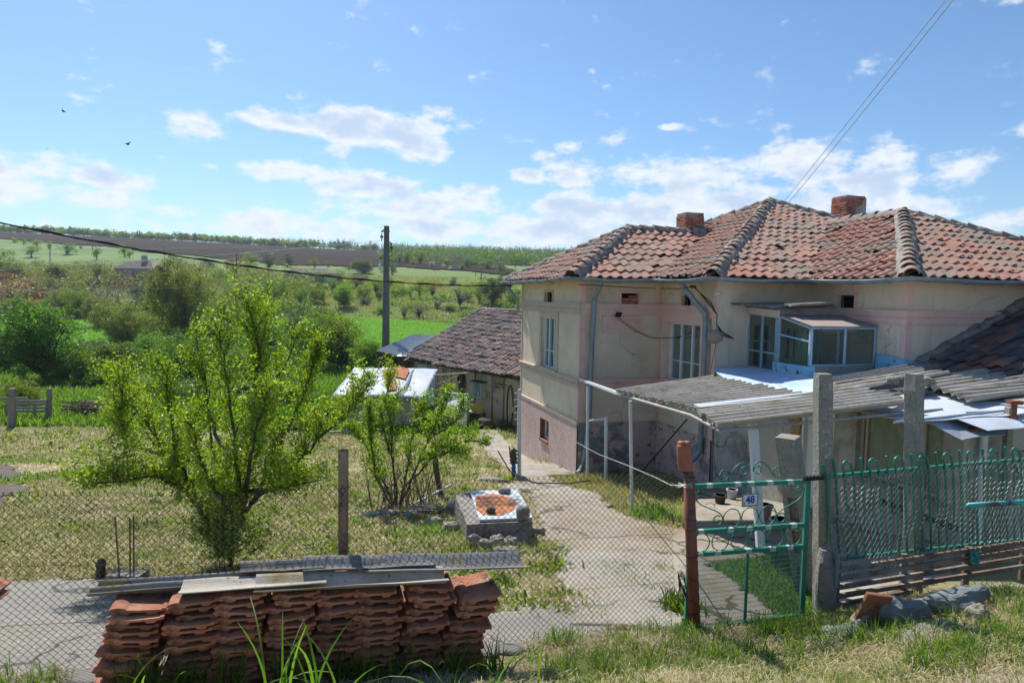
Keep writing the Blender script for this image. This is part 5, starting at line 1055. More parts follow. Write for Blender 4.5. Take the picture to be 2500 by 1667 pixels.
q=BP(1.0,-.9,0); z=gz(q.x,q.y); mb=MB(); mb.rock((q.x,q.y,z+.2),(.35,.25,.2),3); tag(mb.build('junk_heap',M['wood_dark'],None),'dark heap of junk by the barn wall near the pole','junk')
mb=MB(); q=BP(-.05,-.5,0); z=gz(q.x,q.y); pa=[Vector((q.x+.12*math.cos(t*.5),q.y,z+.95+.85*math.sin(t*.5))) for t in range(13)]; mb.tube(pa,.035,6,cap=False); tag(mb.build('hose_loop',M['wire_black'],None),'black hose loop hung upright beside the white pole','hose')
mb=MB(); q=BP(-.45,-.45,0); pa=[Vector((q.x+.15-.3*t,q.y,z+1.75-.42*t*4)) for t in (0,.25,.5,.75,1)]; mb.tube([Vector((q.x+.1,q.y,z+.05)),Vector((q.x+.0,q.y,z+.9)),Vector((q.x+.22,q.y,z+1.5)),Vector((q.x+.35,q.y,z+1.9))],.06,7); tag(mb.build('rubber_tube',M['wire_black'],None),'thick dark rubber tube leaning beside the barn corner','hose')
ya=[(q.x-1.6,q.y+1.7),(q.x+.1,q.y+.1)]
# open shed
shd=thing('open_shed','open wooden shed with a blue grey corrugated metal roof left of the barn','shed')
A_,B_,C_,D_=P(919,856,33.6),P(1018,876,32.6),P(1062,817,38),P(1008,817,39.5)
mb=MB(); corrug(mb,A_,D_,C_,B_,16,.03,.01,6); mb.build('roof',M['zinc'],shd)
mb=MB(); mb.bar(A_+Vector((0,0,-.07)),B_+Vector((0,0,-.07)),.1,.08)
for f in (.06,.55,.98): q=A_.lerp(B_,f); mb.bar(Vector((q.x,q.y+.1,gz(q.x,q.y)-.1)),q+Vector((0,.1,-.1)),.14,up=(0,1,0))
mb.build('frame',M['wood_dark'],shd)
mb=MB(); 
for k in range(22):
    f=k/22; q=A_.lerp(B_,f)+Vector((.6,1.6,0)); mb.box((q.x,q.y,-4.5),(.15,.03,2.9))
mb.build('back_boards',M['wood_brown'],shd)
mb=MB(); q0=A_+Vector((.1,.2,0)); q1=A_+Vector((.9,2.0,0)); mb.add([(q0.x,q0.y,-6),(q1.x,q1.y,-6),(q1.x,q1.y,-3),(q0.x,q0.y,-3)],[(0,1,2,3)]); mb.build('side_wall',M['wood_brown'],shd)
mb=MB(); q=P(981,868,31.5); mb.tube([q+Vector((0,0,.45)),q+Vector((.02,0,.12)),q+Vector((0,0,.04)),q],[.02,.025,.10,.26],12); tag(mb.build('hanging_lamp',M['zinc_light'],None),'small metal lamp shade hanging from the shed roof','lamp')
# coop
coop=thing('metal_roofed_coop','low grey shed under white metal sheets with a rusty patch, left of the barn','shed')
ca,cb_=P(838,962,25.3),P(1018,960,25.3); 
def zz(p,z): return Vector((p.x,p.y,z))
mb=MB(); mb.hexa([zz(ca,-6),zz(cb_,-6),zz(cb_,-6)+Vector((0,2.2,0)),zz(ca,-6)+Vector((0,2.2,0)),zz(ca,-3.82),zz(cb_,-3.82),zz(cb_,-3.2)+Vector((0,2.2,0)),zz(ca,-3.2)+Vector((0,2.2,0))]); mb.build('wall',M['grey_render'],coop)
def coop_sheet(px0,px1,m,dz,seed):
    a=P(px0,966,24.8); b=P(px1,962,24.8); z0=-3.90; n=10; vs=[]
    for i in range(n+1):
        for j in range(n+1):
            x=a.x+(b.x-a.x)*i/n; y=24.8+2.9*j/n; x+= (1.5-a.x*0)*0; z=z0+.80*j/n+dz+.05*mnoise.noise(Vector((x*1.1,y,seed)))
            vs.append((x+.02*j*(seed%2),y,z))
    mb=MB(); mb.add(vs,[(i*(n+1)+j,(i+1)*(n+1)+j,(i+1)*(n+1)+j+1,i*(n+1)+j+1) for i in range(n) for j in range(n)]); o=mb.build('roof_sheet',M[m],coop,smooth=True); md=o.modifiers.new('s','SOLIDIFY'); md.thickness=.015
coop_sheet(808,905,'sheet_grey',0,1); coop_sheet(896,985,'sheet_grey',.03,2); coop_sheet(972,1035,'sheet_grey',.0,3)
pt=[(932,918),(975,908),(1000,915),(990,935),(965,930),(968,955),(945,958),(940,935)]
mb=MB(); pl=[]
for x,y in pt: d=ray(x,y); Y=24.8+ (y-966)/(908-966)*2.9; q=d*Y; pl.append(Vector((q.x,Y,-3.90+.80*(Y-24.8)/2.9+.10)))
mb.prism(pl,(0,0,.006)); mb.build('rust_patch',M['orange_rust'],coop)
mb=MB()
for px in (860,905,950,995,1025): q=P(px,968,24.75); mb.bar(Vector((q.x,24.7,-3.99)),Vector((q.x,27,-3.38)),.07,.07)
mb.build('rafter',M['wood_grey'],coop)
mb=MB(); a=P(790,1045,24.2); mb.bar(Vector((a.x,24.2,gz(a.x,24.2)+.06)),Vector((a.x+2.4,24.4,gz(a.x+2.4,24.4)+.06)),.14,.12); tag(mb.build('kerb_stone',M['concrete'],None),'concrete kerb in front of the metal roofed coop','kerb')
# inner yard gate
ig=thing('inner_yard_gate','small green framed mesh gate in the yard near the barn','gate')
g0,g1=G(1072,1045),G(1141,1052); zt=P(1141,962,g1.y).z
mb=MB()
for g in (g0,g1): mb.tube([zz(g,g.z),zz(g,zt)],.028,8)
for z in (zt-.02,zt-.62,(g0.z+.12)): mb.tube([zz(g0,z),zz(g1,z)],.024,8)
mb.build('frame',M['green_paint'],ig); mb=MB()
for k in range(1,30): q=g0.lerp(g1,k/30); mb.tube([zz(q,g0.z+.1),zz(q,zt-.62)],.004,3)
for k in range(1,14): z=g0.z+.1+(zt-.7-g0.z)*k/14; mb.tube([zz(g0,z),zz(g1,z)],.004,3)
mb.build('mesh_panel',M['wire_pale'],ig)
fp=thing('pole_frame','two weathered poles joined by a top rail beside the green yard gate','poles')
mb=MB(); g=G(1062,1048)
for dx in (0,.12): mb.tube([zz(g,g.z)+Vector((dx,0,0)),zz(g,P(1062,914,g.y).z)+Vector((dx*.3,0,0))],.035,7)
mb.build('pole',M['wood_grey'],fp); mb=MB(); mb.tube([P(1058,916,g.y),P(1142,910,g.y)],.03,7); mb.tube([P(1066,938,g.y),P(1120,916,g.y)],.018,6); mb.build('rail',M['wood_pale'],fp)
mb=MB(); q=P(1105,985,26.5); z=gz(q.x,q.y); mb.hexa([(q.x-.7,q.y-.4,z),(q.x+.7,q.y-.4,z),(q.x+.7,q.y+.4,z),(q.x-.7,q.y+.4,z),(q.x-.7,q.y-.4,z+.9),(q.x+.7,q.y-.4,z+.8),(q.x+.6,q.y+.4,z+1.2),(q.x-.3,q.y+.4,z+1.5)]); tag(mb.build('covered_pile',M['zinc'],None,bevel=.05),'pile under a blue grey sheet behind the small yard gate','pile')
# ---------------- chain link fence ----------------
def chain(mb,bot,top,w,r,seed=0,nside=3,hook=.03,skip=None,slack=0,lean=0):
    """bot(t),top(t) -> points along metres t; zigzag wires woven into diamonds"""
    t0,t1=mb_range; n=int((t1-t0)/w); rnd=random.Random(seed)
    n*=2
    for i in range(-1,n+1):
        base=t0+i*w*.5; B0_=bot(base);T0_=top(base); m=int((T0_-B0_).length/(w*.5)); path=[]
        for k in range(m+1):
            t=base+(w*.52 if (k+i)%2 else -w*.02)+lean*k/m; t=min(max(t,t0),t1)
            B=bot(t);T=top(t); p=B.lerp(T,k/m); p=p+V*(.003 if (k+i)%2 else -.003)+V*(slack*mnoise.noise(Vector((t*1.3,k*.06,seed)))); p.z+=.012*mnoise.noise(Vector((t*1.7,k*.08,seed+9)))
            p+=U*(.012*mnoise.noise(Vector((t*1.4,k*.1,seed+5))))
            path.append(p)
        e=path[-1]; path.append(e+U*(w*.2 if ((m+i)%2==0) else -w*.2)+Vector((0,0,w*.40)))
        mb.tube(path,r,nside,False)
def FT(t,off,z): p=F0+U*t+V*off; return Vector((p.x,p.y,z))
clf=thing('chain_link_fence','rusty chain link fence with steel pipe posts along the front of the garden','fence')
mb=MB(); mb_range=(-.15,4.93)
def topz(t): return -1.345-.036*t-.02*math.sin(t*1.1)-.035*math.exp(-((t-1.3)/.5)**2)
def botz(t): return -2.60-.055*t
chain(mb,lambda t:FT(t,0,botz(t)),lambda t:FT(t,0,topz(t)),.0505,.0024,3,slack=.05)
mb.build('wire_mesh',M['wire'],clf)
mb=MB()
for f in (.62,.30): 
    mb.tube([FT(-.15+5.1*k/40,.008,botz(5.1*k/40)*(1-f)+topz(5.1*k/40)*f-.012*math.sin(k*math.pi/20)**2) for k in range(41)],.0018,3,False)
mb.build('tension_wire',M['wire'],clf)
mb=MB(); q=FT(2.13,.045,0); z0=gz(q.x,q.y)-.1; mb.tube([zz(q,z0),zz(q,-1.165)],.038,20,cap=False); mb.tube([zz(q,-1.165),zz(q,-1.9)],.033,20,cap=False); po=mb.build('post',M['rust_teal'],clf,smooth=True); po['label']='rusty pipe post with flaking pale green paint'
mb=MB()
for z in (-1.47,-1.95,-2.35): mb.tube([q+Vector((.044*math.cos(a*.8),.044*math.sin(a*.8),z+.004*a)) for a in range(10)],.0022,4)
mb.build('tie_wire',M['wire'],po)
rp=thing('gate_post','dark rusty red pipe post with wire windings beside the green gate','post')
mb=MB(); a=P(1697,1540,5.62); b=P(1681,1150,5.58); a.z=gz(a.x,a.y)-.05; mb.tube([a,a.lerp(b,.5),b],[.052,.05,.047],20); mb.build('pipe',M['rust_paint'],rp,smooth=True)
mb=MB(); c=P(1674,1148,5.58); d=P(1669,1090,5.58); u_=(d-c)
for (px_a,sd) in ((0,1),):
    n=18; vs=[]; rings=[(0,.058),(.3,.064),(.7,.062),(1.0,.060),(1.10,.052)]
    for f,r in rings:
        for k in range(n):
            a_=2*math.pi*k/n; rr=r*(1-.18*abs(math.sin(a_))**8); vs.append(c+u_*f+Vector((rr*math.cos(a_),rr*math.sin(a_),0)))
    mb.add(vs,[(i*n+k,i*n+(k+1)%n,(i+1)*n+(k+1)%n,(i+1)*n+k) for i in range(len(rings)-1) for k in range(n)]+[tuple(4*n+k for k in range(n))])
mb.rock(c+u_*1.12+Vector((-.02,0,0)),(.035,.045,.03),4); mb.rock(c+u_*1.12+Vector((.028,0,0)),(.03,.045,.03),6)
mb.build('clay_cap',M['clay_pot'],rp,smooth=True)
rnd=random.Random(3)
for k in range(9):
    mb=MB(); f=[.98,.97,.72,.66,.5,.36,.22,.16,.94][k]; q=a.lerp(b,f); s=rnd.uniform(-.04,.04); mb.tube([q+Vector((.056*math.cos(t*.7),.056*math.sin(t*.7),s*math.cos(t*.7))) for t in range(10)],.0028,4); mb.build('wire_winding',M['wire_black'],rp)
mb=MB()
for k in range(6):
    q=a.lerp(b,.3+.01*k)+Vector((-.10,-.02,.0)); mb.tube([q+Vector((.035*math.cos(t*1.1+k),.02*math.sin(t*2),.10*math.sin(t*.9+k*.7))) for t in range(9)],.004,4)
mb.build('wire_winding',M['wire_black'],rp)
mb=MB(); q=b+Vector((-.02,-.05,-.0)); e=P(1409,1080,15.6)
pa=[P(1409,1080,15.7),P(1460,1108,13.5),P(1530,1135,10.5),P(1600,1165,7.5),P(1640,1185,6.1),P(1684,1182,5.52)]; mb.tube(pa,.007,4)
for k in range(5): mb.tube([P(1640+8*k,1178+6*(k%2),5.6),P(1655+6*k,1190-4*(k%3),5.55),P(1690,1178+3*k,5.5)],.004,4)
tag(mb.build('pale_wire',M['wire_pale'],None),'pale wire strung from the house corner to the rusty gate post','wire')
# rods, stump behind the fence
for k,(x0,y0,x1,y1,lb) in enumerate(((281,1262,293,1432,'leftmost of the thin rusty rods behind the fence, leaning'),(317,1264,318,1422,'middle thin rusty rod standing upright behind the fence'),(326,1258,327,1420,'rightmost of the thin rusty rods behind the fence'))):
    g=G(x1,y1); mb=MB(); mb.tube([g,P(x0,y0,g.y)],.008,6); tag(mb.build('rusty_rod',M['rust'],None),lb,'rod','rusty rods behind the fence')
g=G(247,1408); mb=MB(); mb.tube([g,g+Vector((0,0,.10)),P(246,1372,g.y)],[.05,.045,.055],9); mb.tube([P(246,1372,g.y),P(250,1368,g.y)],.04,8); tag(mb.build('wooden_stump',M['bark'],None),'short cut wooden stump standing at the edge of the concrete strip','stump')
mb=MB(); g=G(335,1420); slab(mb,[g+Vector((-.28,-.1,0)),g+Vector((.07,-.1,0)),g+Vector((.09,.08,0)),g+Vector((-.28,.1,0))],g.z,g.z+.10,3); tag(mb.build('concrete_block',M['concrete_post'],None),'broken concrete block at the foot of the rusty rods','block')
# ---------------- gate ----------------
gate=thing('garden_gate','green painted iron garden gate with scrolls, rings and a lower mesh panel','gate')
GT0=5.08; GWD=1.222
def gp(x,z,o=0): return FT(GT0+x,o,z)
rz=[-1.62,-2.03,-2.235,-2.93]
mb=MB()
mb.bar(gp(.0,-2.95),gp(0,-1.60),.042,.042,up=(0,1,0)); mb.bar(gp(GWD,-2.95),gp(GWD,-1.635),.042,.042,up=(0,1,0))
dz=-.03
for i,z in enumerate(rz[:3]): mb.bar(gp(.021,z),gp(GWD-.021,z+dz),.036,.036)
mb.bar(gp(.021,-2.92),gp(GWD-.021,-2.93),.036,.036); mb.bar(gp(.60,-2.90),gp(.60,rz[2]-.035),.022,.022,up=(0,1,0)); fr_=mb.build('frame',M['green_paint'],gate)
for i,z in enumerate(rz[:3]):
    for x in ((.17,.46,.60,.80,1.02),(.10,.40,.60,.80,1.08),(.10,.28,.60,.86,1.05))[i]: zc=z+dz*x/GWD; mb=MB(); mb.bar(gp(x-.032,zc),gp(x+.032,zc),.0375,.0375); mb.build('paint_patch',M['green_pale'],fr_)
mb=MB()
for z in (-1.72,-2.85): mb.tube([gp(-.035,z-.05),gp(-.035,z+.05)],.014,8); mb.bar(gp(-.06,z),gp(0,z),.03,.012)
mb.build('hinge',M['green_paint'],gate)
def ring(cx,cz,r):
    mb=MB(); mb.tube([gp(cx+r*math.cos(t*math.pi/14),cz+r*math.sin(t*math.pi/14)) for t in range(29)],.0055,6,False); return mb.build('ring',M['green_paint'],gate,smooth=True)
for k in range(6): ring(.115+k*.195,(rz[1]+rz[2])/2+dz*(.115+k*.195)/GWD,.084)
for k in range(3): ring(.42+k*.19,rz[1]+.018+.088+dz*.5,.088)
def spiral(cx,cz,r,a0,turns,dirn,mb_=None):
    n=int(18*turns)+1; return [(cx+r*(1-.62*k/n)*math.cos(a0+dirn*2*math.pi*turns*k/n),cz+r*(1-.62*k/n)*math.sin(a0+dirn*2*math.pi*turns*k/n)) for k in range(n+1)]
def scroll(pts,r=.006):
    mb=MB(); mb.tube([gp(x,z) for x,z in pts],r,6); mb.build('scroll',M['green_paint'],gate,smooth=True)
def bez(p0,p1,p2,p3,n=16):
    return [tuple((1-t)**3*p0[i]+3*(1-t)**2*t*p1[i]+3*(1-t)*t*t*p2[i]+t**3*p3[i] for i in (0,1)) for t in [k/n for k in range(n+1)]]
# crest: two mirrored S scrolls
T=rz[0]+.012
for sx in (1,-1):
    c=.60
    sp1=spiral(c-sx*.05,T+.095,.048,0 if sx<0 else math.pi,1.25,(-1 if sx<0 else 1))
    def mx(p): return [(c-sx*x,z) for x,z in p]
    s=[(.045+.048*1.0*math.cos(t),.09+.048*math.sin(t)) for t in [0]]
    inner=[(.07+.047*(1-.45*k/16)*math.cos(-.1*math.pi-k/16*1.9*math.pi+math.pi*1.15),.09+.047*(1-.45*k/16)*math.sin(-.1*math.pi-k/16*1.9*math.pi+math.pi*1.15)) for k in range(17)][::-1]
    mid=bez((.025,.085),(.01,.20),(.15,.20),(.22,.06)); tail=bez((.22,.06),(.25,.0),(.36,.0),(.315,.085))+[(.27+.045*(1-.3*k/10)*math.cos(k/10*1.6*math.pi*-1+0.2+math.pi*2),.075+.04*(1-.3*k/10)*math.sin(.2+k/10*1.6*math.pi)) for k in range(11)]
    scroll([(x,z+T) for x,z in mx(inner+mid+tail)])
# side scrolls under the top rail
for sx in (1,-1):
    def mz(p): return [((x if sx>0 else GWD-x),z+(0 if sx>0 else dz)) for x,z in p]
    top_=[(.085+.05*(1-.3*k/12)*math.cos(-1.9+k/12*1.5*math.pi),rz[0]-.09+.048*math.sin(-1.9+k/12*1.5*math.pi)) for k in range(13)][::-1]
    body=bez((.035,rz[0]-.06),(.03,rz[0]-.22),(.30,rz[0]-.20),(.325,rz[0]-.31))
    end=[(.275+.05*(1-.25*k/14)*math.cos(-k/14*1.7*math.pi),rz[0]-.32+.05*(1-.25*k/14)*math.sin(-k/14*1.7*math.pi)) for k in range(15)]
    scroll(mz(top_[:9]+body+end))
mb=MB()
for k in range(1,132): x=.022+(GWD-.044)*k/132; mb.tube([gp(x,-2.9),gp(x,rz[2]-.02+dz*x/GWD)],.0025,3,False)
for k in range(15): z=-2.89+.042*k; mb.tube([gp(.02+(GWD-.04)*f/8,z+dz*f/8+.003*math.sin(f*2+k)) for f in range(9)],.0024,3,False)
mb.build('mesh_panel',M['green_mesh'],gate)
npl=thing('house_number_plate','small rusty white plate with the blue number 48 hanging on the green gate','sign')
pc=gp(.575,-1.765,-.035)
def pl(x,z,o=0): return pc+U*x*.8+Vector((0,0,z*.85))-V*o
mb=MB(); mb.hexa([pl(x,z,o) for z in (-.065,.055) for x,o in ((-.095,.004),(.095,.004),(.095,0),(-.095,0))]); mb.build('plate',M['white_paint'],npl)
mb=MB(); 
for x0,x1,z0,z1 in ((-.105,.105,.052,.062),(-.105,.105,-.075,-.062),(-.107,-.092,-.065,.055),(.092,.107,-.065,.055),(-.10,-.066,-.075,-.03)): mb.hexa([pl(x,z,o) for z in (z0,z1) for x,o in ((x0,.006),(x1,.006),(x1,0),(x0,0))])
mb.build('rim',M['rust_teal'],npl)
mb=MB(); mb.tube([pl(.09*math.cos(math.pi*k/12),.06+.10*math.sin(math.pi*k/12)) for k in range(13)],.004,5); mb.build('hanger',M['green_paint'],npl)
tc_=bpy.data.curves.new('digits','FONT'); tc_.body='48'; tc_.size=.094; tc_.align_x='CENTER'; tc_.align_y='CENTER'; tc_.extrude=.001; tc_.offset=.0022
to=bpy.data.objects.new('digits_tmp',tc_); C.objects.link(to); dg=bpy.context.evaluated_depsgraph_get(); me=bpy.data.meshes.new_from_object(to.evaluated_get(dg)); bpy.data.objects.remove(to)
Mx=Matrix((U,Vector((0,0,1)),-V)).transposed(); 
me.transform(Matrix.Translation(pl(0,-.006,.006))@Mx.to_4x4()); me.materials.clear(); me.materials.append(M['digit_blue']); me.name='digits'; link('digits',me,npl)
# concrete posts
def cpost(label,px,py0,py1,Y,w,d,rot,px1=None,seed=0,slots=()):
    g=P(px1 or px,py1,Y); t=P(px,py0,Y); z0=gz(g.x,g.y)-.1; g=g+(t-g)*((z0-g.z)/(t.z-g.z)); ax=(t-g); R_=Matrix.Rotation(rot,3,'Z'); mb=MB(); N_=14; vs=[]
    prof=[]
    for sx,sy in ((-1,-1),(1,-1),(1,1),(-1,1)):
        for k in range(4):
            pass
    cr=.16
    base=[]
    for (ax_,ay_) in ((-1,-1),(1,-1),(1,1),(-1,1)):
        base+= [(ax_,ay_*(1-cr)),(ax_*(1-cr),ay_)] if ax_*ay_>0 else [(ax_*(1-cr),ay_),(ax_,ay_*(1-cr))]
    n=len(base)
    for i in range(N_+1):
        f=i/N_; s=1 if i<N_ else .9
        for x,y in base:
            p=R_@Vector((x*w/2*s,y*d/2*s,0)); nz=.006*mnoise.noise(Vector((x*2,y*2,i*.9+seed*9))); vs.append(g+ax*f+p*(1+nz/ w*2))
    fs=[(i*n+k,i*n+(k+1)%n,(i+1)*n+(k+1)%n,(i+1)*n+k) for i in range(N_) for k in range(n)]+[tuple(N_*n+k for k in range(n))]
    mb.add(vs,fs); return tag(mb.build('concrete_post',M['concrete_post'],None),label,'post','old concrete posts beside the gate')
cpost('tall speckled concrete post right beside the gate',2009,912,1450,6.08,.137,.13,.06,px1=2008,seed=1)
cpost('tall speckled concrete post standing further right of the gate, corner turned to the road',2232,912,1400,6.42,.135,.135,.42,px1=2229,seed=2)
cp=thing('slotted_concrete_post','short leaning concrete post with slots behind the gate','post',(0,0,0),'old concrete posts beside the gate')
g=P(1966,1520,6.7); t=P(1919,1068,6.7); g.z=gz(g.x,g.y)-.05; mb=MB(); R_=Matrix.Rotation(-.62,3,'Z'); ax=t-g
def lpart(x0,x1,y0,y1,f0,f1):
    vs=[g+ax*f+R_@Vector((x,y,0)) for f in (f0,f1) for x,y in ((x0,y0),(x1,y0),(x1,y1),(x0,y1))]; mb.hexa(vs)
lpart(-.10,.10,.0,.22,0,1)
mb.build('shaft',M['concrete_post'],cp,bevel=.012); mb=MB()
for f0,f1 in ((0,.06),(.22,.30),(.44,.50),(.64,1.0)): lpart(-.10,.10,-.055,-.001,f0,f1)
for f0,f1 in ((.06,.22),(.30,.44),(.50,.64)): lpart(-.10,-.045,-.055,-.001,f0,f1); lpart(.045,.10,-.055,-.001,f0,f1)
mb.build('slotted_face',M['concrete_post'],cp,bevel=.008)
mb=MB(); q=P(2008,1545,5.98); z0=gz(q.x,q.y); mb.rock((q.x,q.y,z0+.32),(.095,.08,.40),12,14,.12); tag(mb.build('stone_stub',M['stone'],None),'dark broken stone stub at the foot of the tall post beside the gate','stone')
# picket fence
pf_=thing('picket_fence','green iron picket fence with bent tops leaning right of the gate','fence')
PT0,PT1=6.42,9.2
def pz(t): return -1.615+.028*(t-PT0)/2.4,-2.415-.02*(t-PT0)/2.4
mb=MB(); mb.bar(FT(PT0-.05,-.02,pz(PT0)[0]),FT(PT1,-.02,pz(PT1)[0]),.036,.036); pr=mb.build('rail',M['green_paint'],pf_)
mb=MB(); mb.bar(FT(PT0+.02,-.02,pz(PT0)[1]),FT(PT1,-.02,pz(PT1)[1]),.03,.03); mb.build('rail',M['green_paint'],pf_)
pat='lsrlsrlsrlsrlsrlsrlsrlsrlsr'
for k in range(27):
    t=PT0+.06+k*.101; zt_,zb_=pz(t); mb=MB(); c=pat[k]; hh=.12+.02*((k*5)%3)
    top=t-.03; bot=t+.085
    lx=(top-bot)/(zt_-zb_)
    pts=[(bot+.0,zb_-.0),(t-.005,zt_)]
    if c=='s': pts+=[(top-.01,zt_+hh)]
    else:
        s=-1 if c=='l' else 1; x=top-.005; pts+=[(x,zt_+hh*.62),(x+s*.006,zt_+hh*.88),(x+s*.020,zt_+hh*.99),(x+s*.046,zt_+hh*1.0)]
    mb.tube([FT(x,-.045,z) for x,z in pts],.0135,8); mb.build('picket',M['green_paint'],pf_,smooth=False)
mb=MB(); q=FT(PT0-.08,-.03,pz(PT0)[0])
mb.tube([q-U*.10,q+U*.10],.024,8)
for k in range(5): mb.tube([q+U*(-.1+.04*k)+Vector((.02*math.cos(t),.03*math.sin(t),.03*math.cos(t*1.3))) for t in range(8)],.004,4)
mb.build('wire_tie',M['wire_black'],pf_)
clr=thing('crumpled_wire_fence','sagging crumpled chain link mesh hung over the green picket fence','fence')
mb=MB(); mb_range=(6.50,9.2)
chain(mb,lambda t:FT(t,-.10,-2.62+.02*math.sin(t*5)+.05*min(1,max(0,(t-6.5)/1.0))),lambda t:FT(t,-.10,-1.62+.10*max(0,min(1,(t-6.9)/1.6))+.03*math.sin(t*7)),.058,.0016,8,slack=.12,lean=-.10)
mb.build('wire_mesh',M['wire_pale'],clr)
mb=MB(); rnd=random.Random(6)
for k in range(16):
    q=FT(6.52+rnd.uniform(-.03,.10),-.13,-2.1+rnd.uniform(-.35,.25)); mb.tube([q+Vector((rnd.uniform(-.05,.05),rnd.uniform(-.03,.03),rnd.uniform(-.05,.05))) for _ in range(6)],.0028,4)
mb.build('tangled_wire',M['wire_pale'],clr)
# slat fence at the foot
sf=thing('low_slat_fence','low weathered wooden slat fence under the green picket fence','fence')
rnd=random.Random(5)
for k in range(6):
    z=-2.475-.085*k; t0=6.48+rnd.uniform(0,.05); t1=9.3
    if k>=4: t1=7.5
    mb=MB(); mb.bar(FT(t0,-.10,z-.01),FT(t1,-.10,z+.02+.012*rnd.uniform(-1,1)+(.03 if k<4 else 0)),.028,.042); mb.build('slat',M['wood_brown'],sf)
for t in (6.62,7.42,8.22,9.0):
    mb=MB(); q=FT(t,-.065,0); mb.bar(zz(q,gz(q.x,q.y)-.05 if t<7 else -2.85),zz(q,-2.42),.06,.035,up=(0,1,0)); mb.build('post',M['wood_brown'],sf)
mb=MB(); q=FT(6.55,-.14,0); mb.tube([zz(q,-2.62),zz(q,-2.33)],.022,10); mb.tube([zz(q,-2.345),zz(q,-2.30)],.026,10); tag(mb.build('pipe_stub',M['zinc'],None),'short grey pipe stub at the left end of the slat fence','pipe')
mb=MB(); q=FT(8.22,-.14,-2.5); rnd=random.Random(9)
for k in range(12): mb.tube([q+Vector((rnd.uniform(-.05,.05),rnd.uniform(-.03,.02),rnd.uniform(-.07,.07))) for _ in range(5)],.009,5)
tag(mb.build('green_rag',M['teal_pipe'],None),'teal green twisted rag tied to the slat fence','rag')
mb=MB(); a=P(2364,1234,5.5); b=P(2560,1221,5.75); mb.tube([a,b,b+(b-a)*1.2],.0225,14); mb.tube([a,a-(b-a)*.01],.018,14); 
tr_=thing('teal_handrail','horizontal teal painted pipe rail with worn black patches at the right edge','rail'); mb.build('rail',M['teal_pipe'],tr_,smooth=True); q=b+(b-a)*1.2; mb=MB(); mb.tube([q,zz(q,gz(q.x,q.y)-.05)],.0225,12); mb.build('support_post',M['teal_pipe'],tr_)
# stones in front of the slat fence
def rk(px,py,s,m,label,seed,rot=0,name='stone_block',dz=0,cat='stone'):
    g=G(px,py); mb=MB(); mb.rock((0,0,0),s,seed,30,.20); R_=Matrix.Rotation(rot,3,'Z')@Matrix.Rotation(-.12,3,'Y'); mb.v=[tuple(g+R_@Vector(v)+Vector((0,0,s[2]*.45+dz))) for v in mb.v]; return tag(mb.build(name,M[m],None),label,cat,'stones in front of the slat fence')
rk(2205,1530,(.20,.13,.17),'stone_blue','big blue grey broken slab standing against the slat fence',3,.1); rk(2330,1500,(.30,.12,.10),'stone_blue','long blue grey stone block right of the big slab',6,.2,dz=.08)
rk(2290,1560,(.34,.17,.035),'stone','flat sloping stone slab with striped shadows in front of the others',9,.25); rk(2390,1520,(.10,.08,.10),'concrete_post','small square grey block in the grass right of the flat slab',12,.3)
rk(2105,1540,(.10,.07,.11),'concrete_post','light broken stone piece left of the red tile piece',15,.2); rk(2060,1560,(.16,.12,.06),'stone_blue','low dark stone in the hollow by the gate',18)
rk(2440,1445,(.22,.1,.05),'concrete_post','pale stone lying behind the slats at the right edge',21)
mb=MB(); g=G(2135,1545); mb.box(g+Vector((0,.05,.18)),(.22,.04,.32),Matrix.Rotation(.35,3,'X')@Matrix.Rotation(.15,3,'Y')); tag(mb.build('tile_piece',M['stack_tile'],None,bevel=.008),'dark red roof tile piece leaning in the hollow by the slat fence','tile')
rnd=random.Random(15); mb=MB()
for k in range(90): g=G(rnd.uniform(2040,2240),rnd.uniform(1545,1580)); mb.rock(g+Vector((0,0,.01)),tuple(rnd.uniform(.008,.03) for _ in range(3)),k,6,.2)
tag(mb.build('gravel',M['stone'],None),'loose grey gravel below the slat fence',kind='stuff')
# ---------------- stack of roof tiles ----------------
TW,TD,TH=.268,.40,.026
def tile_mesh(v):
    top=[(0,.020),(.012,.036),(.04,.042),(.07,.036),(.085,.024),(.13,.021),(.245,.021),(.252,.030),(TW,.030)]
    bot=[(TW,.008),(.235,.004),(.222,-.012),(.185,-.012),(.172,.004),(.10,.004),(.088,-.012),(.05,-.012),(.036,.006),(.012,.004)]
    pr=top+bot; n=len(pr); K=5; vs=[]; rd=random.Random(v)
    for k in range(K+1):
        f=k/K
        for i,(x,z) in enumerate(pr):
            zz_=z
            if i>=len(top) and 0<k<K: zz_=max(z,.006)+ .002   # hollow underside between the end ribs
            vs.append((x-TW/2+rd.uniform(-.001,.001),-TD/2+TD*f,zz_+rd.uniform(-.0012,.0012)))
    fs=[(k*n+i,k*n+(i+1)%n,(k+1)*n+(i+1)%n,(k+1)*n+i) for k in range(K) for i in range(n)]+[tuple(range(n-1,-1,-1)),tuple(K*n+i for i in range(n))]
    me=bpy.data.meshes.new('stacked_tile'); me.from_pydata(vs,[],fs); me.materials.append(M['stack_tile']); 
    return me
tmes=[tile_mesh(i) for i in range(5)]
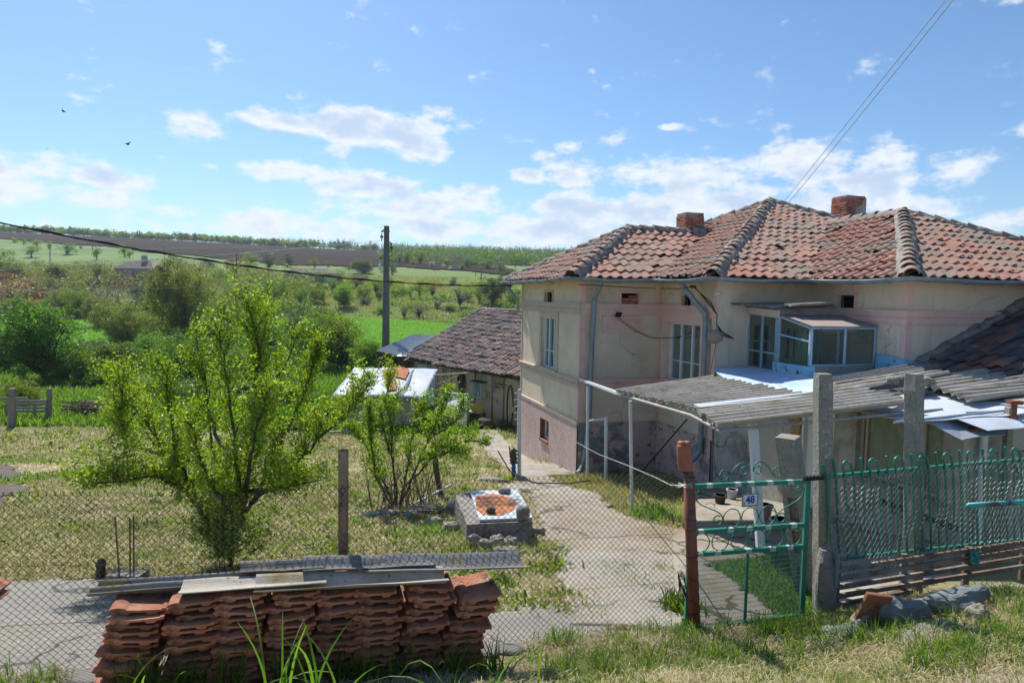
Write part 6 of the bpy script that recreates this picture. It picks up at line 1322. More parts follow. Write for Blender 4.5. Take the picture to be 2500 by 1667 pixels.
def isl_obj_random():
    m=M['stack_tile']; n=m.node_tree.nodes; l=m.node_tree.links; b=[x for x in n if x.type=='BSDF_PRINCIPLED'][0]; src=b.inputs['Base Color'].links[0].from_socket
    oi=n.new('ShaderNodeObjectInfo'); mr=n.new('ShaderNodeMapRange'); l.new(oi.outputs['Random'],mr.inputs[0]); mr.inputs[3].default_value=.62; mr.inputs[4].default_value=1.45
    mx=n.new('ShaderNodeMix'); mx.data_type='RGBA'; mx.blend_type='MULTIPLY'; mx.inputs[0].default_value=1; l.new(src,mx.inputs[6]); l.new(mr.outputs[0],mx.inputs[7]); l.new(mx.outputs[2],b.inputs['Base Color'])
isl_obj_random()
ORD=['topmost','second','third','fourth','fifth','sixth','seventh','eighth','ninth','tenth','eleventh','twelfth','thirteenth','fourteenth','fifteenth']
COL=['leftmost','second','third','fourth','fifth','sixth','seventh','rightmost']
rnd=random.Random(21); first=None
for c in range(8):
    t=.90+c*.292; n=[15,15,15,15,15,14,14,12][c]; q=FT(t,-.43,0); z=gz(q.x,q.y)+.035; ztop=[-1.92,-1.91,-1.915,-1.935,-1.965,-1.98,-1.99,-2.08][c]
    step=(ztop-z)/n; drift=0
    for k in range(n):
        drift=(-.13+.14*k/n if c==0 else -.05+.07*k/n)+(.10*(k/n)**2 if c==7 else 0)+.026*math.sin(k*2.1+c*1.7)+.03*math.sin(c*2.3)*k/n
        o=bpy.data.objects.new('stacked_tile',tmes[(k+c)%5]); C.objects.link(o)
        p=FT(t+drift+rnd.uniform(-.022,.022),-.43+rnd.uniform(-.035,.03),z+step*(k+.35)); o.location=p
        o.rotation_euler=(rnd.uniform(-.03,.03),rnd.gauss(0,.05)+(.05 if c==0 else 0),math.atan2(U.y,U.x)+rnd.uniform(-.05,.05)); o.scale=(rnd.uniform(1.06,1.16),1,min(1.0,step/.051))
        r_=n-1-k; tag(o,f'{ORD[r_]} clay roof tile from the top in the {COL[c]} column of the stack','roof tile','clay roof tiles stacked in front of the fence')
# sheets covering the stack
def cover(label,t0,t1,o0,o1,z0,z1,waves,m,seed,amp=.022,rag=.0,tw=0):
    mb=MB(); corrug(mb,FT(t0,o0,z0),FT(t1,o0,z1),FT(t1,o1,z1+tw),FT(t0,o1,z0+.01),waves,amp,.007,12,rag,seed); o=mb.build('asbestos_sheet',M[m],None); return tag(o,label,'roof sheet','old sheets covering the tile stack')
cover('broken grey corrugated strip at the back left of the tile stack',.60,2.05,-.48,-.30,-1.88,-1.915,2,'asbestos_dark',3,rag=.05,amp=.018)
cover('pale flat metal strip on the left half of the tile stack',1.12,2.0,-.62,-.44,-1.865,-1.89,1,'asbestos',5,amp=.010)
cover('short dark broken strip lying over the pale metal strip',1.45,2.0,-.44,-.28,-1.85,-1.875,1,'asbestos_dark',7,rag=.04)
cover('mossy yellow brown corrugated strip at the front of the tile stack',1.56,2.80,-.70,-.46,-1.885,-1.945,1,'asbestos',9,rag=.02,amp=.03)
cover('grey corrugated strip behind the mossy one in the middle of the stack',1.85,2.75,-.50,-.28,-1.86,-1.91,1,'asbestos_dark',11,rag=.03,amp=.026)
cover('long twisted grey strip jutting out over the right end of the tile stack',2.25,3.45,-.54,-.28,-1.895,-1.985,1,'asbestos_dark',13,rag=.05,amp=.03,tw=.02)
# stray pieces at the left edge
g=G(5,1470); q=P(8,1440,3.95); mb=MB()
o=bpy.data.objects.new('loose_roof_tile',tmes[1]); C.objects.link(o); o.location=P(-72,1440,4.02); o.rotation_euler=(0,.5,.2); tag(o,'red roof tile at the left edge in front of the fence, tilted, upper one','roof tile','loose tiles at the left edge')
o=bpy.data.objects.new('loose_roof_tile',tmes[2]); C.objects.link(o); o.location=P(-76,1458,3.98); o.rotation_euler=(0,.62,.15); tag(o,'red roof tile at the left edge in front of the fence, lower one','roof tile','loose tiles at the left edge')
q=P(-150,1500,3.95); mb=MB(); mb.box((q.x,q.y,(q.z+.04+gz(q.x,q.y))/2),(.30,.3,q.z+.04-gz(q.x,q.y))); tag(mb.build('grey_block',M['concrete_post'],None,bevel=.01),'grey concrete block under the loose tiles at the left edge','block')
# vines and dark weeds growing against the stack
X=[];Y=[]
for k in range(26):
    t=RNG.uniform(.8,3.4); q=FT(t,-.70-RNG.uniform(0,.12),0); X+=list(q.x+RNG.normal(0,.05,16)); Y+=list(q.y+RNG.normal(0,.03,16))
blades('weeds_by_stack',np.array(X),np.array(Y),.26,.012,M['leaf_lush'],'dark green weeds and stalks growing up the front of the tile stack',lie=.18,segs=4,curl=.8)

xs=RNG.uniform(-.75,.65,900); yy=RNG.uniform(8.2,8.75,900)
blades('well_grass',xs,yy,.13,.010,M['grass_mix'],'grass growing up against the stones in front of the well',lie=.35,segs=2)
# ---------------- foliage tools ----------------
def leaf_quads(c,s,asp=.5,fold=.25,dirs=None,droop=0,rng=RNG):
    """folded leaves: 6 verts, 2 quads each"""
    n=len(c); 
    if dirs is None: d=rng.normal(size=(n,3))
    else: d=dirs+rng.normal(size=(n,3))*.45
    d[:,2]-=droop; d/=np.linalg.norm(d,axis=1)[:,None]+1e-9
    r=rng.normal(size=(n,3)); sd=np.cross(d,r); sd/=np.linalg.norm(sd,axis=1)[:,None]+1e-9; nm=np.cross(d,sd)
    s=np.asarray(s)[:,None] if hasattr(s,'__len__') else np.full((n,1),s); w=s*asp/2
    a=c; t=c+d*s+nm*s*-.15; m1=c+d*s*.45+sd*w+nm*w*fold; m2=c+d*s*.45-sd*w+nm*w*fold; mid=c+d*s*.5
    v=np.stack([a,m1,t,mid,m2],1).reshape(-1,3); b=np.arange(n)[:,None]*5
    q=np.concatenate([b+np.array([[0,1,2,3]]),b+np.array([[0,3,2,4]])]); return v,q
def simple_leaves(c,s,asp=.6,rng=RNG,flat=0):
    n=len(c); d=rng.normal(size=(n,3)); d[:,2]*=(1-flat); d/=np.linalg.norm(d,axis=1)[:,None]; r=rng.normal(size=(n,3)); sd=np.cross(d,r); sd/=np.linalg.norm(sd,axis=1)[:,None]+1e-9
    s=np.asarray(s)[:,None] if hasattr(s,'__len__') else np.full((n,1),s)
    v=np.stack([c-d*s*.5,c+sd*s*asp*.5,c+d*s*.5,c-sd*s*asp*.5],1).reshape(-1,3); b=np.arange(n)[:,None]*4
    return v,b+np.array([[0,1,2,3]])
SH={}
def shape(key,seed,nc,nl,ls,cz,rz_,rw,cr,trunk,nb=26,asp=.6):
    rng=np.random.default_rng(seed); rd=random.Random(seed); cs=[]
    lobes=[]; nlb=rd.randint(7,11)
    for i in range(nlb):
        p=rng.normal(size=3); p/=np.linalg.norm(p); r=rng.uniform(.15,1)**.5; lr=rng.uniform(.17,.34)
        q=np.array([p[0]*r*rw*.66,p[1]*r*rw*.66,cz+p[2]*r*rz_*.68]); lobes.append((q,lr,rng.uniform(.8,1.5)))
    lobes.append((np.array([0,0,cz*.5]),.26,1.2))
    while len(cs)<nc:
        q,lr,st=lobes[rng.integers(len(lobes))]; p=rng.normal(size=3); p/=np.linalg.norm(p); r=rng.uniform(.3,1)**.5*(1+.35*mnoise.noise(Vector(p*2.5)+Vector(q*5)))
        c=q+p*lr*r*np.array([rw*2.0,rw*2.0,st*rz_*1.9])
        if rng.random()<.10: c=c+np.array([0,0,1])*rng.uniform(.03,.10)
        if c[2]<.03: c[2]=.03+rng.random()*.1
        cs.append(c)
    cs=np.array(cs); k=rng.integers(.5*nl,1.5*nl,len(cs)); idx=np.repeat(np.arange(len(cs)),k); sp=cr*rng.uniform(.6,1.35,len(cs))
    c=cs[idx]+rng.normal(size=(len(idx),3))*sp[idx][:,None]*np.array([1,1,.75]); c[:,2]=np.abs(c[:,2])
    v,q=simple_leaves(c,ls*rng.uniform(.6,1.4,len(c)),asp,rng); cm=np_mesh('foliage',v,q)
    mb=MB()
    fork=[Vector((rd.uniform(-.03,.03),rd.uniform(-.03,.03),trunk*(.5+.5*rd.random()))) for _ in range(4)]
    for f in fork[:max(1,int(1+3*(trunk<.15)))]: mb.tube([(f.x*2*(trunk<.15),f.y*2*(trunk<.15),-.05),tuple(f)],[.022,.016],6)
    order=sorted(range(len(cs)),key=lambda i:rd.random())[:nb]
    for i in order:
        f=rd.choice(fork); e=Vector(cs[i]); m=f.lerp(e,.5)+Vector((rd.uniform(-.03,.03),rd.uniform(-.03,.03),.04)); mb.tube([f,m,e],[.009,.0045,.001],4)
    tm=bpy.data.meshes.new('trunk'); tm.from_pydata(mb.v,[],mb.f); tm.materials.append(M['bark']); cm.materials.append(M['leaf_lush']); SH[key]=(cm,tm)
for i in range(3):
    shape(('dense',i),10+i,80,48,.036,.50,.45,.46,.052,.14)
    shape(('bush',i),20+i,80,48,.038,.42,.48,.47,.060,.05)
    shape(('airy',i),30+i,95,22,.030,.52,.45,.46,.055,.15,nb=80)
    shape(('hi',i),40+i,260,85,.020,.50,.46,.47,.036,.12,nb=120)
for i in range(2):
    shape(('hiair',i),50+i,300,95,.018,.52,.46,.47,.038,.13,nb=70)
    shape(('hibush',i),60+i,240,85,.022,.40,.48,.48,.042,.04,nb=80)
def bare(key,seed,n=5):
    rd=random.Random(seed); mb=MB()
    def grow(p,d,l,r,k):
        e=p+d*l; mb.tube([p,p.lerp(e,.5)+Vector((rd.uniform(-1,1),rd.uniform(-1,1),0))*l*.06,e],[r,r*.8,r*.6],4 if k<3 else 3,False)
        if k>=5: return
        for _ in range(rd.choice((2,3,3))):
            a=Vector((rd.gauss(0,1),rd.gauss(0,1),rd.gauss(0,.6))).normalized(); grow(e if rd.random()<.7 else p.lerp(e,.6),(d+a*.62+Vector((0,0,.12))).normalized(),l*rd.uniform(.62,.86),r*.58,k+1)
    grow(Vector((0,0,-.03)),Vector((0,0,1)),.26,.022,1); tm=bpy.data.meshes.new('trunk'); tm.from_pydata(mb.v,[],mb.f); tm.materials.append(M['twig']); SH[key]=(None,tm)
for i in range(2): bare(('bare',i),70+i)
CNT={}
def tree(kind,m,px,py,w,h,label,name='tree',cat=None,group=None,Y=None,dY=0):
    g=G(px,py); 
    if Y: q=ray(px,py)*Y; g=Vector((q.x,Y,gz(q.x,Y)))
    if dY: x=ray(px,py).x*(g.y+dY); g=Vector((x,g.y+dY,gz(x,g.y+dY)))
    k=CNT.get(kind,0); CNT[kind]=k+1; nvar=len([1 for q in SH if q[0]==kind]); cm,tm=SH[(kind,k%nvar)]
    o=bpy.data.objects.new(name,None); C.objects.link(o); o.location=g; s=g.y/1600; q_=1.16 if kind.startswith('hi') else 1.06; o.scale=(w*s*q_,w*s*q_,h*s*(1.10 if q_>1.1 else 1.05)); o.rotation_euler=(0,0,random.uniform(0,6.28)); o.empty_display_size=.1
    tag(o,label,cat or ('tree' if name=='tree' else 'bush'),group)
    t=bpy.data.objects.new('trunk' if name=='tree' else 'stems',tm); C.objects.link(t); t.parent=o
    if cm:
        c=bpy.data.objects.new('crown' if name=='tree' else 'foliage',cm); C.objects.link(c); c.parent=o; c.material_slots[0].link='OBJECT'; c.material_slots[0].material=M[m]
    return o
T='tree';B_='bush'
L_='leaf_'
rows=[
('hi','lush',100,932,235,205,'big dense dark green tree at the left edge above the stream',T),
('hiair','olive',448,852,165,210,'large olive green tree, tallest behind the plum tree',T),
('hiair','olive',310,868,140,140,'airy olive green tree left of the tallest one',T),
('hibush','lush',287,930,140,100,'lush green bush right of the stream',B_),
('hibush','lush',450,925,150,115,'lush green bush below the tallest olive tree',B_),
('hi','bright',190,776,68,74,'olive green tree above the big dark tree at the left',T),
('hibush','bright',200,935,55,85,'bright green willow shoots between the big dark tree and the stream',B_),
('hiair','olive',548,812,95,90,'airy olive tree directly behind the plum tree top',T),
('hi','bright',835,905,165,150,'dense bright green tree left of the power pole foot',T),
('hi','bright',905,915,100,95,'dense green tree beside the open shed',T),
('hi','lush',760,905,150,130,'dense green tree behind the plum tree to the right',T),
('hi','lush',640,900,150,120,'dark green tree directly behind the plum tree',T),
('hibush','bright',50,1003,95,78,'yellow green sapling behind the pallet gate',B_),
('hibush','lush',700,1010,130,80,'green bush left of the metal roofed coop',B_),
('bare','x',60,925,150,170,'pale bare branched shrub in front of the big dark tree',T),
('dense','olive',20,690,75,80,'brownish green shrub at the left edge on the slope',B_),
('bush','orange',40,742,150,66,'wide orange brown thicket at the left edge',B_),
('bush','red',12,705,70,50,'reddish thicket above the orange one at the left edge',B_),
('airy','olive',48,692,95,58,'loose olive shrub left of the small pole',B_),
('bush','olive',105,722,75,50,'olive shrub right of the orange thicket',B_),
('hi','olive',134,692,75,50,'round olive green tree below the small pole',T),
('bush','olive',36,765,85,60,'olive green shrub below the orange thicket',B_),
('bush','orange',90,757,70,36,'small rusty brown shrub right of the orange thicket',B_),
('hi','olive',156,766,75,62,'mid green shrub above the crop field at the left',B_),
('bare','x',180,744,70,66,'bare grey tree behind the mid green shrub',T),
('airy','olive',240,692,70,56,'thin olive tree left of the small tiled farmhouse',T),
('bare','x',262,722,62,72,'bare twiggy tree left of the farmhouse',T),
('bare','x',287,717,50,60,'bare tree right in front of the farmhouse',T),
('bare','x',320,724,28,36,'small bare sapling below the farmhouse',T),
('dense','dark',312,690,30,40,'dark green bush against the farmhouse wall',B_),
('bush','lush',360,687,44,38,'green bush at the right end of the farmhouse wall',B_),
('dense','bright',77,628,44,34,'round green tree on the slope near the left edge',T),
('dense','bright',36,593,20,14,'small round tree at the top of the meadow near the left edge',T),
('dense','bright',58,598,16,15,'small round tree right of the first one on the meadow',T),
('dense','bright',90,602,30,17,'wide low tree on the meadow edge above the green tree',T),
('dense','bright',120,608,16,19,'small tree above the small pole',T),
('dense','lush',163,621,46,29,'dark round bush on the meadow right of the small pole',B_),
('bare','x',226,612,52,36,'wide bare tree against the ploughed field',T),
('dense','olive',236,634,22,33,'slender tree on the meadow below the wide bare tree',T),
('dense','lush',198,608,10,10,'tiny round bush at the edge of the ploughed field',B_),
('dense','bright',305,627,28,32,'green tree above the farmhouse roof',T),
('dense','bright',316,630,22,20,'lighter shrub right of the tree above the farmhouse',B_),
('bare','x',402,634,48,44,'bare grey tree in front of the ploughed field',T),
('bare','x',560,642,44,34,'faint bare tree left of the bright round tree',T),
('dense','bright',612,645,46,30,'bright green round tree on the meadow right of centre left',T),
('bush','bright',606,662,44,30,'bright green bush below the round tree',B_),
('airy','grey',657,661,56,56,'grey green airy tree above the two roofed farmhouse',T),
('dense','dark',702,652,34,36,'dark round tree right of the grey green airy tree',T),
('bush','red',462,668,100,32,'long reddish brown thicket right of the farmhouse',B_),
('bush','red',572,664,48,34,'reddish thicket beside the thin pole',B_),
('bush','red',641,682,90,32,'reddish brown thicket left of the two roofed farmhouse',B_),
('bush','red',700,650,24,14,'small red bush under the dark round tree',B_),
('bush','grey',508,660,48,30,'pale grey green bush between the reddish thickets',B_),
('bush','bright',543,686,55,36,'light green bush left of the thin pole',B_),
('dense','olive',420,720,60,56,'olive tree left of the tallest tree top',T),
('dense','lush',625,765,62,62,'dense green tree above the plum tree',T),
('bush','olive',576,745,62,54,'olive shrub left of the dense green tree above the plum',B_),
('bush','bright',682,742,55,66,'mid green shrub below the two roofed farmhouse at left',B_),
('bush','lush',556,728,30,40,'small dark green shrub beside the thin pole foot',B_),
('dense','bright',707,688,32,28,'round green bush in front of the left roof of the far farmhouse',B_),
('dense','olive',768,655,26,24,'small olive tree above the right farmhouse roof',T),
('dense','olive',801,652,18,16,'small round tree near the end of the ploughed field',T),
('hi','dark',888,668,72,38,'wide dark green tree left of the power pole',T),
('dense','dark',957,671,28,27,'dark tree right of the power pole',T),
('airy','olive',779,702,66,40,'olive shrub right of the two roofed farmhouse',B_),
('airy','olive',830,696,62,40,'loose olive shrub left of the small red roof',B_),
('dense','lush',812,717,32,38,'dark green round bush below the olive shrubs',B_),
('hi','bright',840,752,70,58,'bright green tree with a pale stem in the middle of the meadow',T),
('bush','bright',890,728,44,38,'yellow green bush right of the bright meadow tree',B_),
('dense','olive',772,742,44,54,'slim olive tree left of the bright meadow tree',T),
('dense','olive',790,742,26,38,'narrow olive bush beside the slim olive tree',B_),
('dense','lush',735,750,40,46,'green bush left of the slim olive tree',B_),
('bush','olive',870,703,56,34,'brown green bush in front of the small red roof',B_),
('bush','grey',888,742,44,22,'low grey bush right of the bright meadow tree',B_),
('dense','dark',927,733,25,28,'small dark tree just left of the power pole',T),
('airy','lush',918,720,42,44,'green tree behind the small dark tree left of the pole',T),
('dense','olive',951,706,32,32,'olive bush touching the power pole on its right',B_),
('bush','lush',965,726,34,24,'low green bush right of the power pole',B_),
('bush','lush',985,718,26,16,'small green bush right of the low one by the pole',B_),
('dense','bright',1002,730,20,30,'narrow green sapling right of the power pole',T),
('airy','grey',1023,729,26,42,'thin grey green tree between the sapling and the yellow one',T),
('airy','orange',1056,726,42,42,'yellow brown tree in the right part of the meadow',T),
('bush','lush',1078,726,28,16,'green bush at the foot of the yellow brown tree',B_),
('dense','dark',1105,698,26,22,'small dark round tree above the grey olive one',T),
('airy','grey',1122,750,58,54,'grey olive tree with a dark stem in the meadow',T),
('dense','dark',1143,737,28,26,'dark bush right of the grey olive tree',B_),
('hiair','dark',1203,744,64,72,'large dark olive tree near the house corner',T),
('dense','olive',1170,740,30,38,'olive bush left of the large dark olive tree',B_),
('dense','lush',1255,750,50,46,'green bush right behind the house corner',B_),
('bush','grey',1067,752,36,22,'low grey bush in the meadow centre right',B_),
('airy','brown',1022,776,52,36,'brownish weedy thicket above the crop field',B_),
('airy','brown',987,778,34,36,'thin brown weeds right of the power pole above the crop field',B_),
('bush','grey',1180,772,50,22,'grey green low bush above the barn ridge',B_),
('airy','olive',1026,648,34,44,'tall light green tree on the far slope right of the pole',T),
('dense','dark',992,645,24,28,'dark tree on the far slope right of the power pole',T),
('airy','grey',975,646,28,28,'greyish tree just right of the pole on the far slope',T),
('bush','olive',1008,648,24,16,'olive bush between the two far slope trees',B_),
('bush','white',1056,652,18,18,'whitish blossoming bush on the far slope',B_),
('bush','white',1084,655,13,11,'small whitish bush, second from the left on the far slope',B_),
('bush','white',1100,660,13,12,'tiny whitish bush below the others on the far slope',B_),
('dense','olive',1090,650,26,20,'olive tree between the whitish bushes',T),
('dense','dark',1118,640,44,22,'dark tree on top of the far slope',T),
('airy','grey',1140,655,44,30,'grey green tree in the middle of the far scrub',T),
('bare','x',1161,675,36,50,'bare tree in front of the far scrub',T),
('dense','lush',1127,660,24,18,'green bush under the grey green tree of the far scrub',B_),
('dense','lush',1190,658,40,26,'green tree left of the roof edge on the far slope',T),
('bush','white',1180,650,30,14,'pale flowering bush at the top of the far scrub',B_),
('airy','grey',1222,664,50,32,'grey green tree beside the house roof corner',T),
('bare','x',1257,664,52,44,'bare tree behind the left roof slope',T),
('dense','dark',1232,686,46,36,'dark green bush under the left roof corner',B_),
('dense','grey',1060,620,22,10,'tiny grey tree on the skyline right of the pole',T),
('dense','lush',940,650,30,22,'green shrub behind the power pole on the far slope',B_),
]
rows+=[
('hi','lush',20,905,120,120,'dark green tree at the left edge behind the big one',T),('hi','olive',250,800,90,80,'olive tree between the two big trees, above the crop field',T),('hibush','dark',215,905,110,80,'dark green thicket right of the big dark tree',B_),
('hibush','lush',370,905,120,90,'lush bush between the stream and the tallest olive tree',B_),('hi','dark',520,880,130,110,'dark green tree behind the left half of the plum tree',T),('hibush','lush',600,935,140,90,'lush thicket behind the plum tree crown',B_),
('hibush','bright',350,975,150,60,'low bright green thicket behind the lone garden post',B_),('hibush','dark',480,985,150,60,'low dark thicket behind the plum tree, near the garden end',B_),('hibush','lush',620,990,140,66,'low green thicket between the plum tree and the coop',B_),
('hibush','dark',150,925,120,60,'dark undergrowth bush on the stream bank',B_),('hi','dark',725,850,110,90,'dark green tree behind the right side of the plum crown',T),('hi','lush',800,850,100,76,'green tree left of the dense bright trees',T),
('dense','lush',500,760,80,60,'green tree left of the dense tree above the plum',T),('dense','dark',345,735,60,50,'dark bush below the farmhouse bare trees',B_),('hi','olive',385,745,70,60,'olive tree between the farmhouse and the tallest tree',T),
('dense','lush',660,720,50,40,'dark green bush below the red brown thicket',B_),('dense','olive',590,705,60,36,'olive bush right of the thin pole foot',B_),('bush','dark',270,760,70,36,'dark bush at the upper edge of the crop field',B_),
('dense','olive',84,668,60,36,'olive bush below the round green tree at left',B_),('dense','dark',215,668,60,28,'dark bush left of the farmhouse roof',B_),('dense','olive',175,662,50,26,'olive shrub above the dark bush left of the farmhouse',B_),
('dense','lush',1240,712,50,40,'green bush above the barn beside the house corner',B_),('bush','olive',1095,760,50,24,'low olive shrub in front of the grey olive tree',B_),('bush','lush',935,768,46,22,'low green bush left of the pole foot above the field',B_),
]
for kd,m,px,py,w,h,lb,nm in rows: tree(kd,L_+m if m!='x' else 'bark',px,py,w,h,lb,nm)
# uncountable scrub between the shrubs
def scrub(name,label,n,f,ls,m,seed=0):
    rng=np.random.default_rng(seed); P_=f(rng,n); v,q=simple_leaves(P_,ls*rng.uniform(.6,1.4,len(P_)),.6,rng); tag(link(name,np_mesh(name,v,q,mat=M[m])),label,kind='stuff')
def clumps(x0,x1,y0,y1,nc,rad,hh,thr=None,bare_=0):
    def f(rng,n):
        cy=rng.uniform(y0,y1,nc); cx=(x0+(x1-x0)*rng.random(nc))*cy; r=rad*rng.uniform(.5,1.5,nc); idx=rng.integers(0,nc,n); d=rng.normal(size=(n,3)); d/=np.linalg.norm(d,axis=1)[:,None]; rr=rng.random(n)**.4
        x=cx[idx]+d[:,0]*rr*r[idx]; y=cy[idx]+d[:,1]*rr*r[idx]; z=gz_np(x,y)+np.abs(d[:,2])*rr*r[idx]*hh; return np.stack([x,y,z],-1)
    return f
scrub('scrub','olive green scrub filling the slope around the farmhouse',52000,clumps(-.80,-.30,122,165,190,2.4,1.3),.34,'leaf_olive',1)
scrub('scrub','green scrub on the slope in the middle distance',16000,clumps(-.38,.02,112,150,60,1.7,1.0),.30,'leaf_bright',2)
scrub('scrub','brownish dry scrub at the left of the slope',16000,clumps(-.80,-.52,116,140,70,2.2,1.2),.34,'leaf_brown',3)
scrub('scrub','dark hedge row along the far edge of the crop field',24000,clumps(-.80,-.28,108,114,90,1.5,1.0),.34,'leaf_lush',4)
scrub('scrub','dense green undergrowth along the stream',42000,clumps(-.66,-.30,40,52,120,1.5,1.0),.16,'leaf_lush',5)
scrub('scrub','far slope scrub right of the power pole',70000,clumps(-.20,.12,255,420,260,5.0,.9),.62,'leaf_grey',6)
scrub('scrub','green bushes of the far slope right of the power pole',60000,clumps(-.19,.12,245,400,150,4.6,1.0),.62,'leaf_lush',16)
scrub('undergrowth','lush dark undergrowth behind the garden',42000,clumps(-.62,-.17,26.5,36,130,.8,.9),.10,'leaf_lush',7)
def ridge(a0,a1,nt,y0,y1,h0,h1,rad):
    def f(rng,n):
        a=np.sort(rng.uniform(a0,a1,nt)); cy=rng.uniform(y0,y1,nt); cx=a*cy; hh=rng.uniform(h0,h1,nt); idx=rng.integers(0,nt,n); d=rng.normal(size=(n,3)); d/=np.linalg.norm(d,axis=1)[:,None]; rr=rng.random(n)**.45; r=rad*rng.uniform(.6,1.3,nt)
        x=cx[idx]+d[:,0]*rr*r[idx]; y=cy[idx]+d[:,1]*rr*r[idx]; z=gz_np(cx[idx],cy[idx])+hh[idx]*(.58+.45*d[:,2]*rr); return np.stack([x,y,z],-1)
    return f
scrub('far_tree_line','green tree line along the ridge above the ploughed field',52000,ridge(-.95,-.30,420,448,462,3.2,6.4,2.6),.95,'leaf_bright',8)
scrub('far_tree_line','darker trees within the ridge tree line',15000,ridge(-.95,-.20,110,446,458,3.5,6.4,2.2),.95,'leaf_dark',9)
scrub('far_tree_line','low green bushes on the ridge right of the pole',26000,ridge(-.34,.75,420,446,460,2,4.4,3.2),1.0,'leaf_lush',10)
# bare trees of the ridge
mb=MB(); rd=random.Random(5)
for k in range(420):
    a=rd.uniform(-.36,.12) if k<360 else rd.uniform(.1,.8); y=rd.uniform(452,475); x=a*y; z=gz(x,y); h=rd.uniform(5.5,9.5)
    mb.tube([(x,y,z-1),(x+rd.uniform(-.3,.3),y,z+h*.5)],[.22,.12],3,False)
    for _ in range(7):
        z1=z+h*rd.uniform(.2,.6); mb.tube([(x,y,z1),(x+rd.uniform(-1.7,1.7),y+rd.uniform(-1,1),z1+h*rd.uniform(.2,.42))],[.10,.05],3,False)
tag(mb.build('far_bare_trees',M['twig'],None),'row of bare grey trees on the far ridge',kind='stuff')
# ---------------- plum tree ----------------
def branchy(name,label,base,limbs,shoot_n,shoot_l,node,leaf,seed,m='leaf_plum',up=.8,zmin=None,basal=0,dr=.035,r0=.06,lpn=4,fine=True):
    rd=random.Random(seed); rng=np.random.default_rng(seed); o=thing(name,label,'tree'); mb=MB(); pos=[];dirs=[]
    def leaves(p,d,n):
        for _ in range(n):
            a=Vector((rd.gauss(0,1),rd.gauss(0,1),rd.gauss(0,.8))).normalized(); q=(a+d*.6).normalized(); pos.append(tuple(p)); dirs.append(tuple(q))
    def shoot(p,d,l,r,depth=0):
        n=max(3,int(l/.07)); pts=[p]; dd=d.copy()
        for k in range(n):
            dd=(dd+Vector((rd.gauss(0,.10),rd.gauss(0,.10),rd.gauss(.03,.06)))).normalized(); pts.append(pts[-1]+dd*l/n)
        mb.tube(pts,[r*(1-.75*k/n) for k in range(n+1)],4,False)
        L_=0
        for k in range(len(pts)-1):
            seg_=(pts[k+1]-pts[k]); m_=max(1,int(seg_.length/node))
            for j in range(m_): leaves(pts[k]+seg_*(j/m_),seg_.normalized(),lpn)
            if depth<1 and rd.random()<.45: 
                a=Vector((rd.gauss(0,1),rd.gauss(0,1),rd.gauss(.2,.5))).normalized(); shoot(pts[k+1],(dd*.5+a).normalized(),l*rd.uniform(.2,.45),r*.5,depth+1)
        leaves(pts[-1],dd,lpn+3)
    for li,pts in enumerate(limbs):
        pts=[Vector(p) for p in pts]; ln=sum((pts[i+1]-pts[i]).length for i in range(len(pts)-1)); dense=[]
        for i in range(len(pts)-1):
            for k in range(5): 
                f=k/5; q=pts[i].lerp(pts[i+1],f); dense.append(q+Vector((rd.gauss(0,.012),rd.gauss(0,.012),rd.gauss(0,.008))) if (i or k) else q)
        dense.append(pts[-1]); n=len(dense); rr=[(r0*.62)*(1-.88*(k/(n-1)))+.004 for k in range(n)]
        mb.tube(dense,rr,7,False)
        for k in range(2,n):
            f=k/(n-1)
            if f<.22: continue
            d0=(dense[k]-dense[k-1]).normalized(); leaves(dense[k],d0,int(lpn*1.2))
            for _ in range(shoot_n if rd.random()<.9 else 0):
                a=Vector((rd.gauss(0,1),rd.gauss(0,1),rd.gauss(.1,.5))).normalized(); d=(d0*.55+a*.8+Vector((0,0,up))).normalized(); shoot(dense[k],d,rd.uniform(*shoot_l)*(1.05-.35*f),.007)
    for k in range(basal):
        p=Vector(base)+Vector((rd.gauss(0,.10),rd.gauss(0,.10),rd.uniform(.1,1.0))); a=Vector((rd.gauss(0,1),rd.gauss(0,1),rd.uniform(.3,1.2))).normalized(); shoot(p,a,rd.uniform(.2,.5),.006)
    mb.build('trunk',M['bark'],o)
    c=np.array(pos)+rng.normal(size=(len(pos),3))*dr; dv_=np.array(dirs); v,q=leaf_quads(c,leaf*rng.uniform(.6,1.25,len(c)),.52,.35,dv_,.25,rng)
    o2=link('foliage',np_mesh('foliage',v,q,mat=M[m]),o); return len(c)
b=G(566,1388); Y0=b.y
def lp(*l): return [P(x,y,Y0+d) for x,y,d in l]
fk=P(556,1330,Y0)
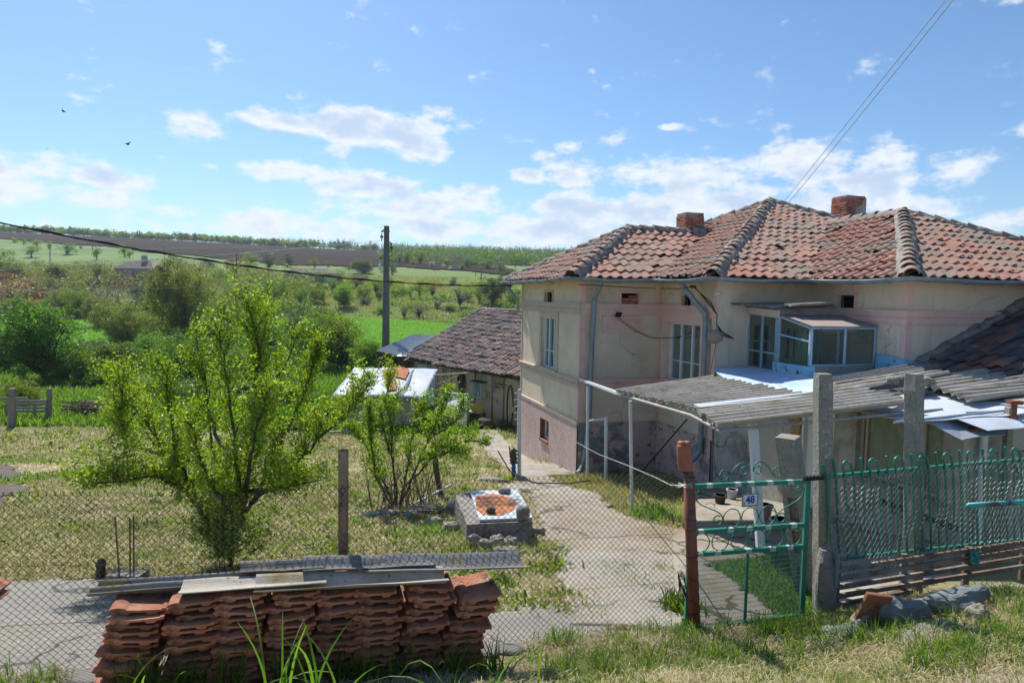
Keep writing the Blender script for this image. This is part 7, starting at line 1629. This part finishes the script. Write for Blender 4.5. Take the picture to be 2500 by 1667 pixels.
limbs=[lp((568,1395,0),(560,1355,0),(548,1335,.0),(520,1300,.1),(470,1200,.15),(405,1110,.3),(335,1000,.4),(285,930,.5)),
 lp((520,1300,.1),(455,1195,-.1),(380,1160,-.3),(300,1175,-.5),(215,1182,-.6)),
 lp((470,1200,.1),(430,1120,.0),(415,1010,-.1),(400,900,-.1)),
 lp((556,1340,0),(595,1250,.1),(612,1100,.1),(622,900,0),(650,770,0)),
 lp((595,1250,.1),(575,1130,-.3),(560,960,-.4),(535,810,-.4)),
 lp((600,1250,.1),(650,1160,.3),(705,1040,.5),(762,905,.6),(775,850,.6)),
 lp((612,1230,.1),(660,1190,-.2),(740,1110,-.3),(835,1020,-.4),(905,930,-.4)),
 lp((560,1130,-.3),(510,1010,.2),(480,840,.3)),
 lp((620,1120,.1),(655,980,.3),(720,830,.4)),
 lp((618,1000,.1),(632,850,-.3),(605,745,-.3)),
 lp((330,1010,.3),(300,1050,.1),(290,1000,-.2),(300,940,-.3)),
 lp((700,1050,.4),(770,1040,.8),(850,1000,.9)),
 lp((430,1120,0),(330,1090,.7),(280,1010,.8)),
 lp((560,1250,.2),(520,1100,.9),(500,930,1.0)),
 lp((600,1200,.1),(690,1190,-.7),(740,1180,-.9)),
 lp((590,1200,.1),(650,1050,1.0),(680,900,1.1)),
 lp((560,1250,0),(500,1150,-.8),(470,1040,-1.0)),
 lp((600,1200,0),(620,1080,-.9),(650,960,-1.1))]
np_=branchy('plum_tree','young plum tree full of bright yellow green leaves standing in the garden',b,limbs,3,(.18,.50),.036,.037,5,basal=70,r0=.036,lpn=6,up=.7)
b=G(972,1238); Y1=b.y
def lq(*l): return [P(x,y,Y1+d) for x,y,d in l]
limbs=[lq((970,1240,0),(962,1150,0),(955,1050,0),(940,980,0),(955,915,0)),lq((965,1240,0),(925,1150,.1),(885,1075,.2),(860,1050,.2)),lq((975,1240,0),(1020,1130,-.2),(1060,1040,-.3),(1095,960,-.3)),
 lq((1020,1130,0),(1080,1090,.2),(1150,1075,.3),(1195,1085,.3)),lq((960,1235,0),(915,1160,-.3),(905,1060,-.4),(900,1000,-.4)),lq((975,1240,0),(1000,1120,.4),(1010,1030,.5),(1030,990,.5)),
 lq((1060,1060,-.2),(1110,1030,.1),(1130,985,.1)),lq((980,1200,0),(1050,1120,-.5),(1100,1100,-.6),(1140,1110,-.6)),lq((950,1100,0),(930,1010,.4),(975,960,.4))]
branchy('young_fruit_tree','smaller leafy young fruit tree with several thin stems left of the well',b,limbs,3,(.14,.38),.046,.048,9,basal=0,r0=.028,lpn=4,up=.7)
# bare stems below it, and the stump like trunk beside
mb=MB(); rd=random.Random(12)
for k in range(60):
    p=b+Vector((rd.uniform(-.45,.65),rd.uniform(-.3,.3),0)); p.z=gz(p.x,p.y); l=rd.uniform(.5,1.3); d=Vector((rd.gauss(0,.25),rd.gauss(0,.2),1)).normalized(); mb.tube([p,p+d*l*.5,p+d*l+Vector((rd.gauss(0,.12),rd.gauss(0,.1),0))],[.008,.006,.002],4,False)
tag(mb.build('bare_stems',M['twig'],None),'thicket of bare stems around the foot of the young fruit tree','shrub')
mb=MB(); g=G(1077,1212); mb.tube([g,P(1070,1180,g.y),P(1064,1140,g.y),P(1062,1100,g.y),P(1075,1075,g.y)],[.055,.05,.06,.045,.03],9); 
for k in range(8): mb.tube([P(1064,1120-4*k,g.y),P(1064+rd.uniform(-40,50),1090-6*k,g.y+rd.uniform(-.3,.3))],[.014,.005],4)
tag(mb.build('pruned_trunk',M['bark'],None),'short thick pruned trunk right of the young fruit tree','trunk')
# dry brush heaps
def brush(px,py,w,h,n,m,label):
    g=G(px,py); mb=MB(); rd=random.Random(px)
    for k in range(n):
        a=rd.uniform(0,6.28); p=g+Vector((rd.gauss(0,w*.4),rd.gauss(0,w*.2),0)); p.z=gz(p.x,p.y)+rd.uniform(0,h)*math.exp(-((p.x-g.x)/w)**2); l=rd.uniform(.2,.6)*w; mb.tube([p,p+Vector((math.cos(a)*l,math.sin(a)*l*.5,rd.uniform(-.1,.2)*l))],.006*max(1,g.y/12),3,False)
    tag(mb.build('brush_pile',M[m],None),label,kind='stuff')
brush(215,1018,1.2,.7,420,'twig','brown heap of dry brush right of the pallet gate'); brush(880//2+-135,1012,.9,.5,200,'twig','smaller brown brush heap beside the lone garden post'); brush(1045,1255,.45,.16,260,'pale_twig','pale heap of cut twigs between the fruit tree and the well')
# garden end: pallet gate and posts
pg_=thing('pallet_gate','weathered wooden pallet gate between two posts at the end of the garden','gate')
g0=G(30,1040); g1=G(120,1030)
for g,yt,w in ((g0,948,.22),(g1,948,.14)): mb=MB(); mb.bar(g-Vector((0,0,.2)),P(30 if g is g0 else 120,yt,g.y),w,.12,up=(0,1,0)); mb.build('post',M['wood_grey'],pg_)
for k,y in enumerate((980,987,996,1004)): mb=MB(); mb.bar(P(16,y,g1.y-.1),P(114,y-1,g1.y-.1),.04,.09); mb.build('slat',M['wood_grey'],pg_)
for x in (16,85,113): mb=MB(); mb.bar(P(x,980,g1.y),P(x,1022,g1.y),.09,.04,up=(0,1,0)); mb.build('upright',M['wood_grey'],pg_)
mb=MB(); mb.bar(P(-30,974,g0.y-.1),P(68,972,g0.y-.1),.05,.10); mb.build('top_rail',M['wood_grey'],pg_)
mb=MB(); g=G(306,1048); mb.bar(g,P(304,941,g.y),.13,.12,up=(0,1,0)); tag(mb.build('garden_post',M['wood_grey'],None),'lone grey wooden post at the end of the garden','post')
# ---------------- poles and wires ----------------
pw=thing('power_pole','tall grey concrete power pole with insulators beyond the open shed','pole'); Yp=37.5
t_=P(944,552,Yp); gz_=gz(t_.x,Yp)
mb=MB(); bs=P(941,900,Yp); mb.tube([(bs.x,Yp,gz_),tuple(t_)],[.25,.15],8); mb.build('pole',M['pole'],pw)
def ppx(x,y,d=0): return P(x,y,Yp+d)
for a,b in (((944,556),(931,566)),((931,566),(952,565)),((944,585),(957,595)),((938,594),(957,596)),((944,619),(926,631)),((926,631),(950,631))): mb=MB(); mb.bar(ppx(*a,-.12),ppx(*b,-.12),.055,.055); mb.build('crossarm',M['pole'],pw)
for x,y in ((932,570),(956,597),(927,640)):
    mb=MB(); mb.tube([ppx(x,y,-.12),ppx(x,y+5,-.12),ppx(x,y+6,-.12),ppx(x,y+10,-.12),ppx(x,y+11,-.12),ppx(x,y+18,-.12)],[.03,.03,.09,.09,.03,.03],8); mb.build('insulator',M['porcelain' if y==640 else 'wood_dark'],pw)
mb=MB(); 
for k in range(3): mb.tube([ppx(927+2*k,648+7*k,-.1),ppx(928+2*k,652+7*k,-.1)],.11,8)
mb.bar(ppx(930,640,-.1),ppx(934,668,-.1),.03); mb.build('insulator',M['porcelain'],pw)
def catenary(p,q,sag,n=24): return [p.lerp(q,k/n)-Vector((0,0,sag*4*(k/n)*(1-k/n))) for k in range(n+1)]
def wire(p,q,sag,r,m,label,name='power_line',tw=0):
    mb=MB(); pts=catenary(p,q,sag,48 if tw else 24); mb.tube(pts,r,5,False)
    if tw: mb.tube([x+Vector((0,.02*math.cos(k*1.9),.022*math.sin(k*1.9)+.01)) for k,x in enumerate(pts)],r*.8,5,False)
    return tag(mb.build(name,M[m],None),label,'cable')
wire(P(-260,488,11.5),H(-.3,5.0,.36),.42,.015,'wire_black','thick black twisted cable from the left edge to the house corner',tw=1)
wire(P(2348,-25,4.2),H(1.95,-2.62,.22),.05,.0035,'wire_pale','right one of the twin thin wires rising from the house to the top right')
wire(P(2330,-25,4.2),H(1.93,-2.60,.24),.02,.003,'wire_pale','left one of the twin thin wires rising from the house to the top right')
wire(ppx(932,588,-.1),P(-900,690,45),.5,.012,'line_pale','thin power line running left from the upper pole arm'); wire(ppx(957,594,-.1),P(1500,668,80),.4,.012,'line_pale','thin power line running right from the pole over the far slope')
wire(P(-100,611,60),P(650,602,140),.1,.025,'line_pale','upper pale wire across the meadow at the left'); wire(P(-100,640,55),P(577,631,110),.1,.020,'line_pale','middle pale wire across the meadow at the left'); wire(P(-100,699,45),P(930,652,60),.9,.014,'line_pale','lowest pale wire across the valley at the left')
for px,y0,y1,lb in ((122,597,640,'thin dark utility pole at the left of the meadow'),(577,617,688,'thin dark utility pole behind the plum tree top'),(1175,655,690,'thin pole on the slope near the house roof')):
    g=G(px,y1); t=P(px,y0,g.y); mb=MB(); mb.tube([g,t],[.17,.13],8); mb.bar(t+Vector((-.5,0,-.3)),t+Vector((.5,0,-.3)),.08); tag(mb.build('utility_pole',M['pole'],None),lb,'pole','thin utility poles on the slope')
# ---------------- far houses ----------------
def fhouse(label,px0,px1,pyb,pye,pyr,wall='far_wall',roof='barn_tile',hip=True,chim=True,depth=7,lean=None):
    o=thing('farmhouse',label,'house'); g=G((px0+px1)/2,pyb); Y=g.y; a=P(px0,pye,Y);b=P(px1,pye,Y); zb=g.z-1; ze=(a.z+b.z)/2; zr_=P((px0+px1)/2,pyr,Y+depth/2).z; ov=.5
    x0,x1=a.x,b.x; mb=MB(); mb.box(((x0+x1)/2,Y+depth/2,(zb+ze)/2),(x1-x0,depth,ze-zb)); w=mb.build('wall',M[wall],o)
    hp=min((x1-x0)*.36,depth*.6) if hip else 0; mb=MB(); v=[(x0-ov,Y-ov,ze),(x1+ov,Y-ov,ze),(x1+ov,Y+depth+ov,ze),(x0-ov,Y+depth+ov,ze),(x0-ov+hp,Y+depth/2,zr_),(x1+ov-hp,Y+depth/2,zr_)]
    # courses of tiles as small steps
    mb.add(v,[(0,1,5,4),(1,2,5),(2,3,4,5),(3,0,4),(0,3,2,1)]); 
    for k in range(1,9):
        f=k/9; p=Vector(v[0]).lerp(Vector(v[4]),f); q=Vector(v[1]).lerp(Vector(v[5]),f); mb.bar(p,q,.12,.07)
    r=mb.build('roof',M[roof],o)
    if chim: mb=MB(); cx=x0+(x1-x0)*.62; mb.box((cx,Y+depth*.35,zr_-.1),(.9,.8,1.9)); mb.build('chimney',M['grey_render'],r)
    n=3
    for k in range(n):
        cx=x0+(x1-x0)*(k+.6)/(n+.2); mb=MB(); mb.box((cx,Y-.03,ze-1.35),(.9,.08,1.2)); wdw=mb.build('window',M['window_white'],o); mb=MB(); mb.box((cx,Y-.08,ze-1.35),(.7,.04,1.0)); mb.build('pane',M['dark_inside'],wdw)
    return o
fhouse('small old farmhouse with grey tiled hip roof and a chimney on the left slope',280,372,692,655,634)
fhouse('left wing of the far farmhouse with a reddish tiled roof and grey wall',694,752,690,665,655,chim=False,depth=8)
fhouse('right wing of the far farmhouse with pale turquoise wall and brown roof',748,798,689,666,654,wall='far_blue_wall',chim=False,depth=9)
fhouse('tiny ruined shed with reddish roof left of the power pole',860,884,690,678,672,roof='roof_tile',chim=False,hip=False,depth=5,wall='mud_wall')
# birds
for px,py,s,a,lb in ((155,272,.30,.6,'small dark bird high at the left, wings raised'),(312,352,.34,-.3,'dark bird gliding left of the small cloud'),(116,363,.10,.2,'tiny distant bird above the left cloud bank')):
    p=P(px,py,42); o=thing('bird',lb,'bird'); mb=MB(); R_=Matrix.Rotation(a,3,'Y')
    mb.tube([p+R_@Vector((0,-.5*s,0)),p,p+R_@Vector((0,.5*s,0))],[.02*s/.3,.07*s/.3,.01],6); mb.build('body',M['bird'],o)
    for sx in (-1,1): mb=MB(); mb.hexa([p+R_@Vector(v)*s for v in ((0,-.2,0),(sx*.6,-.1,.22),(sx*.6,.1,.22),(0,.25,0),(0,-.2,.03),(sx*.6,-.1,.25),(sx*.6,.1,.25),(0,.25,.03))]+[]) ; mb.build('wing',M['bird'],o)

# ---------------- air ----------------
hm=bpy.data.materials.new('haze'); hm.use_nodes=True; n_=hm.node_tree.nodes; n_.clear(); o_=n_.new('ShaderNodeOutputMaterial'); v_=n_.new('ShaderNodeVolumePrincipled'); v_.inputs['Color'].default_value=(.78,.88,1,1); v_.inputs['Density'].default_value=.00027; v_.inputs['Anisotropy'].default_value=.2; hm.node_tree.links.new(v_.outputs[0],o_.inputs['Volume'])
gmin=float(gv[:,2].min())-1; mb=MB(); mb.box((0,720,(gmin+62)/2),(5200,1640,62-gmin)); hz=mb.build('haze',hm,None); tag(hz,'thin blue summer haze over the valley',kind='stuff')
